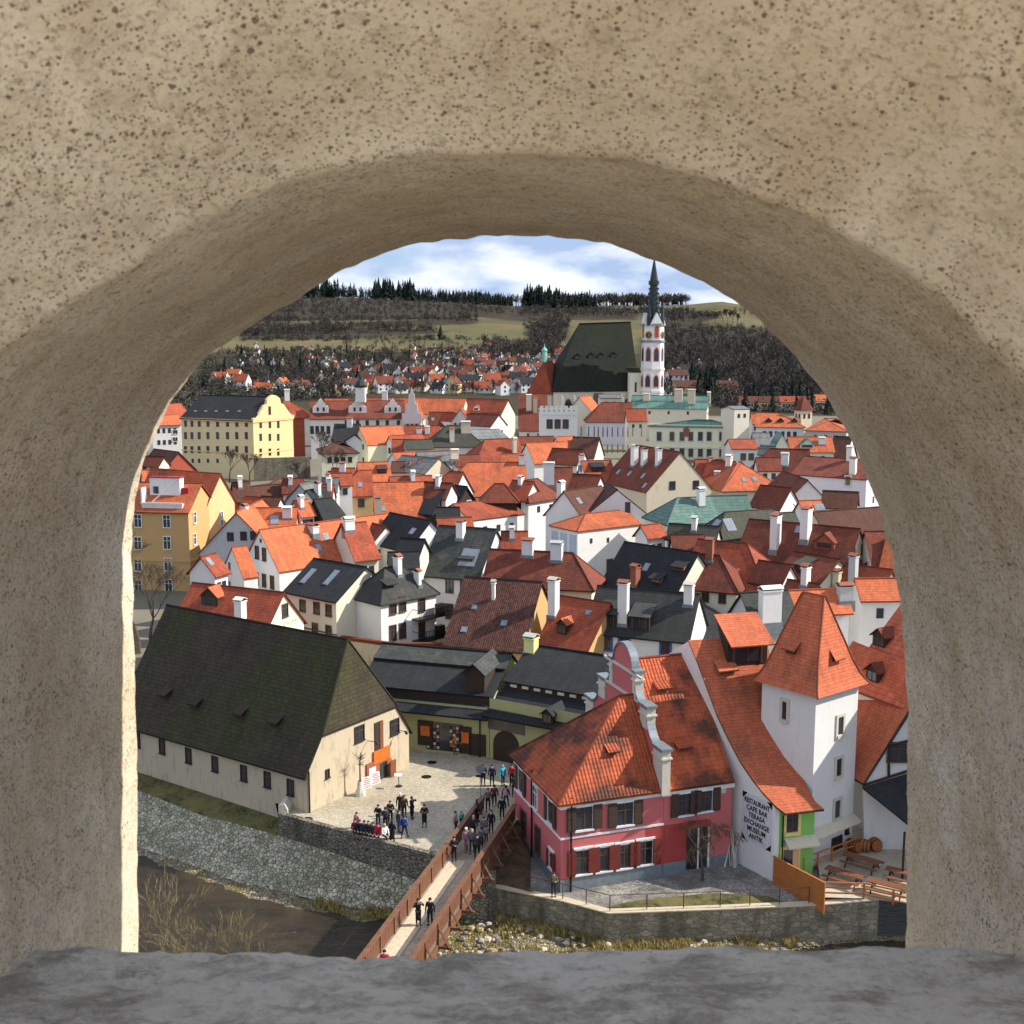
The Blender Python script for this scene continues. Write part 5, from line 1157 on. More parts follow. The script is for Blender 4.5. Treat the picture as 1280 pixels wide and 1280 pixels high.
wall_line('tall grey rubble terrace wall in front of the yellow mansion', [(PY(318, 590, 272).x, 272), (PY(388, 590, 276).x, 276)], [-1] * 2, [PY(318, 573, 272).z] * 2, .8, rubb, name='terrace_wall')
h = HE('red corner-striped house beside the yellow mansion', (357, 521.5), (392, 521), ry=496, he=12, W=16, roof='OR', wall='white', ends=('g', ('h',))); h.win('f', .9, 1.8, 'brown', (372, 528), (377, 528), (372, 540), (377, 540), (358, 528), (358, 540)); h.band(h.ze + h.zg - 8.3, 'red', 'f', .3, .1); h.chim((359, 500, 2.6, 1.4))
m = MB(); m.box(.0, 3.4, -.12, 0, 0, h.ze - .3); m.box(h.L - .8, h.L, -.12, 0, 0, h.ze - .3)
m.build('corner_stripe', [MT['umber']], h.root, (h.L * .22, 0, 0))
h = HE('long white building with a dark red roof and five baroque dormer gables', (388, 523), (506, 522), ry=501, he=13, W=15, roof='RB', wall='white', oh=.4)
h.win('f', 1, 2.2, 'far', *[(x, 537.5) for x in (390, 396.5, 403, 410.5)]); h.win('f', 1, 1.6, 'far', (421, 534)); h.win('f', .9, 1.4, 'far', *[(x, 528.5) for x in (433, 447, 459, 472, 484, 498)])
for px, w_ in ((401, 2.2), (447, 2.5), (491, 2.3)):
    hh = h.hit(px, 516)
    if hh:
        p = hh[1]; m = MB(); o = [(-w_, 0), (-w_, 1.6), (-w_ * .8, 1.8), (-w_ * .6, 1.9), (-w_ * .55, 2.6), (-w_ * .3, 2.9), (-w_ * .25, 3.5), (0, 4.0)]; o += [(-x, z) for x, z in o[::-1][1:]]
        m.prism([Vector((x, 0, z)) for x, z in o], (0, .5, 0), 0); m.box(-w_ * .85, w_ * .85, .5, 3, 0, 1.8, 0)
        for x in (-.8, .8): m.box(x - .3, x + .3, -.06, 0, .4, 1.5, 1)
        m.build('dormer', [MT['white'], MT['glass']], h.roof, p)
h = HE('pinkish stepped baroque gable house left of the long orange roofs', (504, 527), (526, 527), ry=503, W=16, he=10, axis='x', roof='OR', wall='pinkw', oh=.05); h.rows('f', 3, (-2.2, 1.2), .7, 1.1)
ex = []
m = MB(); z0 = h.ze; L_ = h.L; o = [(-.3, -.5), (-.3, 2.2), (L_ * .14, 2.4), (L_ * .2, 4.6), (L_ * .3, 4.9), (L_ * .34, 7.2), (L_ * .42, 7.6), (L_ * .5, 8.8)]; o += [(L_ - x, z) for x, z in o[::-1][1:]]
m.prism([Vector((x, -.3, z0 + z * 1.0)) for x, z in o], (0, .5, 0)); m.build('gable', [MT['pinkw']], h.root)
h = HR('long bright orange roof left half behind the baroque gables', 500, 497, 583, 498, 516, zr=22, roof='O', wall='cream')
h = HR('long orange-red roof right half reaching the red gable block', 583, 498, 636, 499.5, 517, zr=22, roof='OR', wall='cream'); h.dorm((595, 513), w=2, h=.8, kind='gab', face='white')
h = HR('orange roof with yellow gabled dormers left behind the long white building', 406, 498, 436, 498, 508, zr=22.5, roof='O', wall='gold')
h = HR('orange-red roof behind the right dormer gables with a tall chimney', 452, 497, 500, 497, 505, zr=22, roof='OR', wall='white'); h.chim((481, 502, 2.8, 1.6))
h = HR('brown-red roofed hall between the two pinkish gables', 536, 515, 568, 515, 531, zr=20, roof='RB', wall='white'); h.skyl((556, 523), (541, 524))
h = HE('second pinkish gable house, by the white triangular gables', (563, 528), (588, 528), ry=511, W=12, he=9, axis='x', roof='OR', wall='pinkw', oh=.05); h.rows('f', 3, (.6,), .6, 1.0)
h = HE('white triangular gable right of the second pinkish house', (588, 528), (602, 527), ry=518, W=12, he=9, axis='x', roof='OR', wall='white', oh=.05)
h = HE('white gable with dark red roof near the sloping white wall', (613, 533), (634, 531), ry=518, W=9, he=7, axis='x', roof='RB', wall='white', oh=.1)
h = HR('dark red roof left of that white gable', 602, 516, 626, 516, 531, zr=20, roof='RB', wall='white')
h = HE('white house with a green painted front band', (592, 548), (634, 546), ry=537, W=8, he=7, roof='GY', wall='mint')
h = HR('tall dark red roof block with cream chimneys left of the battlement house', 648, 492, 684, 492, 537, zr=24, roof='RB', wall='white'); h.chim((661, 512, 4.2, 1.6, 'cream'), (669, 515, 4.2, 1.2, 'beige'))
h = HE('white house crowned with battlements and four dark windows', (675, 513), (722, 513), ry=510, W=12, ze=17.0, roof='GY', wall='white', oh=.0, zr=17.1, ridgecap=False)
for k in range(9): pass
m = MB()
for k in range(8): m.box(k * h.L / 7.6, k * h.L / 7.6 + .9, -.3, .1, h.ze - .4, h.ze + 1.2)
m.box(-.1, h.L, -.3, -.01, h.ze - 1.2, h.ze - .4); m.build('battlement', [MT['white']], h.root)
h.win('f', 1.5, 2.4, 'brown', (687, 530), (697, 530), (707, 530))
h = HE('palace with yellow and mauve fronts and a shallow green copper roof', (812, 528), (918.5, 530), C=(722, 526), ry=511, roof='TEAL', wall='pale', ends=(('h', 12), ('h', 6)), oh=.5, pitch=.4)
h.band(h.zg + h.ze - 1.0, 'cream', 'fl', .6, .35); h.band(h.zg + h.ze - 6.6, 'cream', 'fl', .3, .2)
h.win('f', 1.2, 2.3, 'stone', *[(x, y) for x in (824, 840, 852.5, 863.5, 875.5, 886.5, 902) for y in (545.5, 565.5)])
h.win('l', 1.1, 2.2, 'far', *[(x, y) for x in (727, 736, 743, 748, 754, 759.5, 765.5, 772.5, 779, 785, 791, 802) for y in (540,)])
h.win('l', 1.1, 2.0, 'far', *[(x, 561) for x in (759.5, 765.5, 772.5, 779, 785, 791, 802)])
p, rz = h.face('f', 858, 540); m = MB(); m.box(-.8, .8, -.3, 0, -1.2, .8); m.box(-.4, .4, -.45, 0, .8, 1.4); m.build('coat_of_arms', [MT['brick']], h.root, p, rz)
h = HR('brown-red roofed palace wing below the church', 752, 503, 790, 503, 526, zr=23.5, roof='RB', wall='mauve', ends=('h', 'g'))
h = HR('orange roof piece between the palace wing and the copper roof', 782, 511, 808, 511, 525, zr=22.5, roof='OR', wall='cream')
h = HR('high green copper roof with brick chimneys behind the palace', 790, 494, 886, 495, 509, zr=25.2, roof='TEAL', wall='cream'); h.chim((848, 502, 3.4, 2.4, 'beige'), (864, 504, 3.8, 2.2, 'beige'), (886, 503, 2.8, 1, 'beige'), (808, 500, 1.6, 2, 'beige'))
h = HE('plain cream firewall house at the right end of the palace', (918, 511.5), (937, 511), W=6, roof='GY', wall='cream', oh=.05, ze=18.6, zr=19.2, wallbase=6)
h = HE('white house with orange roof edge and two small windows beside the palace', (915, 560), (947, 560), ry=549, W=8, he=6, roof='OR', wall='white'); h.win('f', 1, 1.3, 'brown', (929, 571), (939, 571))
h = HR('grey curved roofs between the palace and the three-dormer house', 940, 541, 962, 541, 556, zr=18.5, roof='GY', wall='blue')
h = HR('pale blue-green domed shed roof right of the palace', 950, 557, 970, 558, 566, zr=17.6, roof='GY', wall='mint')
h = HR('red chapel roof attached to the left of the great church', 680, 452, 706, 451, 487, zr=29.4, roof='OR', wall='cream', ends=('h', 'g'), pitch=2.3)
h = HR('orange lean roof between the battlement house and the church', 724, 496, 738, 495, 515, zr=23, roof='O', wall='cream')
h = HR('small black lean roof between the church and the palace wing', 742, 492, 754, 492, 512, zr=23.6, roof=BLK, wall='cream')
h = HE('cream annex under the church end wall', (750, 497), (776, 497), ry=493, W=7, he=10, ze=19.3, roof='GY', wall='cream')
# --- mid town left: fillers with their own colours
h = HE('olive-roofed house with a white wall and a pale chimney', (536, 557), (605, 556), ry=531.5, W=None, he=6.5, roof='OLIVE', wall='white', ends=(('h',), ('h',)), pitch=.9); h.chim((565, 551, 2.4, 1.0, 'cream'), (582, 540, 2.0, 2.0, 'beige'))
h = HR('olive-grey side roof left of the olive-roofed house', 504, 550, 540, 549, 559, zr=18, roof='OLIVE', wall='white'); h.chim((524, 548, 2.4, 1.0, 'beige'))
h = HR('orange-red roof with rows of small chimneys in front of the baroque gables', 505, 532, 550, 532, 549, zr=19.6, roof='OR', wall='white'); h.chim((524, 545, 1.6, 1.2), (534, 541, 1.2, 1))
h = HR('orange roof left of the row of small chimneys', 454, 532.5, 502, 532, 549, zr=19.4, roof='O', wall='cream'); h.skyl((470, 542))
h = HE('cream gable house with two rows of windows left of the orange roofs', (441, 553), (460, 556), ry=534, W=10, he=8, axis='x', roof='O', wall='pale', oh=.1); h.rows('f', 2, (.6, 3.6), .7, 1.2)
h = HE('white house with a brown awning roof and a dark balcony', (459, 555), (482, 553), ry=542, W=8, he=7, roof='BR', wall='white'); h.rows('f', 4, (1.8,), .6, 1.3); h.win('f', 4, .9, 'far', (470, 568))
h = HE('white gabled house right of the dark balcony', (482, 555), (492, 556), ry=545, W=9, he=7, axis='x', roof='OR', wall='white', oh=.1); h.rows('f', 1, (1.4,), .8, 1.3)
h = HR('orange-red roof behind the white gabled house', 490, 549, 520, 549, 562, zr=17.8, roof='OR', wall='white')
h = HE('pale yellow house with a brown hipped roof and six windows', (402, 566), (447, 565), ry=552, W=10, he=7, roof='BR', wall='pale', ends=(('h',), ('h',))); h.rows('f', 4, (1.6, 4.4), .9, 1.2)
h = HE('black steep roof left of the cream gable house', (415, 552), (446, 552), ry=530, W=11, he=7, roof=BLK, wall='white'); h.chim((437, 533, 1.6, 1.2))
for i, (lab, a) in enumerate((
    ('white gable house right below the mansion trees', ('g', 302, 628, 322, 634, 608, 'BR', 'white')),
    ('dark brown roof under the bare mansion trees', ('r', 289, 603, 311, 602, 624, 15.5, 'BR', 'umber')),
    ('tiny cream gabled dormer house in the left mid town', ('g', 329, 618, 340, 618, 606, 'BR', 'pale')),
    ('reddish roof above the grey sloping house', ('r', 352, 598, 380, 597.5, 614, 16, 'RB', 'white')),
    ('grey sheet roof sloping beside the reddish roof', ('r', 374, 605, 398, 600, 625, 15.2, 'GY', 'blue')),
    ('black roofed house left of the yellow square house', ('r', 382, 613, 406, 609, 642, 14.4, 'BLK', 'white')),
    ('second black roof, the nearer one left of the yellow square house', ('r', 392, 624, 414, 622, 650, 13.6, 'BLK', 'wood')),
    ('small orange roof behind the two black roofs', ('r', 366, 626, 386, 624, 642, 13.8, 'O', 'white')),
    ('little red roof with white chimneys below the tiny cream gable', ('r', 306, 620, 330, 622, 640, 14, 'OR', 'white')),
    ('brownish roof left of the orange double-pitched house', ('r', 402, 597, 424, 597, 612, 15.6, 'GY', 'grey')),
    ('dark red slope below the tiny cream gable house', ('r', 326, 620, 352, 621, 636, 13.9, 'BR', 'white')),
    ('orange-brown roof directly left of the yellow square house', ('r', 400, 606, 418, 606, 622, 15, 'OR', 'white')),
    ('red-brown roof below the pale yellow house', ('r', 408, 592, 440, 591, 604, 16, 'OR', 'white')),
    ('orange roof just right of the ochre wing', ('r', 296, 640, 316, 637, 655, 13.4, 'OR', 'white')),
    ('grey roofed yard building behind the balcony house', ('r', 500, 672, 532, 674, 690, 13.4, 'BLK', 'cream')),
    ('orange roof seam right of the slate-roofed house', ('r', 626, 664, 660, 664, 690, 13.2, 'OR', 'white')),
    ('red roof filling the gap below the long dark red house', ('r', 948, 700, 990, 706, 726, 13, 'RB', 'white')),
    ('dark tiled roof in the gap beside the salmon hip', ('r', 984, 724, 1024, 730, 742, 12, 'RB', 'cream')),
    ('red-brown roof in the gap left of the dark red house', ('r', 838, 668, 880, 668, 690, 14.2, 'RB', 'white')),
    ('brown roof in the gap below the copper roofs', ('r', 836, 654, 900, 658, 672, 14, 'OLIVE', 'grey')),
    ('red roof between the pyramid-roofed house and the mauve wall', ('r', 950, 606, 990, 610, 632, 15.4, 'RB', 'white')),
    ('orange roof in the gap right of the huge central roof', ('r', 640, 600, 668, 602, 622, 15.8, 'OR', 'white')),
    ('reddish roof in the gap left of the three-chimney house', ('r', 716, 592, 752, 594, 612, 16, 'RB', 'white')),
    ('orange roof in the gap above the yellow square house', ('r', 486, 596, 540, 594, 606, 16.2, 'OR', 'white')),
    ('low orange roof right of the palace foot', ('r', 944, 572, 975, 572, 586, 16.6, 'RB', 'white')),
    ('brown roof in the gap behind the broad orange roof', ('r', 530, 602, 566, 604, 620, 15.6, 'RB', 'white')),
    ('brown roof strip in front of the palace left wing', ('r', 690, 560, 730, 562, 578, 17.6, 'RB', 'white')))):
    if a[0] == 'g': h = HE(lab, (a[1], a[2]), (a[3], a[4]), ry=a[5], W=9, he=6, axis='x', roof=a[6], wall=a[7], oh=.1); h.rows('f', 1, (.5,), .7, 1.0)
    else: h = HR(lab, a[1], a[2], a[3], a[4], a[5], zr=a[6], roof=a[7], wall=a[8]); h.rows('f', 2, (1.4,), .8, 1.1); h.chim(((a[1] + a[3]) / 2 + 3 * (i % 3 - 1), a[2] + 3 + i % 4, .8 + .3 * (i % 3), .6)) if i % 2 else None
# orange-coped yard wall left of the ochre building
wall_line('yard wall with orange tile coping in front of the balcony house', [(P(425, 797, 3.2).x, P(425, 797, 3.2).y), (P(490, 806, 3.2).x, P(490, 806, 3.2).y), (P(553, 806, 3.2).x, P(553, 806, 3.2).y)], [-1] * 3, [3.0] * 3, .5, MT['barnw'], name='yard_wall', cap=.35, capmat='OR')
h = HE('low black-roofed wing between the barn and the shop range', (452, 851), (497, 862), ry=818, he=3.0, W=9, roof=BLK, wall='olive')
h.chim((457, 822, 1.0, .8, 'brick'))

# ---- the church
def gothic(w, h_, n=6):
    pts = [(-w / 2, 0), (w / 2, 0)]; s = h_ - w
    pts += [(w / 2 - (w / 2) * (t / n) ** 1.6, s + w * math.sin(math.pi / 2 * t / n)) for t in range(n)] + [(0, h_)] + [(-(w / 2 - (w / 2) * (t / n) ** 1.6), s + w * math.sin(math.pi / 2 * t / n)) for t in range(n)][::-1]
    return pts
h = HE('great gothic church with a huge dark green roof and white walls', (693, 487), (797, 486), ry=407, ze=20.7, W=17, zr=41.5, roof='CHR', wall='cream', oh=.5, og=.3, name='church', cat='church', wallbase=8, ends=(('j', 6, .0), 'g'))
bpy.data.objects.remove(h.roof); m = MB(); L_, W_, e, r = h.L, h.W, h.ze, h.zr
def zof(py, D): return PY(750, py, D).z - h.zg
ya = W_ / 2
rA, rB = Vector((h.loc(PY(726, 409, h.root.location.y + 9)).x, ya, r)), Vector((L_ + .3, ya, r + .6))
f1 = [Vector((-.5, -.5, e - .5)), Vector((L_ + .5, -.5, e - .5)), rB, rA]; b1 = [Vector((L_ + .5, W_ + .5, e - .5)), Vector((-.5, W_ + .5, e - .5)), rA, rB]
e1 = [Vector((L_ + .5, -.5, e - .5)), Vector((L_ + .5, W_ + .5, e - .5)), rB]; e0_ = [Vector((-.5, W_ + .5, e - .5)), Vector((-.5, -.5, e - .5)), rA]
churchroof = tiles('church_roof_tiles', (.018, .021, .014), (.014, .014, .011), .6, row=.6, width=.5, moss=(.020, .025, .012))
h.faces = [f1, b1]
for q in (f1, b1, e1, e0_): m.slab(q, .3)
m.tube(rA, rB, .25); h.roof = m.build('roof', [churchroof], h.root)
h.dorm((722, 449), (739, 448), (751, 448), (767, 447), w=2.0, h=1.0, kind='gab')
for k in range(6):
    u = 3 + k * (L_ - 4) / 6; m = MB(); m.prism([Vector((x, 0, z)) for x, z in gothic(2.4, 9)], (0, -.15, 0)); m.build('window', [MT['glass']], h.root, (u + 1.6, 0, e - 12))
    m = MB(); m.prism([Vector((0, -1.6, -10)), Vector((0, 0, -10)), Vector((0, 0, 10.5)), Vector((0, -1.6, 8.6))], (.9, 0, 0)); m.build('buttress', [MT['cream']], h.root, (u - .9, 0, e - 12))
m = MB(); m.box(L_ - 3.6, L_ + .6, -2.4, -.6, -8, e + 5.4); m.slab([(L_ - 3.8, -2.6, e + 5.4), (L_ + .8, -2.6, e + 5.4), (L_ + .8, 1.5, e + 7), (L_ - 3.8, 1.5, e + 7)], .15, 1); m.box(L_ - 1.9, L_ - 1.2, -2.46, -2.4, e - 1, e + 2.2, 2); m.build('stair_wing', [MT['cream'], churchroof, MT['glass']], h.root)
# tower
DT_ = h.root.location.y + 4
tb = PY(815, 490, DT_); tr = empty('church_tower', (tb.x, tb.y, 8), R(14), label='slender white and pink church tower with clocks and a dark needle spire', cat='tower'); Z = lambda py: PY(815, py, DT_).z - 8
hw = 13.6 / F * (DT_ * .99 + 5) ; RO = hw * 1.04
def octa(r, z, n=8, a0=math.pi / 8): return [Vector((r * math.cos(a0 + 2 * math.pi * k / n), r * math.sin(a0 + 2 * math.pi * k / n), z)) for k in range(n)]
m = MB(); z1 = Z(407)
for (r0, za, r1, zb, mi) in ((RO, -4, RO, Z(460), 0), (RO, Z(460), RO * .97, Z(428), 0), (RO * .97, Z(428), RO * .95, z1, 0)):
    A8, B8 = octa(r0, za), octa(r1, zb)
    for k in range(8): m.poly([A8[k], A8[(k + 1) % 8], B8[(k + 1) % 8], B8[k]], mi)
m.build('shaft', [MT['white']], tr)
for py in (491, 463, 428, 407.5):
    m = MB(); z = Z(py); A8, B8 = octa(RO * 1.07, z), octa(RO * 1.07, z + .7)
    for k in range(8): m.poly([A8[k], A8[(k + 1) % 8], B8[(k + 1) % 8], B8[k]])
    m.poly(B8); m.poly(A8[::-1]); m.build('cornice', [MT['pinkw'] if py > 430 else MT['lead']], tr)
ap_ = RO * math.cos(math.pi / 8)
for k in range(8):
    a = k * math.pi / 4 + math.pi / 2 * 0; n = Vector((math.cos(a), math.sin(a), 0)); rz = a + math.pi / 2
    for (pb, pt, rr) in ((483, 469, 1.0), (451, 435, .975)):
        m = MB(); hgt = Z(pt) - Z(pb); m.prism([Vector((x, 0, z - .4)) for x, z in gothic(2.1, hgt + 1.0)], (0, -.06, 0), 0); m.prism([Vector((x, -.06, z)) for x, z in gothic(1.5, hgt)], (0, -.06, 0), 1)
        p = n * (ap_ * rr); m.build('window', [flat('paint_rose', (.70, .36, .32)) if 'paint_rose' not in bpy.data.materials else bpy.data.materials['paint_rose'], MT['glass']], tr, (p.x, p.y, Z(pb)), rz)
    p = n * (ap_ * .96)
    if k % 2 == 0:
        m = MB(); hgt = Z(408) - Z(425); m.prism([Vector((x, -.02, z)) for x, z in gothic(1.7, hgt)], (0, -.1, 0), 0); m.prism([Vector((x, -.12, z + .3)) for x, z in gothic(1.1, hgt - .6)], (0, -.05, 0), 1); m.build('window', [bpy.data.materials['paint_rose'], MT['umber']], tr, (p.x, p.y, Z(423)), rz)
        m = MB(); m.poly([(-2.2, -.1, 0), (2.2, -.1, 0), (0, -.1, Z(391) - z1)]); m.poly([(-2.2, -.1, 0), (0, -.1, Z(391) - z1), (0, 1.8, Z(391) - z1), (-2.2, 1.8, 0)]); m.poly([(2.2, -.1, 0), (2.2, 1.8, 0), (0, 1.8, Z(391) - z1), (0, -.1, Z(391) - z1)]); m.build('gablet', [MT['white']], tr, (p.x, p.y, z1), rz)
    else:
        m = MB(); rr = 1.35; m.prism([Vector((rr * math.cos(t * .524), 0, rr * math.sin(t * .524))) for t in range(12)], (0, -.12, 0), 0); m.prism([Vector((rr * .84 * math.cos(t * .524), -.12, rr * .84 * math.sin(t * .524))) for t in range(12)], (0, -.05, 0), 1)
        for t in range(12):
            an = t * .524; m.box(-.08, .08, -.2, -.17, .8, 1.05, 0, Matrix.Rotation(an, 4, 'Y'))
        m.box(-.06, .06, -.22, -.17, 0, .9, 0, Matrix.Rotation(.6, 4, 'Y')); m.box(-.06, .06, -.22, -.17, 0, .6, 0, Matrix.Rotation(2.4, 4, 'Y')); m.build('clock', [MT['gold2'], MT['spire']], tr, (p.x, p.y, Z(419)), rz)
        m = MB(); m.box(-.5, .5, -.5, .5, 0, 2.2); c = octa(.8, 2.2, 4, math.pi / 4)
        for q in range(4): m.poly([c[q], c[(q + 1) % 4], Vector((0, 0, 7.5))])
        p2 = n * (RO * .86); m.build('pinnacle', [MT['spire']], tr, (p2.x, p2.y, z1), rz)
m = MB()
for (r0, pa, r1, pb) in ((RO * .8, 407, RO * .62, 398), (RO * .62, 398, RO * .33, 356), (RO * .46, 356, RO * .46, 351), (RO * .36, 351, .12, 322)):
    A8, B8 = octa(r0, Z(pa)), octa(r1, Z(pb))
    for k in range(8): m.poly([A8[k], A8[(k + 1) % 8], B8[(k + 1) % 8], B8[k]])
    m.poly(B8)
    m.poly(A8[::-1])
m.tube((0, 0, Z(324)), (0, 0, Z(318)), .1, .05); m.build('spire', [MT['spire']], tr)
m = MB()
for k in range(8):
    a = math.pi / 8 + k * math.pi / 4
    for t in range(7):
        f = t / 7; r = RO * (.62 + (.33 - .62) * f) + .1; zz = Z(398) + (Z(356) - Z(398)) * f; m.box(-.15, .15, -.15, .15, 0, .5, 0, Matrix.Translation((r * math.cos(a), r * math.sin(a), zz)))
m.build('crocket', [MT['spire']], tr)
# green-topped belfry of the chapel
bt = empty('roof_turret', PY(680.5, 449, 377), 0, label='tiny green onion-topped turret on the red chapel roof', cat='turret')
m = MB(); m.lathe([(.9, -1), (.9, 1.5), (.8, 1.5), (.8, 2.4), (.95, 2.6), (.9, 3.1), (.2, 3.9), (.05, 5)], 8); m.build('turret', [flat('copper_mint', (.25, .5, .4))], bt)
bt = empty('roof_turret', PY(451, 498, 322), 0, label='dark onion-domed lantern turret above the long white building', cat='turret')
m = MB(); m.box(-1.3, 1.3, -1.3, 1.3, -1, 3.0, 0); m.lathe([(1.7, 3), (1.9, 3.6), (1.2, 4.8), (.5, 5.3), (.5, 6.0), (.1, 7.5)], 8, mi=1); m.build('turret', [MT['white'], MT['spire']], bt)
# --- row of small houses at the far right
for i, (x0, x1, rf_, wl_, lab) in enumerate(((924, 949, 'RB', 'cream', 'leftmost cream terraced house with red roof at the wooded slope foot'), (949, 974, 'BR', 'yell', 'second terraced house from the left, yellow with brown roof'), (975, 999, 'OR', 'cream', 'third terraced house, cream with bright red roof and dormers'), (1000, 1019, 'BR', 'gold', 'fourth terraced house, ochre with brown roof'), (1018, 1036, 'O', 'white', 'rightmost terraced house, white with orange roof beside the arch'))):
    h = HE(lab, (x0, 502 + i * .2 - (i == 4) * 2), (x1, 502.2 + i * .2 - (i == 4) * 2), ry=495 - (i == 4) * 2, W=9, ze=8 + i * .4, roof=rf_, wall=wl_, oh=.3, ); h.rows('f', 5, (1.6, 4.2), .8, 1.2)

# plain fronts still get a few small windows
for i, h in enumerate(LAST):
    if h.root.name.startswith('house') and not any(c.name.startswith('window') for c in h.root.children) and i % 4:
        h.rows('f', 2 if h.L < 9 else 3, (1.7,), .7, 1.0); h.rows('r', 2, (1.9,), .6, 1.0)
# ================================================================ footbridge
bA, bB = P(604, 995, 1.2), P(459, 1187, 1.2)          # left rail, top line
cA, cB = P(646, 1006, 1.2), P(522, 1187, 1.2)         # right rail
bd = (bA - bB); bd.z = 0; bl = bd.length; bd.normalize(); bnr = Vector((bd.y, -bd.x, 0))
wbr = (cB - bB).dot(bnr); s0 = -24.0
br = empty('footbridge', (bB.x, bB.y, 0), math.atan2(bd.y, bd.x), label='red-brown timber footbridge with boarded railings crossing the river to the square', cat='bridge')
LB = bl
LR = (cA - bB).dot(bd)
deckm = tiles('bridge_planks', (.42, .34, .25), (.26, .20, .15), .5, row=.16, width=3.0, bumpd=.02, var=.2, lo=.4, hi=.65)
brw = NT('bridge_timber', .6, .3); brw.col(brw.mix(brw.ramp(brw.noise(2.5, 5, .7, brw.vmap(brw.tc(), (1, 1, 5))), .3, .7), (.115, .05, .027), (.21, .095, .05)))
m = MB(); q = [Vector((s0, 0, .02)), Vector((s0, -wbr, .02)), Vector((LR - .3, -wbr, .02)), Vector((LB - 8.2, 0, .02))]
m.poly(q, 0, [(p.y, p.x) for p in q]); m.poly([p - Vector((0, 0, .25)) for p in q][::-1]); m.poly([q[0], q[3], q[3] - Vector((0, 0, .25)), q[0] - Vector((0, 0, .25))]); m.poly([q[1], q[1] - Vector((0, 0, .25)), q[2] - Vector((0, 0, .25)), q[2]])
m.build('deck', [deckm], br)
m = MB(); m.poly([(s0, -.15, .027), (s0, -1.25, .027), (LR - 7.6, -1.25, .027), (LR - 7.6, -.15, .027)]); m.build('sunlit_strip', [flat('sunlit_planks', (.60, .49, .34))], br)  # pale strip stands in for sunlight on the left half of the deck
for y, L_, sg in ((0, LB, 1), (-wbr, LR, -1)):
    m = MB(); m.box(s0, L_, y - .05, y + .05, 1.1, 1.2); m.box(s0, L_, y - .16, y + .16, 1.2, 1.26); m.box(s0, L_, y - .04, y + .04, .12, .22)
    k = s0
    while k < L_: m.box(k, k + .19, y - .025, y + .025, .15, 1.1); k += .235
    rl = m.build('railing', [brw.m], br)
    k = s0 + .6
    while k < L_ + .1:
        m = MB(); m.box(k - .08, k + .08, y - .1, y + .1, -.3, 1.22); m.build('post', [brw.m], br)
        if y < 0:
            m = MB(); m.tube((k, y - .75, -.45), (k, y - .08, .75), .08, n=4); m.box(k - .08, k + .08, y - .9, y, -.55, -.4); m.build('brace', [brw.m], br)
        k += 2.3
    m = MB(); m.box(s0, L_ - (.3 if y < 0 else 8.0), y - .12, y + .12, -.7, -.24); m.build('beam', [brw.m], br)
m = MB(); m.prism([(LR - 8.2, -wbr - .5, 0), (LR - 7.0, -wbr - .5, 0), (LR - 7.0, .3, 0), (LR - 8.2, .3, 0)], (0, 0, 5.2)); m.build('pier', [rubb], br, (0, 0, -5.9))
# ================================================================ railing and fences of the terrace
def rail(label, pts, z, h, name, n_per, mat, rails=(1.0,), rr=.03, cat='railing'):
    root = empty(name, (pts[0][0], pts[0][1], z[0]), label=label, cat=cat); O = root.location
    P3 = [Vector((p[0], p[1], zz)) - O for p, zz in zip(pts, z)]
    m = MB()
    for a, b in zip(P3, P3[1:]):
        for f in rails: m.tube(a + Vector((0, 0, h * f)), b + Vector((0, 0, h * f)), rr, n=5)
    m.build('rail', [mat], root)
    for a, b in zip(P3, P3[1:]):
        n = max(1, round((b - a).length / n_per))
        for i in range(n + 1 if b is P3[-1] or (b - P3[-1]).length < 1e-5 else n):
            m = MB(); p = a.lerp(b, i / n); m.tube(p, p + Vector((0, 0, h)), rr * 1.3, n=5); m.build('post', [mat], root)
    return root
rail('thin rusty iron railing along the top of the long quay wall', [(-1.5, 75.45), (3.4, 73.1), (6.4, 71.35), (13.7, 71.85), (19.6, 72.1)], [-1.75, -1.73, -1.66, -1.64, -1.5], 1.05, 'iron_railing', 2.3, MT['rust'], (1.0,), .028)
rail('orange-brown timber railing at the river edge of the restaurant terrace', [(20.5, 72.6), (23.3, 72.4), (26.6, 70.6), (31, 71.0)], [-1.35] * 4, 1.05, 'wooden_railing', 1.9, MT['woodo'], (1.0, .65, .3), .06)
rail('orange timber railing running beside the white tower to the barrels', [(P(1004, 1090, -1.35).x, P(1004, 1090, -1.35).y), (P(1067, 1064, -1.35).x + .4, P(1067, 1064, -1.35).y)], [-1.35] * 2, 1.05, 'wooden_railing', 1.4, MT['woodo'], (1.0, .55), .06)
fa, fb = P(966, 1105, -1.75), P(1028, 1136, -1.6)
fe = empty('plank_fence', fa, math.atan2(fb.y - fa.y, fb.x - fa.x), label='solid orange plank fence between the gravel terrace and the restaurant', cat='fence'); L_ = (fb - fa).length
m = MB(); k = 0
while k < L_: m.box(k, k + .16, -.03, .03, -.1, 1.95 + .03 * math.sin(k * 9)); k += .18
m.build('boarding', [MT['woodo']], fe); 
for k in (0, L_ / 2, L_): m = MB(); m.box(k - .06, k + .06, .03, .14, -.2, 2.0); m.build('post', [MT['woodo']], fe)
m = MB(); m.box(-.05, L_ + .05, -.07, .07, 1.98, 2.03); m.build('coping', [MT['woodo']], fe)
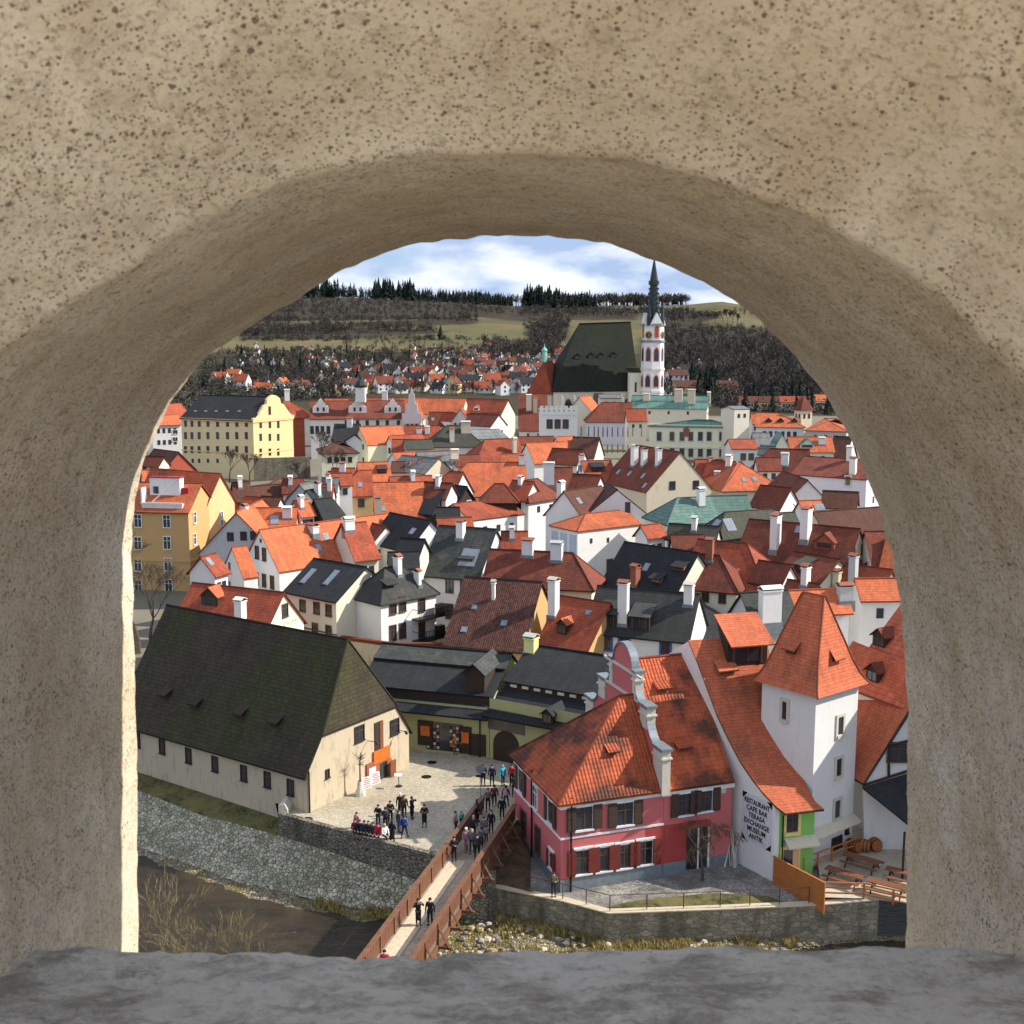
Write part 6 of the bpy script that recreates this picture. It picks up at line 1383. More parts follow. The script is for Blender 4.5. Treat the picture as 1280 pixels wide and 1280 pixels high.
# ================================================================ picnic tables, barrels
def picnic():
    r = empty('picnic_table', (0, 0, 0))
    m = MB(); [m.box(-1.3, 1.3, y, y + .17, .72, .77) for y in (-.38, -.19, 0, .19)]; m.build('table_top', [MT['woodr']], r)
    for s in (-1, 1):
        m = MB(); m.box(-1.3, 1.3, s * .75 - .15, s * .75 + .15, .43, .48); m.build('seat', [MT['woodr']], r)
        m = MB(); m.tube((s * .95, -.75, 0), (s * .95, -.2, .72), .05, n=4); m.tube((s * .95, .75, 0), (s * .95, .2, .72), .05, n=4); m.box(s * .95 - .04, s * .95 + .04, -.8, .8, .38, .43); m.build('leg', [MT['wood']], r)
    return r
def copytree(o, parent=None):
    c = o.copy(); COL.objects.link(c); c.parent = parent
    for ch in list(o.children): copytree(ch, c)
    return c
T0 = picnic()
tl = [('brown picnic table nearest the tower wall, the rear one of its pair', 1077, 1085, -38), ('brown picnic table in the front of the pair beside the plank fence', 1055, 1103, -38), ('brown picnic table behind the river railing near the right edge', 1109, 1118, -32), ('brown picnic table cut by the right edge of the opening', 1131, 1103, -32), ('low brown bench table between the pair and the tower wall', 1065, 1094, -38)]
for i, (lb, px, py, a) in enumerate(tl[:4]):
    o = T0 if i == 0 else copytree(T0); p = P(px, py, -1.35); o.location = (p.x, p.y, -1.35); o.rotation_euler.z = R(a); tag(o, lb, 'table', 'picnic tables on the restaurant terrace')
def barrel():
    r = empty('barrel', (0, 0, 0)); m = MB(); m.lathe([(.36, -.5), (.42, -.25), (.45, 0), (.42, .25), (.36, .5)], 14)
    b = m.build('cask', [MT['barrel']], r); b.rotation_euler = (R(90), 0, 0); b.location = (0, 0, .45)
    for y in (-.35, -.12, .12, .35):
        m = MB(); m.lathe([(.455 - abs(y) * .12, -.03), (.455 - abs(y) * .12, .03)], 14, smooth=False); h_ = m.build('hoop', [MT['metal']], b, (0, 0, y))
    return r
B0 = barrel()
for i, (lb, px, py, a, s_) in enumerate((('orange wine barrel lying closest to the white tower wall', 1067, 1060, 35, 1.0), ('second barrel from the tower, its round end turned to the river', 1078, 1060, 60, 1.05), ('barrel standing alone with its bright round lid in view', 1092, 1058, 12, 1.1), ('rearmost barrel, in the shade under the canopy', 1105, 1050, -10, 1.0))):
    o = B0 if i == 0 else copytree(B0); p = P(px, py + 4, -1.35); o.location = (p.x, p.y, -1.35); o.rotation_euler.z = R(a); o.scale = (s_,) * 3; tag(o, lb, 'barrel', 'barrels by the tower')
p = P(861.5, 1085, -1.8); o = empty('bucket', p, label='small blue plastic bucket at the foot of the pink house wall', cat='bucket'); m = MB(); m.lathe([(.2, 0), (.28, .5), (.24, .5), (.18, .05)], 10); m.build('pail', [MT['blue2']], o)
m = MB(); m.tube((-.27, 0, .48), (0, 0, .62), .012); m.tube((0, 0, .62), (.27, 0, .48), .012); m.build('handle', [MT['metal']], o)
p = P(913, 1083, -1.8); o = empty('firewood_pile', p, label='bundle of grey poles leaning in the corner by the white side wall', cat='poles')
for k in range(11): m = MB(); m.tube((rnd.uniform(-.5, .5), rnd.uniform(-.4, .2), 0), (rnd.uniform(-.2, .5), rnd.uniform(.2, .5), rnd.uniform(1.2, 2.8)), .05, .03, 5); m.build('pole', [MT['stone']], o)
# square furniture
p = P(450.5, 994, 0); o = empty('ornamental_tree', p, label='small bare clipped tree in a stone base beside the barn door', cat='tree'); m = MB(); m.lathe([(.42, 0), (.4, .3), (.2, .7), (.12, 1.1)], 8); m.build('planter_base', [MT['stone']], o)
m = MB(); m.tube((0, 0, .8), (0, 0, 2.8), .07, .05)
for k in range(46): a = rnd.uniform(0, 6.28); z = rnd.uniform(2.3, 3.5); r = rnd.uniform(.3, .62); m.tube((0, 0, 2.5 + (z - 2.5) * .5), (r * math.cos(a), r * math.sin(a), z), .018, .01, 3)
m.build('crown', [MT['wood']], o)
p = P(498.5, 983, 0); o = empty('menu_stand', p, label='white menu stand on a thin post right of the barn door', cat='stand'); m = MB(); m.lathe([(.28, 0), (.28, .05), (.03, .08), (.03, 1.1)], 10); m.build('post', [MT['metal']], o); m = MB(); m.box(-.3, .3, -.2, .2, 1.1, 1.16, 0, Matrix.Rotation(.3, 4, 'X')); m.build('board', [MT['wframe']], o)
p = P(600.5, 1003, 0); o = empty('road_sign', p, label='round road sign seen from behind on a pole at the bridge head', cat='sign'); m = MB(); m.tube((0, 0, 0), (0, 0, 3.0), .035); m.build('pole', [MT['lead']], o); m = MB(); m.prism([Vector((.36 * math.cos(t * .524), 0, 2.7 + .36 * math.sin(t * .524))) for t in range(12)], (0, -.03, 0)); m.build('disc', [MT['lead']], o); m = MB(); m.box(-.32, .32, -.03, 0, 2.05, 2.22); m.build('plate', [MT['metal']], o)
for lb, px, py, s_ in (('A-board with red and white writing leaning left of the barn door', 459, 986, 0), ('second red and white board leaning at the barn wall by the door', 470, 980, 1)):
    p = P(px, py, 0); o = empty('advert_board', p, R(40), label=lb, cat='board'); m = MB(); m.box(-.42, .42, -.05, .0, 0, .95, 0, Matrix.Rotation(-.2, 4, 'X')); m.build('panel', [MT['wframe']], o)
    m = MB(); [m.box(-.34 + .1 * (k % 2), .33, -.07, -.052, .1 + k * .14, .15 + k * .14, 0, Matrix.Rotation(-.2, 4, 'X')) for k in range(6)]; m.build('printing', [MT['red']], o)
for lb, px, py, w_ in (('postcard rack with a white top left of the shop door', 533, 935, 1.6), ):
    p = P(px, py, 0); o = empty('postcard_rack', p, R(-18), label=lb, cat='rack'); m = MB(); m.box(-w_ / 2, w_ / 2, -.3, .3, 0, .35, 1); m.box(-w_ / 2, w_ / 2, -.1, .25, .35, 1.9, 0); m.box(-w_ / 2 - .05, w_ / 2 + .05, -.2, .3, 1.9, 1.98, 2); m.build('frame', [MT['rust'], MT['brick'], MT['wframe']], o)
    m = MB(); [m.box(-w_ / 2 + .1 + i * .25, -w_ / 2 + .3 + i * .25, -.13, -.1, .5 + j * .28, .7 + j * .28, (i + j) % 3) for i in range(6) for j in range(5)]; m.build('postcards', [MT['beige'], MT['grey'], MT['brick']], o)
for i, (px, py) in enumerate(((540, 953), (533, 971), (384, 1024))):
    p = P(px, py, 0); b = MB(); b.lathe([(.42, 0.004), (.42, .012)], 14); o = b.build('manhole_cover', [MT['metal']], None, p); tag(o, ('round manhole cover in the shaded part of the square', 'manhole cover near the barn corner facing the shop', 'dark drain cover close to the parapet wall')[i], 'manhole cover')
# ================================================================ people
def skin(chains, name, lvl=1):
    """one continuous skinned surface; chains = list of [(co, radius), ...]; chains start at shared points"""
    key = {}; V = []; Rr = []; E = []
    for ch in chains:
        pr = None
        for c, r in ch:
            k = tuple(round(x, 3) for x in c)
            if k not in key: key[k] = len(V); V.append(c); Rr.append(r)
            i = key[k]
            if pr is not None and pr != i: E.append((pr, i))
            pr = i
    me = bpy.data.meshes.new('t'); me.from_pydata(V, E, []); o = bpy.data.objects.new('t', me); COL.objects.link(o)
    md = o.modifiers.new('s', 'SKIN'); md.use_smooth_shade = True
    for i, r in enumerate(Rr): me.skin_vertices[0].data[i].radius = r if isinstance(r, tuple) else (r, r)
    me.skin_vertices[0].data[0].use_root = True
    s = o.modifiers.new('u', 'SUBSURF'); s.levels = lvl; s.render_levels = lvl
    dg = bpy.context.evaluated_depsgraph_get(); r = bpy.data.meshes.new_from_object(o.evaluated_get(dg)); r.name = name; bpy.data.objects.remove(o); r.materials.clear(); r.materials.append(None); return r
def person_meshes(pose):
    hip, kn, an = .92, .50, .09; sh_ = 1.42
    z0 = 0
    if pose == 'sit': z0 = -.48
    H = Vector((0, 0, hip + z0)); legs = []
    st = {'stand': (.02, -.02), 'walk': (.22, -.2), 'phone': (.03, 0), 'photo': (.02, -.03), 'sit': (0, 0), 'hug': (.04, -.02)}[pose]
    for s, f in ((-1, st[0]), (1, st[1])):
        if pose == 'sit': hp, k_, a_, t_ = (s * .1, 0, hip + z0), (s * .14, -.42, hip + z0 + .02), (s * .15, -.48, .09), (s * .16, -.62, .05)
        else: hp, k_, a_, t_ = (s * .1, 0, hip + z0), (s * .11, -f * .5 - .02, kn), (s * .12, -f, an), (s * .13, -f - .15, .045)
        legs.append((hp, k_, a_, t_))
    sh = [(s * .19, .0, sh_ + z0) for s in (-1, 1)]
    hands = {'stand': [(-.29, -.03, .82), (.29, -.05, .82)], 'walk': [(-.27, -.22, .88), (.27, .16, .86)], 'phone': [(-.08, -.32, 1.26), (.09, -.3, 1.2)], 'photo': [(-.09, -.3, 1.55), (.1, -.3, 1.55)], 'sit': [(-.12, -.34, 1.02), (.12, -.34, 1.02)], 'hug': [(-.1, -.2, 1.15), (.1, -.2, 1.12)]}[pose]
    elb = {'stand': [(-.27, .04, 1.1), (.27, .04, 1.1)], 'walk': [(-.27, .0, 1.12), (.27, .1, 1.12)], 'phone': [(-.28, -.05, 1.12), (.28, -.03, 1.12)], 'photo': [(-.33, -.16, 1.3), (.33, -.14, 1.3)], 'sit': [(-.27, -.08, 1.12), (.27, -.08, 1.12)], 'hug': [(-.28, .02, 1.12), (.28, .02, 1.12)]}[pose]
    hands = [(x, y, z + z0) for x, y, z in hands]; elb = [(x, y, z + z0) for x, y, z in elb]
    c = (0, 0, 1.15 + z0); ch = (0, .01, 1.33 + z0); nk = (0, .0, 1.48 + z0); hd = (0, -.02, 1.6 + z0); tp = (0, -.01, 1.70 + z0); pv = (0, 0, hip + z0 + .03)
    body = [[(pv, (.13, .1)), (c, (.13, .095)), (ch, (.15, .1)), (nk, .055), (hd, (.085, .1)), (tp, (.07, .085))]]
    for i in (0, 1):
        hp, k_, a_, t_ = legs[i]; body.append([(pv, (.13, .1)), (hp, .085), (k_, .055), (a_, .04), (t_, .035)])
        e = Vector(elb[i]); h = Vector(hands[i]); d = (h - e).normalized(); tip = h + d * .1; sd = Vector((1 if i == 0 else -1, 0, 0))
        body.append([(ch, (.15, .1)), (sh[i], .055), (tuple(e), .04), (tuple(h), .028)])
        up = d.cross(sd).normalized()
        for j, (o_, l_) in enumerate(((-.03, .075), (-.01, .09), (.01, .085), (.03, .065))):
            b_ = h + d * .07 + up.cross(d).normalized() * o_; body.append([(tuple(h), .028), (tuple(b_), .011), (tuple(b_ + d * l_ * .6 + up * .01), .009), (tuple(b_ + d * l_ + up * .025), .007)])
        th_ = h + d * .02 + up.cross(d).normalized() * -.035; body.append([(tuple(h), .028), (tuple(th_), .011), (tuple(th_ + d * .045), .008)])
    body.append([(hd, (.085, .1)), ((0, -.125, 1.585 + z0), .014)])     # nose
    for s in (-1, 1): body.append([(hd, (.085, .1)), ((s * .095, 0, 1.6 + z0), .016)])
    B = skin(body, 'body', 1)
    jk = [[((0, 0, hip + z0 - .08), (.175, .13)), (c, (.165, .125)), (ch, (.18, .13)), ((0, 0, 1.46 + z0), (.085, .08))]]
    for i in (0, 1):
        e = Vector(elb[i]); h = Vector(hands[i]); jk.append([(ch, (.18, .13)), (sh[i], .085), (tuple(e), .062), (tuple(e.lerp(h, .93)), .045)])
    J = skin(jk, 'jacket', 1)
    lc = [[((0, 0, hip + z0 - .62), (.21, .17)), ((0, 0, hip + z0 - .3), (.19, .15))] + jk[0]] + jk[1:] if pose != 'sit' else jk
    LC = skin(lc, 'coat', 1)
    tr = []
    for i in (0, 1):
        hp, k_, a_, t_ = legs[i]; tr.append([(pv, (.145, .115)), (hp, .1), (k_, .07), (tuple(Vector(a_) + Vector((0, 0, .04))), .055)])
    TR = skin(tr, 'trousers', 1)
    sm = MB()
    for i in (0, 1):
        a_ = legs[i][2]; sm.lathe([(.055, 0), (.06, .05), (.045, .11)], 8, (a_[0], a_[1] - .05, 0), sx=.9, sy=1.9)
    S = sm.mesh('shoes', [MT['wood']])
    hm_ = MB(); hm_.lathe([(.088, -.02), (.107, .04), (.10, .1), (.06, .145), (.01, .155)], 10, (0, .015, 1.60 + z0), sy=1.05); 
    HA = hm_.mesh('hair', [None])
    lh = MB(); lh.lathe([(.08, -.22), (.1, -.1), (.107, .04), (.10, .1), (.06, .145), (.01, .155)], 10, (0, .035, 1.60 + z0), sy=.95); LH = lh.mesh('hair', [None])
    fc = MB()
    for s in (-1, 1): fc.box(s * .035 - .013, s * .035 + .013, -.118, -.105, 1.605 + z0, 1.618 + z0)
    fc.box(-.025, .025, -.116, -.1, 1.535 + z0, 1.545 + z0); FC = fc.mesh('face_features', [MT['wood']])
    return dict(body=B, jacket=J, coat=LC, trousers=TR, shoes=S, hair=HA, long=LH, face=FC)
PM = {k: person_meshes(k) for k in ('stand', 'walk', 'phone', 'photo', 'sit', 'hug')}
CLR = dict(black=(.012, .012, .014), dark=(.03, .03, .035), navy=(.015, .025, .07), grey=(.12, .12, .13), brown=(.09, .05, .03), red=(.5, .02, .03), cyan=(.02, .42, .62), blue=(.03, .12, .5), green=(.05, .45, .25), pink=(.6, .25, .28), white=(.75, .75, .75), jeans=(.05, .08, .16), dusty=(.35, .20, .20), olive=(.1, .1, .05), blonde=(.45, .3, .12), hbrown=(.05, .028, .015), hblack=(.012, .01, .01), maroon=(.15, .02, .05), beige=(.4, .32, .24), skin=(.55, .33, .24), orange=(.5, .16, .05))
CM = {k: flat('cloth_' + k, v, .8) for k, v in CLR.items()}
def person(label, px, py, top, leg='black', hair='hbrown', pose='stand', rz=0, z=0, coat=False, long=False, sc=1, hat=None, bag=None, group='people on the square and bridge'):
    p = P(px, py, z) if not isinstance(px, Vector) else px
    o = empty('person', (p.x, p.y, z), R(rz), label=label, cat='person', group=group); o.scale = (sc,) * 3
    M_ = PM[pose]
    def part(k, name, c):
        q = link(name, M_[k], o); 
        if c: q.material_slots[0].link = 'OBJECT'; q.material_slots[0].material = CM[c]
        return q
    part('body', 'body', 'skin'); part('coat' if coat else 'jacket', 'coat' if coat else 'jacket', top); part('trousers', 'trousers', leg); part('shoes', 'shoes', None); part('long' if long else 'hair', 'hat' if hat else 'hair', hat or hair); part('face', 'face_features', None)
    if bag:
        m = MB(); m.lathe([(.1, 0), (.17, .06), (.18, .3), (.12, .46), (.03, .5)], 8, (0, .19, 1.0 if pose != 'sit' else .5), sy=.6); b_ = m.build('backpack', [CM[bag]], o)
    return o
PPL = [
 ('person in a black jacket standing at the left of the group on the square', 473, 1034, 'black', 'dark', 'hbrown', 'phone', -20, {}),
 ('person in black holding up a phone, second in the row on the square', 488, 1029, 'black', 'black', 'hbrown', 'phone', 10, {}),
 ('person with a white hat and dark coat behind the others on the square', 500.5, 1019, 'black', 'dark', 'hbrown', 'stand', 0, {'hat': 'white', 'coat': True}),
 ('person in a brown jacket half hidden beside the white-hatted one', 505.5, 1022, 'brown', 'dark', 'hbrown', 'stand', 30, {}),
 ('person in a long black coat with raised arms on the sunlit square', 515, 1023.5, 'black', 'black', 'hblack', 'photo', 60, {'coat': True}),
 ('person in black reading, standing alone at the right of the square group', 530.6, 1033.5, 'black', 'black', 'hbrown', 'phone', 0, {'coat': True}),
 ('person in dark clothes next to the one in the blue jacket', 498.5, 1041, 'dark', 'jeans', 'hbrown', 'stand', 120, {}),
 ('person in a bright blue jacket with a backpack on the square', 505.6, 1047.6, 'blue', 'navy', 'hbrown', 'walk', 150, {'bag': 'navy'}),
 ('person in a dark jacket bending in front of the seated row', 482, 1037, 'dark', 'black', 'hbrown', 'hug', 200, {'bag': 'dark'}),
 ('person in a black cloak standing at the right end of the seated row', 490.4, 1054.8, 'black', 'black', 'hblack', 'hug', 160, {'coat': True, 'long': True}),
 ('person in a maroon top sitting at the left end of the parapet row', 444, 1044.6, 'maroon', 'black', 'hblack', 'sit', 20, {}),
 ('person in pink sleeves standing behind the left end of the seated row', 446, 1041, 'pink', 'dark', 'hbrown', 'stand', -30, {'sc': .9}),
 ('person in black sitting second on the parapet row', 450, 1045.6, 'black', 'dark', 'hbrown', 'sit', 5, {}),
 ('person in a dark purple jacket sitting third on the parapet row', 455.5, 1046.6, 'navy', 'black', 'hblack', 'sit', -10, {}),
 ('person in black with long hair sitting in the middle of the parapet row', 461, 1047.2, 'black', 'black', 'hblack', 'sit', 10, {'long': True}),
 ('person in a grey-black jacket sitting fifth on the parapet row', 466.5, 1048.7, 'dark', 'black', 'hbrown', 'sit', 0, {}),
 ('person in a red jacket sitting near the right end of the parapet row', 473, 1049.7, 'red', 'dark', 'hbrown', 'sit', -10, {}),
 ('person in a white jacket leaning at the right end of the seated row', 481, 1050.7, 'white', 'dark', 'blonde', 'sit', 40, {}),
 ('person in a black leather jacket at the left of the line by the shops', 604, 981.6, 'black', 'black', 'hbrown', 'phone', 0, {}),
 ('person in a navy coat, second in the line by the shops', 615, 982, 'navy', 'black', 'hblack', 'stand', -15, {}),
 ('person in a bright cyan jacket in the line by the shops', 628.5, 982, 'cyan', 'jeans', 'blonde', 'stand', 40, {'hat': 'cyan'}),
 ('person in a red jacket in the line by the shops', 639.7, 981.6, 'red', 'black', 'hbrown', 'stand', -20, {}),
 ('person in dark grey in front of the red jacket', 642.7, 996, 'dark', 'black', 'hbrown', 'stand', 170, {}),
 ('person in a black jacket right of the one in dark grey', 647.5, 989.8, 'black', 'jeans', 'hbrown', 'stand', 20, {}),
 ('person in beige with a white bag close to the pink house', 652.5, 988.7, 'beige', 'dark', 'blonde', 'walk', 60, {'sc': .95}),
 ('person in black standing against the pink house corner', 655.5, 983, 'black', 'black', 'hblack', 'stand', 80, {}),
 ('person in a dark jacket with a pink rucksack walking onto the square', 632.6, 1009, 'navy', 'jeans', 'hblack', 'walk', 160, {'bag': 'pink'}),
 ('person in grey inside the left rail at the bridge head', 610, 1013, 'grey', 'black', 'hbrown', 'walk', 0, {}),
 ('person in a maroon jacket beside the one in grey at the bridge head', 618, 1008, 'maroon', 'black', 'hblack', 'stand', 180, {}),
 ('person in black alone by the right rail at the bridge head', 627.5, 1024, 'black', 'black', 'hbrown', 'stand', 0, {}),
 ('person in black leaning by the left rail at the bridge head', 597, 1027, 'dark', 'black', 'hbrown', 'stand', 100, {'long': True}),
 ('person in a brown coat standing left of the bridge on the cobbles', 569.6, 1042.6, 'dusty', 'dark', 'hbrown', 'stand', 70, {}),
 ('child in a green jacket and blue hat beside the bridge rail', 577, 1035, 'green', 'dark', 'hbrown', 'stand', 40, {'hat': 'blue', 'sc': .75}),
 ('person in black taking a picture by the left rail where the crowd ends', 567.6, 1076, 'black', 'black', 'hblack', 'phone', 10, {}),
 ('person in a long pink coat with a white hat on the bridge', 582.8, 1064, 'dusty', 'dusty', 'blonde', 'walk', 20, {'coat': True, 'hat': 'white'}),
 ('person in a grey jacket walking beside the pink coat', 590, 1066, 'grey', 'dark', 'beige', 'walk', 0, {'hat': 'beige'}),
 ('person in dark clothes at the right rail, nearest of the bridge crowd', 596.5, 1073, 'dark', 'black', 'hblack', 'walk', -10, {}),
 ('person in black with a grey scarf in the bridge crowd', 592, 1048, 'dark', 'black', 'beige', 'stand', 20, {}),
 ('person in a grey-blue jacket in the middle of the bridge crowd', 605, 1050, 'grey', 'jeans', 'hbrown', 'walk', 10, {}),
 ('person with long black hair by the right rail in the crowd', 614, 1041.6, 'black', 'black', 'hblack', 'stand', -20, {'long': True}),
 ('person in a patterned grey top low in the bridge crowd', 601.5, 1060, 'grey', 'dark', 'hblack', 'walk', 0, {'sc': .85}),
 ('child in dusty pink among the crowd by the right rail', 607.5, 1054, 'dusty', 'dark', 'hblack', 'walk', 0, {'sc': .75}),
 ('person in a black dress coat photographing from the middle of the bridge', 523, 1157, 'black', 'black', 'hblack', 'photo', 20, {'coat': True}),
 ('person in a hooded black jacket standing on the bridge beside the photographer', 537.7, 1156, 'black', 'black', 'hblack', 'stand', -15, {'hat': 'black'}),
 ('person in red at the bottom edge by the left rail of the bridge', 481, 1224, 'red', 'dark', 'hblack', 'walk', 0, {}),
]
for lb, px, py, top, leg, hair, pose, rz, k in PPL: person(lb, px, py, top, leg, hair, pose, rz, **k)
person('person in a dark jacket with a camera by the iron railing below the pink house', 692, 1121, 'olive', 'dark', 'hbrown', 'phone', 10, z=-1.8, bag='orange')
person('person in an orange top standing in the shop doorway', 569.5, 943, 'orange', 'olive', 'orange', 'stand', 0, hat='orange')
# ================================================================ bare trees
bark = NT('bark_grey_brown', .95, .1); bark.col(bark.mix(bark.ramp(bark.noise(6, 4), .35, .65), (.05, .038, .028), (.13, .105, .08)))
barky = NT('bark_yellowish', .95, .1); barky.col(barky.mix(barky.noise(3, 3), (.13, .10, .05), (.30, .24, .12)))
barkr = NT('bark_reddish', .95, .1); barkr.col(barkr.mix(barkr.noise(3, 3), (.06, .042, .03), (.13, .095, .065)))
def bare_tree(label, loc, H, mat, seed, name='bare_tree', spread=.55, depth=5, trunk=.3, r0=.16, droop=0, nb=3, tip=.012, ratio=(.58, .8), cat='tree', group=None, lean=(0, 0)):
    r = random.Random(seed); root = empty(name, loc, label=label, cat=cat, group=group); T = MB(); C = MB()
    def grow(p, d, L, rad, lv):
        n = 3 if lv < 2 else 2
        for i in range(n):
            q = p + d * (L / n); r1 = max(tip, rad * (1 - .16)); (T if lv == 0 else C).tube(p, q, rad, r1, 6 if lv < 2 else 3)
            d = (d + Vector((r.gauss(0, .13), r.gauss(0, .13), r.gauss(.03, .08) - droop * .12 * (lv > 1)))).normalized(); p = q; rad = r1
            if lv and i and lv < depth and r.random() < .7: br(p, d, L, rad, lv)
        if lv < depth:
            for k in range(nb if lv else nb + 1): br(p, d, L, rad, lv)
    def br(p, d, L, rad, lv):
        a = r.uniform(0, 6.283); s = spread * r.uniform(.6, 1.3); t = Vector((math.cos(a), math.sin(a), 0)); nd = (d + t * s + Vector((0, 0, .1 - droop * .25 * lv))).normalized()
        grow(p, nd, L * r.uniform(*ratio), max(tip, rad * .62), lv + 1)
    grow(Vector((0, 0, 0)), Vector((lean[0], lean[1], 1)).normalized(), H * trunk, r0, 0)
    T.build('trunk', [mat], root); C.build('crown', [mat], root); return root
g_ = 'bare trees'
p = PY(176, 850, 128); bare_tree('gnarled bare tree rising in front of the ochre house at the left edge', (p.x - .3, 128, 0), 17, bark.m, 5, r0=.5, trunk=.32, spread=.5)
p = PY(188, 800, 132); bare_tree('second thin bare tree just left of the barn roof', (p.x, 132, 0), 11, bark.m, 8, r0=.22, depth=5)
p = PY(172, 790, 122); bare_tree('bushy leafless thicket behind the left end of the barn', (p.x - 1, 121, 0), 7, bark.m, 18, r0=.2, depth=5, trunk=.2, spread=.8, name='bush', cat='bush')
p = P(878, 1101, -1.8); bare_tree('small weeping bare tree in front of the pink house', (p.x, p.y, -1.8), 4.3, barkr.m, 11, r0=.12, trunk=.52, spread=1.15, droop=1.2, depth=5, nb=3, tip=.007)
for i, (px, py, Y, h_, sd_, lb) in enumerate(((287, 598, 250, 9, 3, 'bare tree standing against the long yellow mansion wall'), (312, 600, 248, 8, 4, 'bushy bare tree at the right corner of the yellow mansion'), (402, 590, 250, 12, 6, 'tall bare tree right of the grey terrace wall'), (418, 598, 240, 9, 9, 'spreading bare tree before the pale yellow house'), (375, 600, 246, 6, 10, 'short bare tree below the grey terrace wall'))):
    p = PY(px, py, Y); bare_tree(lb, (p.x, Y, p.z - 1), h_, bark.m, sd_, r0=.22, tip=.03, depth=4, group=g_)
for i, (px, py, h_, s2) in enumerate(((229, 1212, 5.6, 1), (190, 1240, 6.6, 2), (262, 1235, 5.0, 3), (215, 1262, 6, 5), (300, 1240, 4.4, 7))):
    p = P(px, py, -5.4); p = PY(px, py, 50 + i * .6); bare_tree(('yellowish willow shrub in the middle of the river thicket', 'tallest yellowish shrub at the left of the river thicket', 'low twiggy shrub at the right of the river thicket', 'dense twiggy shrub at the bottom of the river thicket', 'outermost small shrub of the river thicket towards the bridge')[i], (p.x, p.y, p.z - .6), h_ * .95, barky.m, 20 + i, name='shrub', cat='shrub', trunk=.24, r0=.04, spread=.5, depth=5, tip=.006, nb=2, ratio=(.66, .98), group='river shrubs')
for i, (px, Y, h_) in enumerate(((868, 1560, 26), (876, 1565, 30), (884, 1570, 24), (893, 1560, 22), (903, 1550, 34), (909, 1548, 36), (915, 1545, 34), (921, 1540, 30))):
    x = (px - 640) / F * Y * .99; bare_tree(('leftmost', 'second', 'third', 'fourth', 'fifth', 'sixth', 'seventh', 'rightmost')[i] + ' bare tree on the skyline to the right of the spire', (x, Y, G(x, Y) - 1), h_ * .8, bark.m, 40 + i, r0=.5, depth=4, tip=.16, trunk=.25, spread=.5, group='skyline trees')
# ================================================================ far suburb: every house a thing of its own
ft = {}
for k, (c, v) in dict(orange=(('O'), 0), red=('OR', 0), brown=('BR', 0), black=('BLK', 0), darkred=('RB', 0)).items(): ft[k] = MT[c]
FR = dict(orange='orange', red='red', brown='brown', black='black', darkred='dark red')
FW = dict(white='white', cream='cream', yell='yellow', gold='ochre', pale='pale yellow', mint='mint green', beige='beige', blue='pale blue')
def ground_at(px, py, y0=430, y1=1900):
    d = ray(px, py); lo = None; Y = y0
    while Y < y1:
        t = Y / d.y; z = CH + d.z * t
        if z <= G(d.x * t, Y): return Vector((d.x * t, Y, G(d.x * t, Y)))
        Y += 4
    return None
FH = []
def far_house(px, py, wpx, roof, wall, rz=None, hs=1.0, gable=False, label=None, name='house', wins=True, r=random.Random(5)):
    p = ground_at(px, py)
    if p is None: return
    s = p.y * .99 / F; Lx = wpx * s; Dp = min(Lx, 9) * r.uniform(.75, .95); he = (2.6 + 2.4 * (r.random() < .45)) * hs * min(1.2, Lx / 9 + .35); rh = Dp * .5 * r.uniform(.75, 1.05)
    o = empty(name, p, rz if rz is not None else r.uniform(-.6, .6), label=label[0], cat='house', group='small houses of the far suburb'); FH.append((label[0], label[1], o))
    x, y = Lx / 2, Dp / 2; W_ = MB(); e = he
    if gable: x, y = y, x
    W_.box(-x, x, -y, y, -3, e, 0)
    Rf = MB()
    if not gable:
        for sx in (-x, x): W_.poly([(sx, -y, e), (sx, y, e), (sx, 0, e + rh)])
        Rf.slab([(-x - .3, -y - .4, e - .3), (x + .3, -y - .4, e - .3), (x + .3, 0, e + rh + .1), (-x - .3, 0, e + rh + .1)], .15); Rf.slab([(x + .3, y + .4, e - .3), (-x - .3, y + .4, e - .3), (-x - .3, 0, e + rh + .1), (x + .3, 0, e + rh + .1)], .15)
    else:
        for sy in (-y, y): W_.poly([(-x, sy, e), (x, sy, e), (0, sy, e + rh)])
        Rf.slab([(-x - .4, y + .3, e - .3), (-x - .4, -y - .3, e - .3), (0, -y - .3, e + rh + .1), (0, y + .3, e + rh + .1)], .15); Rf.slab([(x + .4, -y - .3, e - .3), (x + .4, y + .3, e - .3), (0, y + .3, e + rh + .1), (0, -y - .3, e + rh + .1)], .15)
    W_.build('wall', [MT[wall]], o); rf = Rf.build('roof', [ft[roof]], o)
    m = MB(); m.box(-.4, .4, -.4, .4, -1, rh * .5 + 1.2); m.build('chimney', [MT['white'] if r.random() < .6 else MT['brick']], rf, (x * r.uniform(-.5, .5) if not gable else x * .3, y * .2 if not gable else 0, e + rh * .5))
    if wins:
        n = max(1, int(2 * x / 3))
        fl = 2 if e > 4.4 else 1
        for k in range(n):
            for f_ in range(fl): add_window(o, ((k + .5) / n * 2 * x - x, -y, e - 1.2 - 2.5 * f_), 0, 1.1, 1.3, 'far')
    return o
ZN = [(250, 300, 'by the left arch edge'), (300, 360, 'above the yellow mansion'), (360, 410, 'above the striped-corner house'), (410, 460, 'left of the onion turret'), (460, 510, 'right of the onion turret'), (510, 560, 'above the pinkish gables'), (560, 610, 'above the long orange roofs'), (610, 660, 'left of the chapel'), (660, 720, 'beside the church'), (800, 860, 'right of the church tower'), (860, 960, 'on the wooded slope')]
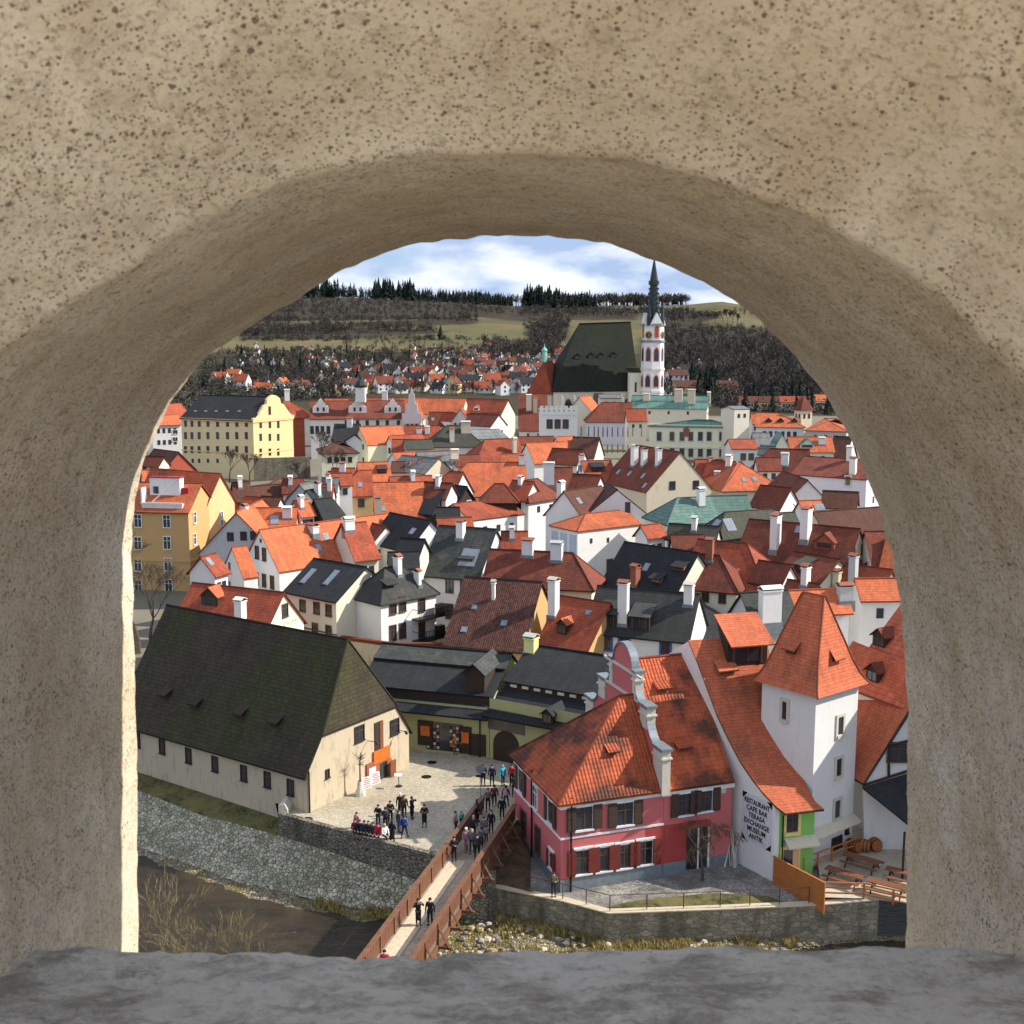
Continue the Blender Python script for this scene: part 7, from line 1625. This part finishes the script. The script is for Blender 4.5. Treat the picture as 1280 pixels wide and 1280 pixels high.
RWN = [(0, 447, 'top row'), (447, 457, 'upper row'), (457, 466, 'middle row'), (466, 476, 'lower row'), (476, 600, 'bottom row')]
def flabel(px, py, roof, wall, size):
    z = next((t for a, b, t in ZN if a <= px < b), 'in the suburb'); rw = next(t for a, b, t in RWN if a <= py < b)
    return f'{size} {FW[wall]} house, {FR[roof]} roof, {rw} {z}', px
# the ones the photo shows clearly
BIG = [(276, 484, 20, 'orange', 'white'), (293, 478, 18, 'orange', 'cream'), (303, 488, 18, 'red', 'white'), (321, 487, 15, 'orange', 'white'), (268, 486, 14, 'darkred', 'beige'), (331, 491, 26, 'orange', 'mint'), (353, 485, 20, 'orange', 'white'), (376, 488, 28, 'brown', 'cream'), (391, 494, 14, 'darkred', 'white'), (415, 481, 32, 'red', 'beige'), (400, 478, 16, 'brown', 'beige'), (438, 488, 10, 'brown', 'white'),
       (418, 497, 24, 'orange', 'gold'), (452, 492, 18, 'orange', 'yell'), (467, 490, 16, 'red', 'yell'), (445, 475, 16, 'black', 'white'), (464, 474, 16, 'black', 'white'), (478, 478, 16, 'brown', 'cream'), (480, 487, 18, 'red', 'white'), (500, 492, 16, 'black', 'white'), (526, 489, 20, 'red', 'cream'), (540, 482, 20, 'orange', 'white'), (549, 492, 18, 'black', 'white'), (556, 489, 14, 'black', 'blue'), (566, 491, 22, 'darkred', 'yell'), (590, 490, 20, 'darkred', 'white'), (594, 478, 20, 'brown', 'yell'), (619, 478, 18, 'red', 'white'), (632, 482, 22, 'brown', 'yell'), (612, 491, 12, 'orange', 'white'), (628, 494, 16, 'red', 'white'), (655, 487, 18, 'orange', 'cream'), (663, 478, 14, 'red', 'white'), (672, 468, 14, 'darkred', 'white'), (655, 470, 14, 'red', 'blue'), (668, 462, 12, 'black', 'white')]
rs_ = random.Random(21)
for px, py, w, rf_, wl_ in BIG: far_house(px, py, w, rf_, wl_, rz=rs_.choice((-.5, -.25, .2, .45)), gable=rs_.random() < .3, label=flabel(px, py, rf_, wl_, 'good-sized'), r=rs_)
placed = [(a, b, w) for a, b, w, _, _ in BIG]
def scatter(n, x0, x1, y0, y1, w0, w1, roofs, walls, tries=4000, sp=.8):
    k = 0; t = 0
    while k < n and t < tries:
        t += 1; px, py = rs_.uniform(x0, x1), rs_.uniform(y0, y1); w = rs_.uniform(w0, w1) * (1 + (py - 455) / 90)
        if any(abs(px - a) < (w + c) * .5 * sp and abs(py - b) < 3.6 for a, b, c in placed): continue
        placed.append((px, py, w)); rf_, wl_ = rs_.choice(roofs), rs_.choice(walls)
        if far_house(px, py, w, rf_, wl_, gable=rs_.random() < .35, label=flabel(px, py, rf_, wl_, 'small' if w > 9 else 'tiny'), wins=w > 9, r=rs_): k += 1
RF1 = ['red', 'darkred', 'brown', 'black', 'darkred', 'black', 'brown', 'darkred']; WL1 = ['white', 'cream', 'white', 'yell', 'beige', 'white', 'gold']
scatter(30, 425, 700, 459, 468, 12, 18, RF1, WL1)
scatter(34, 430, 700, 468, 478, 12, 18, RF1, WL1)
scatter(34, 430, 665, 480, 492, 13, 19, RF1, WL1, sp=.6)
scatter(34, 515, 620, 437, 458, 5, 9, ['red', 'brown', 'black', 'orange'], ['white', 'white', 'cream'])
scatter(26, 290, 450, 436, 462, 5, 9, ['brown', 'black', 'brown', 'red'], ['white', 'cream', 'white', 'yell'])
scatter(12, 605, 700, 446, 460, 7, 12, ['red', 'black', 'brown'], ['white', 'cream'])
for px, py, w, rf_, wl_, g in ((838, 479, 26, 'red', 'gold', 0), (846, 472, 20, 'red', 'beige', 1), (862, 470, 26, 'black', 'pale', 0), (872, 466, 14, 'black', 'yell', 1), (846, 484, 26, 'brown', 'white', 0), (834, 494, 10, 'black', 'white', 0), (858, 492, 34, 'brown', 'gold', 0), (908, 491, 26, 'brown', 'gold', 0), (831, 484, 12, 'brown', 'cream', 0)):
    far_house(px, py, w, rf_, wl_, rz=.2, gable=bool(g), hs=1.3 if w > 24 else 1, label=flabel(px, py, rf_, wl_, 'good-sized'), r=rs_)
gl = {}
for l, px, o in FH: gl.setdefault(l, []).append((px, o.name, o))
for l, it in gl.items():
    if len(it) > 1:
        for k, (_, _, o) in enumerate(sorted(it)): o['label'] = l + ', ' + ('leftmost', 'second', 'third', 'fourth', 'fifth', 'sixth')[k]
# ================================================================ woods and hedges on the slopes (one mass each)
def tree_proto(kind, r):
    V = []; Fc = []
    def tri(a, b, c): n = len(V); V.extend([a, b, c]); Fc.append((n, n + 1, n + 2))
    if kind == 'fir':
        for k in range(11):
            z = .12 + k * .08; rr = (1.02 - z) * .21 + .015
            for j in range(6):
                a = r.uniform(0, 6.28); w = .35; c = Vector((math.cos(a), math.sin(a), 0)); t = Vector((-c.y, c.x, 0))
                tri(tuple(c * rr * r.uniform(.7, 1.2) + t * rr * w + Vector((0, 0, z - .05))), tuple(c * rr * r.uniform(.7, 1.2) - t * rr * w + Vector((0, 0, z - .05))), (0, 0, z + .13))
        for a in (0, 1.57): tri((.012 * math.cos(a), .012 * math.sin(a), 0), (-.012 * math.cos(a), -.012 * math.sin(a), 0), (0, 0, .5))
    elif kind == 'bare':
        for a in (0, 1.57): tri((.02 * math.cos(a), .02 * math.sin(a), 0), (-.02 * math.cos(a), -.02 * math.sin(a), 0), (0, 0, .8))
        for k in range(34):
            a = r.uniform(0, 6.28); el = r.uniform(.15, 1.45); L = r.uniform(.2, .42); s0_ = Vector((0, 0, r.uniform(.25, .6))); d = Vector((math.cos(a) * math.cos(el), math.sin(a) * math.cos(el), math.sin(el)))
            t = d.cross(Vector((r.gauss(0, 1), r.gauss(0, 1), r.gauss(0, 1)))).normalized() * r.uniform(.012, .045); e = s0_ + d * L
            tri(tuple(s0_ + d * L * .15 - t * .3), tuple(s0_ + d * L * .15 + t * .3), tuple(e)); tri(tuple(e - t - d * .1), tuple(e + t - d * .12), tuple(e + d * .1))
    else:
        for k in range(44):
            c = Vector((r.gauss(0, .3), r.gauss(0, .3), abs(r.gauss(.35, .28)))); q = [c + Vector((r.gauss(0, .1), r.gauss(0, .1), r.gauss(0, .1))) for _ in range(3)]; tri(*[tuple(x) for x in q])
    return np.array(V, float), np.array(Fc, int)
def forest(name, pts, kind, h, mats, seed, col=.12):
    r = random.Random(seed); protos = [tree_proto(kind, r) for _ in range(6)]; VV = []; FF = []; MI = []; off = 0
    for p in pts:
        v, f = protos[r.randrange(6)]; s = h * (r.uniform(.65, 1.2) if kind != 'fir' else r.choice((.45, .6, .75, .9, 1.0, 1.15)) * r.uniform(.85, 1.15)); a = r.uniform(0, 6.28); ca, sa_ = math.cos(a), math.sin(a)
        w = v.copy() * s; w = np.stack([w[:, 0] * ca - w[:, 1] * sa_ + p[0], w[:, 0] * sa_ + w[:, 1] * ca + p[1], w[:, 2] + p[2] - .4], 1)
        VV.append(w); FF.append(f + off); off += len(w); MI.append(np.full(len(f), r.randrange(len(mats))))
    V = np.concatenate(VV); Fm = np.concatenate(FF); me = bpy.data.meshes.new(name)
    me.vertices.add(len(V)); me.vertices.foreach_set('co', V.ravel()); me.loops.add(Fm.size); me.loops.foreach_set('vertex_index', Fm.ravel().astype(np.int32))
    me.polygons.add(len(Fm)); me.polygons.foreach_set('loop_start', np.arange(0, Fm.size, 3, dtype=np.int32)); me.polygons.foreach_set('loop_total', np.full(len(Fm), 3, dtype=np.int32)); me.polygons.foreach_set('material_index', np.concatenate(MI).astype(np.int32))
    for m_ in mats: me.materials.append(m_)
    me.update(calc_edges=True); me.validate(); tag(link(name, me), kind='stuff')
def leafm(n, c): m = NT(n, .95, .05); return m.col(m.mix(m.noise(.05, 3), tuple(x * .7 for x in c), tuple(x * 1.25 for x in c)))
FIR = [leafm('fir_a', (.018, .028, .024)), leafm('fir_b', (.025, .034, .022)), leafm('fir_c', (.014, .022, .020))]  # slight blue-grey puts distance haze into the needle colour
BAR = [leafm('bare_a', (.082, .070, .062)), leafm('bare_b', (.060, .052, .048)), leafm('bare_c', (.108, .092, .078)), leafm('bare_d', (.062, .060, .048))]  # browns greyed to carry the same far haze in the colour
rr_ = random.Random(77)
def fill(poly, n, ymin=560, ymax=2400, jit=0):
    xs = [p[0] for p in poly]; ys_ = [p[1] for p in poly]; out = []; t = 0
    while len(out) < n and t < n * 8:
        t += 1; px, py = rr_.uniform(min(xs), max(xs)), rr_.uniform(min(ys_), max(ys_))
        if not inpoly(px, py, poly): continue
        g_ = ground_at(px, py, 480, 2350)
        if g_ is not None: out.append(g_)
    return out
def crest(px0, px1, n, depth=60):
    out = []
    for k in range(n):
        px = rr_.uniform(px0, px1); best = None
        for Y in range(1500, 2300, 25):
            x = (px - 640) / F * Y * .99; q = Q((x, Y, G(x, Y)))[1]
            if best is None or q < best[0]: best = (q, Y)
        Y = best[1] + rr_.uniform(-depth, depth * .5); x = (px - 640) / F * Y * .99; out.append(Vector((x, Y, G(x, Y))))
    return out
forest('fir_wood', crest(300, 425, 150, 120) + crest(468, 520, 120, 110) + crest(655, 700, 130, 110), 'fir', 31, FIR, 1)
forest('fir_wood_edge', crest(425, 468, 26) + crest(520, 640, 210, 130) + crest(700, 745, 90, 110) + crest(745, 860, 30), 'fir', 21, FIR, 11)
forest('skyline_wood', crest(300, 480, 60) + crest(600, 860, 170, 50) + crest(520, 640, 40) + crest(745, 860, 160, 70), 'bare', 22, BAR, 2)
P_ = []
P_ += fill([(300, 398), (330, 384), (400, 374), (560, 381), (650, 389), (655, 397), (600, 395), (500, 396), (300, 398)], 560)
P_ += fill([(300, 402), (420, 401), (520, 398), (597, 397), (597, 402), (500, 404), (300, 406)], 170)
P_ += fill([(300, 411), (430, 409), (535, 410), (545, 414), (430, 418), (300, 421)], 300)
P_ += fill([(655, 388), (860, 390), (860, 398), (720, 397), (655, 396)], 360)
forest('bare_wood', P_, 'bare', 11, BAR, 3)
Q_ = fill([(300, 424), (560, 424), (560, 426), (300, 427)], 60) + fill([(430, 432), (545, 430), (600, 434), (560, 437), (430, 437)], 40) + fill([(560, 402), (597, 401), (597, 404), (560, 405)], 20)
Q_ += fill([(300, 441), (700, 441), (700, 446), (300, 446)], 90)
forest('hedge_trees', Q_, 'bare', 8, BAR, 13)
P_ = fill([(662, 410), (690, 399), (712, 402), (706, 428), (662, 432)], 230) + fill([(605, 428), (700, 432), (700, 446), (600, 446)], 150) + fill([(700, 442), (740, 425), (740, 455), (700, 462)], 90)
P_ += fill([(818, 392), (860, 390), (905, 398), (860, 404), (818, 408)], 110); P_ += fill([(818, 412), (960, 413), (1000, 400), (1100, 400), (1100, 492), (960, 492), (900, 478), (818, 462)], 1500, 480)
P_ += fill([(905, 390), (1100, 396), (1100, 400), (960, 402)], 40)
forest('slope_wood', P_, 'bare', 11.5, BAR, 14)
forest('hedge_scrub', fill([(300, 397), (600, 397), (600, 400), (300, 402)], 200) + fill([(300, 410), (545, 409), (545, 416), (300, 421)], 260) + fill([(300, 423), (600, 423), (600, 426), (300, 427)], 160) + fill([(300, 438), (700, 440), (700, 484), (300, 484)], 1700) + fill([(818, 410), (1100, 410), (1100, 494), (818, 494)], 1200, 480) + fill([(655, 398), (712, 402), (700, 445), (655, 440)], 200) + fill([(250, 450), (440, 462), (440, 500), (250, 505)], 700, 440) + fill([(180, 480), (270, 470), (270, 512), (180, 540)], 240, 440) + fill([(870, 484), (1070, 498), (1070, 522), (930, 514), (870, 506)], 420, 440), 'bush', 5.2, BAR + [leafm('scrub_green', (.030, .040, .020))], 4)
forest('suburb_firs', fill([(300, 442), (700, 446), (700, 492), (300, 478)], 70) + fill([(250, 462), (440, 470), (440, 500), (250, 500)], 12) + fill([(860, 468), (905, 474), (900, 496), (868, 496)], 34) + fill([(545, 418), (552, 418), (552, 426), (545, 426)], 4) + fill([(930, 500), (1060, 506), (1060, 520), (930, 516)], 30), 'fir', 13, FIR, 5)
forest('suburb_bare_trees', fill([(260, 440), (700, 440), (700, 494), (260, 500)], 900) + fill([(820, 465), (960, 480), (960, 500), (820, 500)], 90), 'bare', 9, BAR, 6)
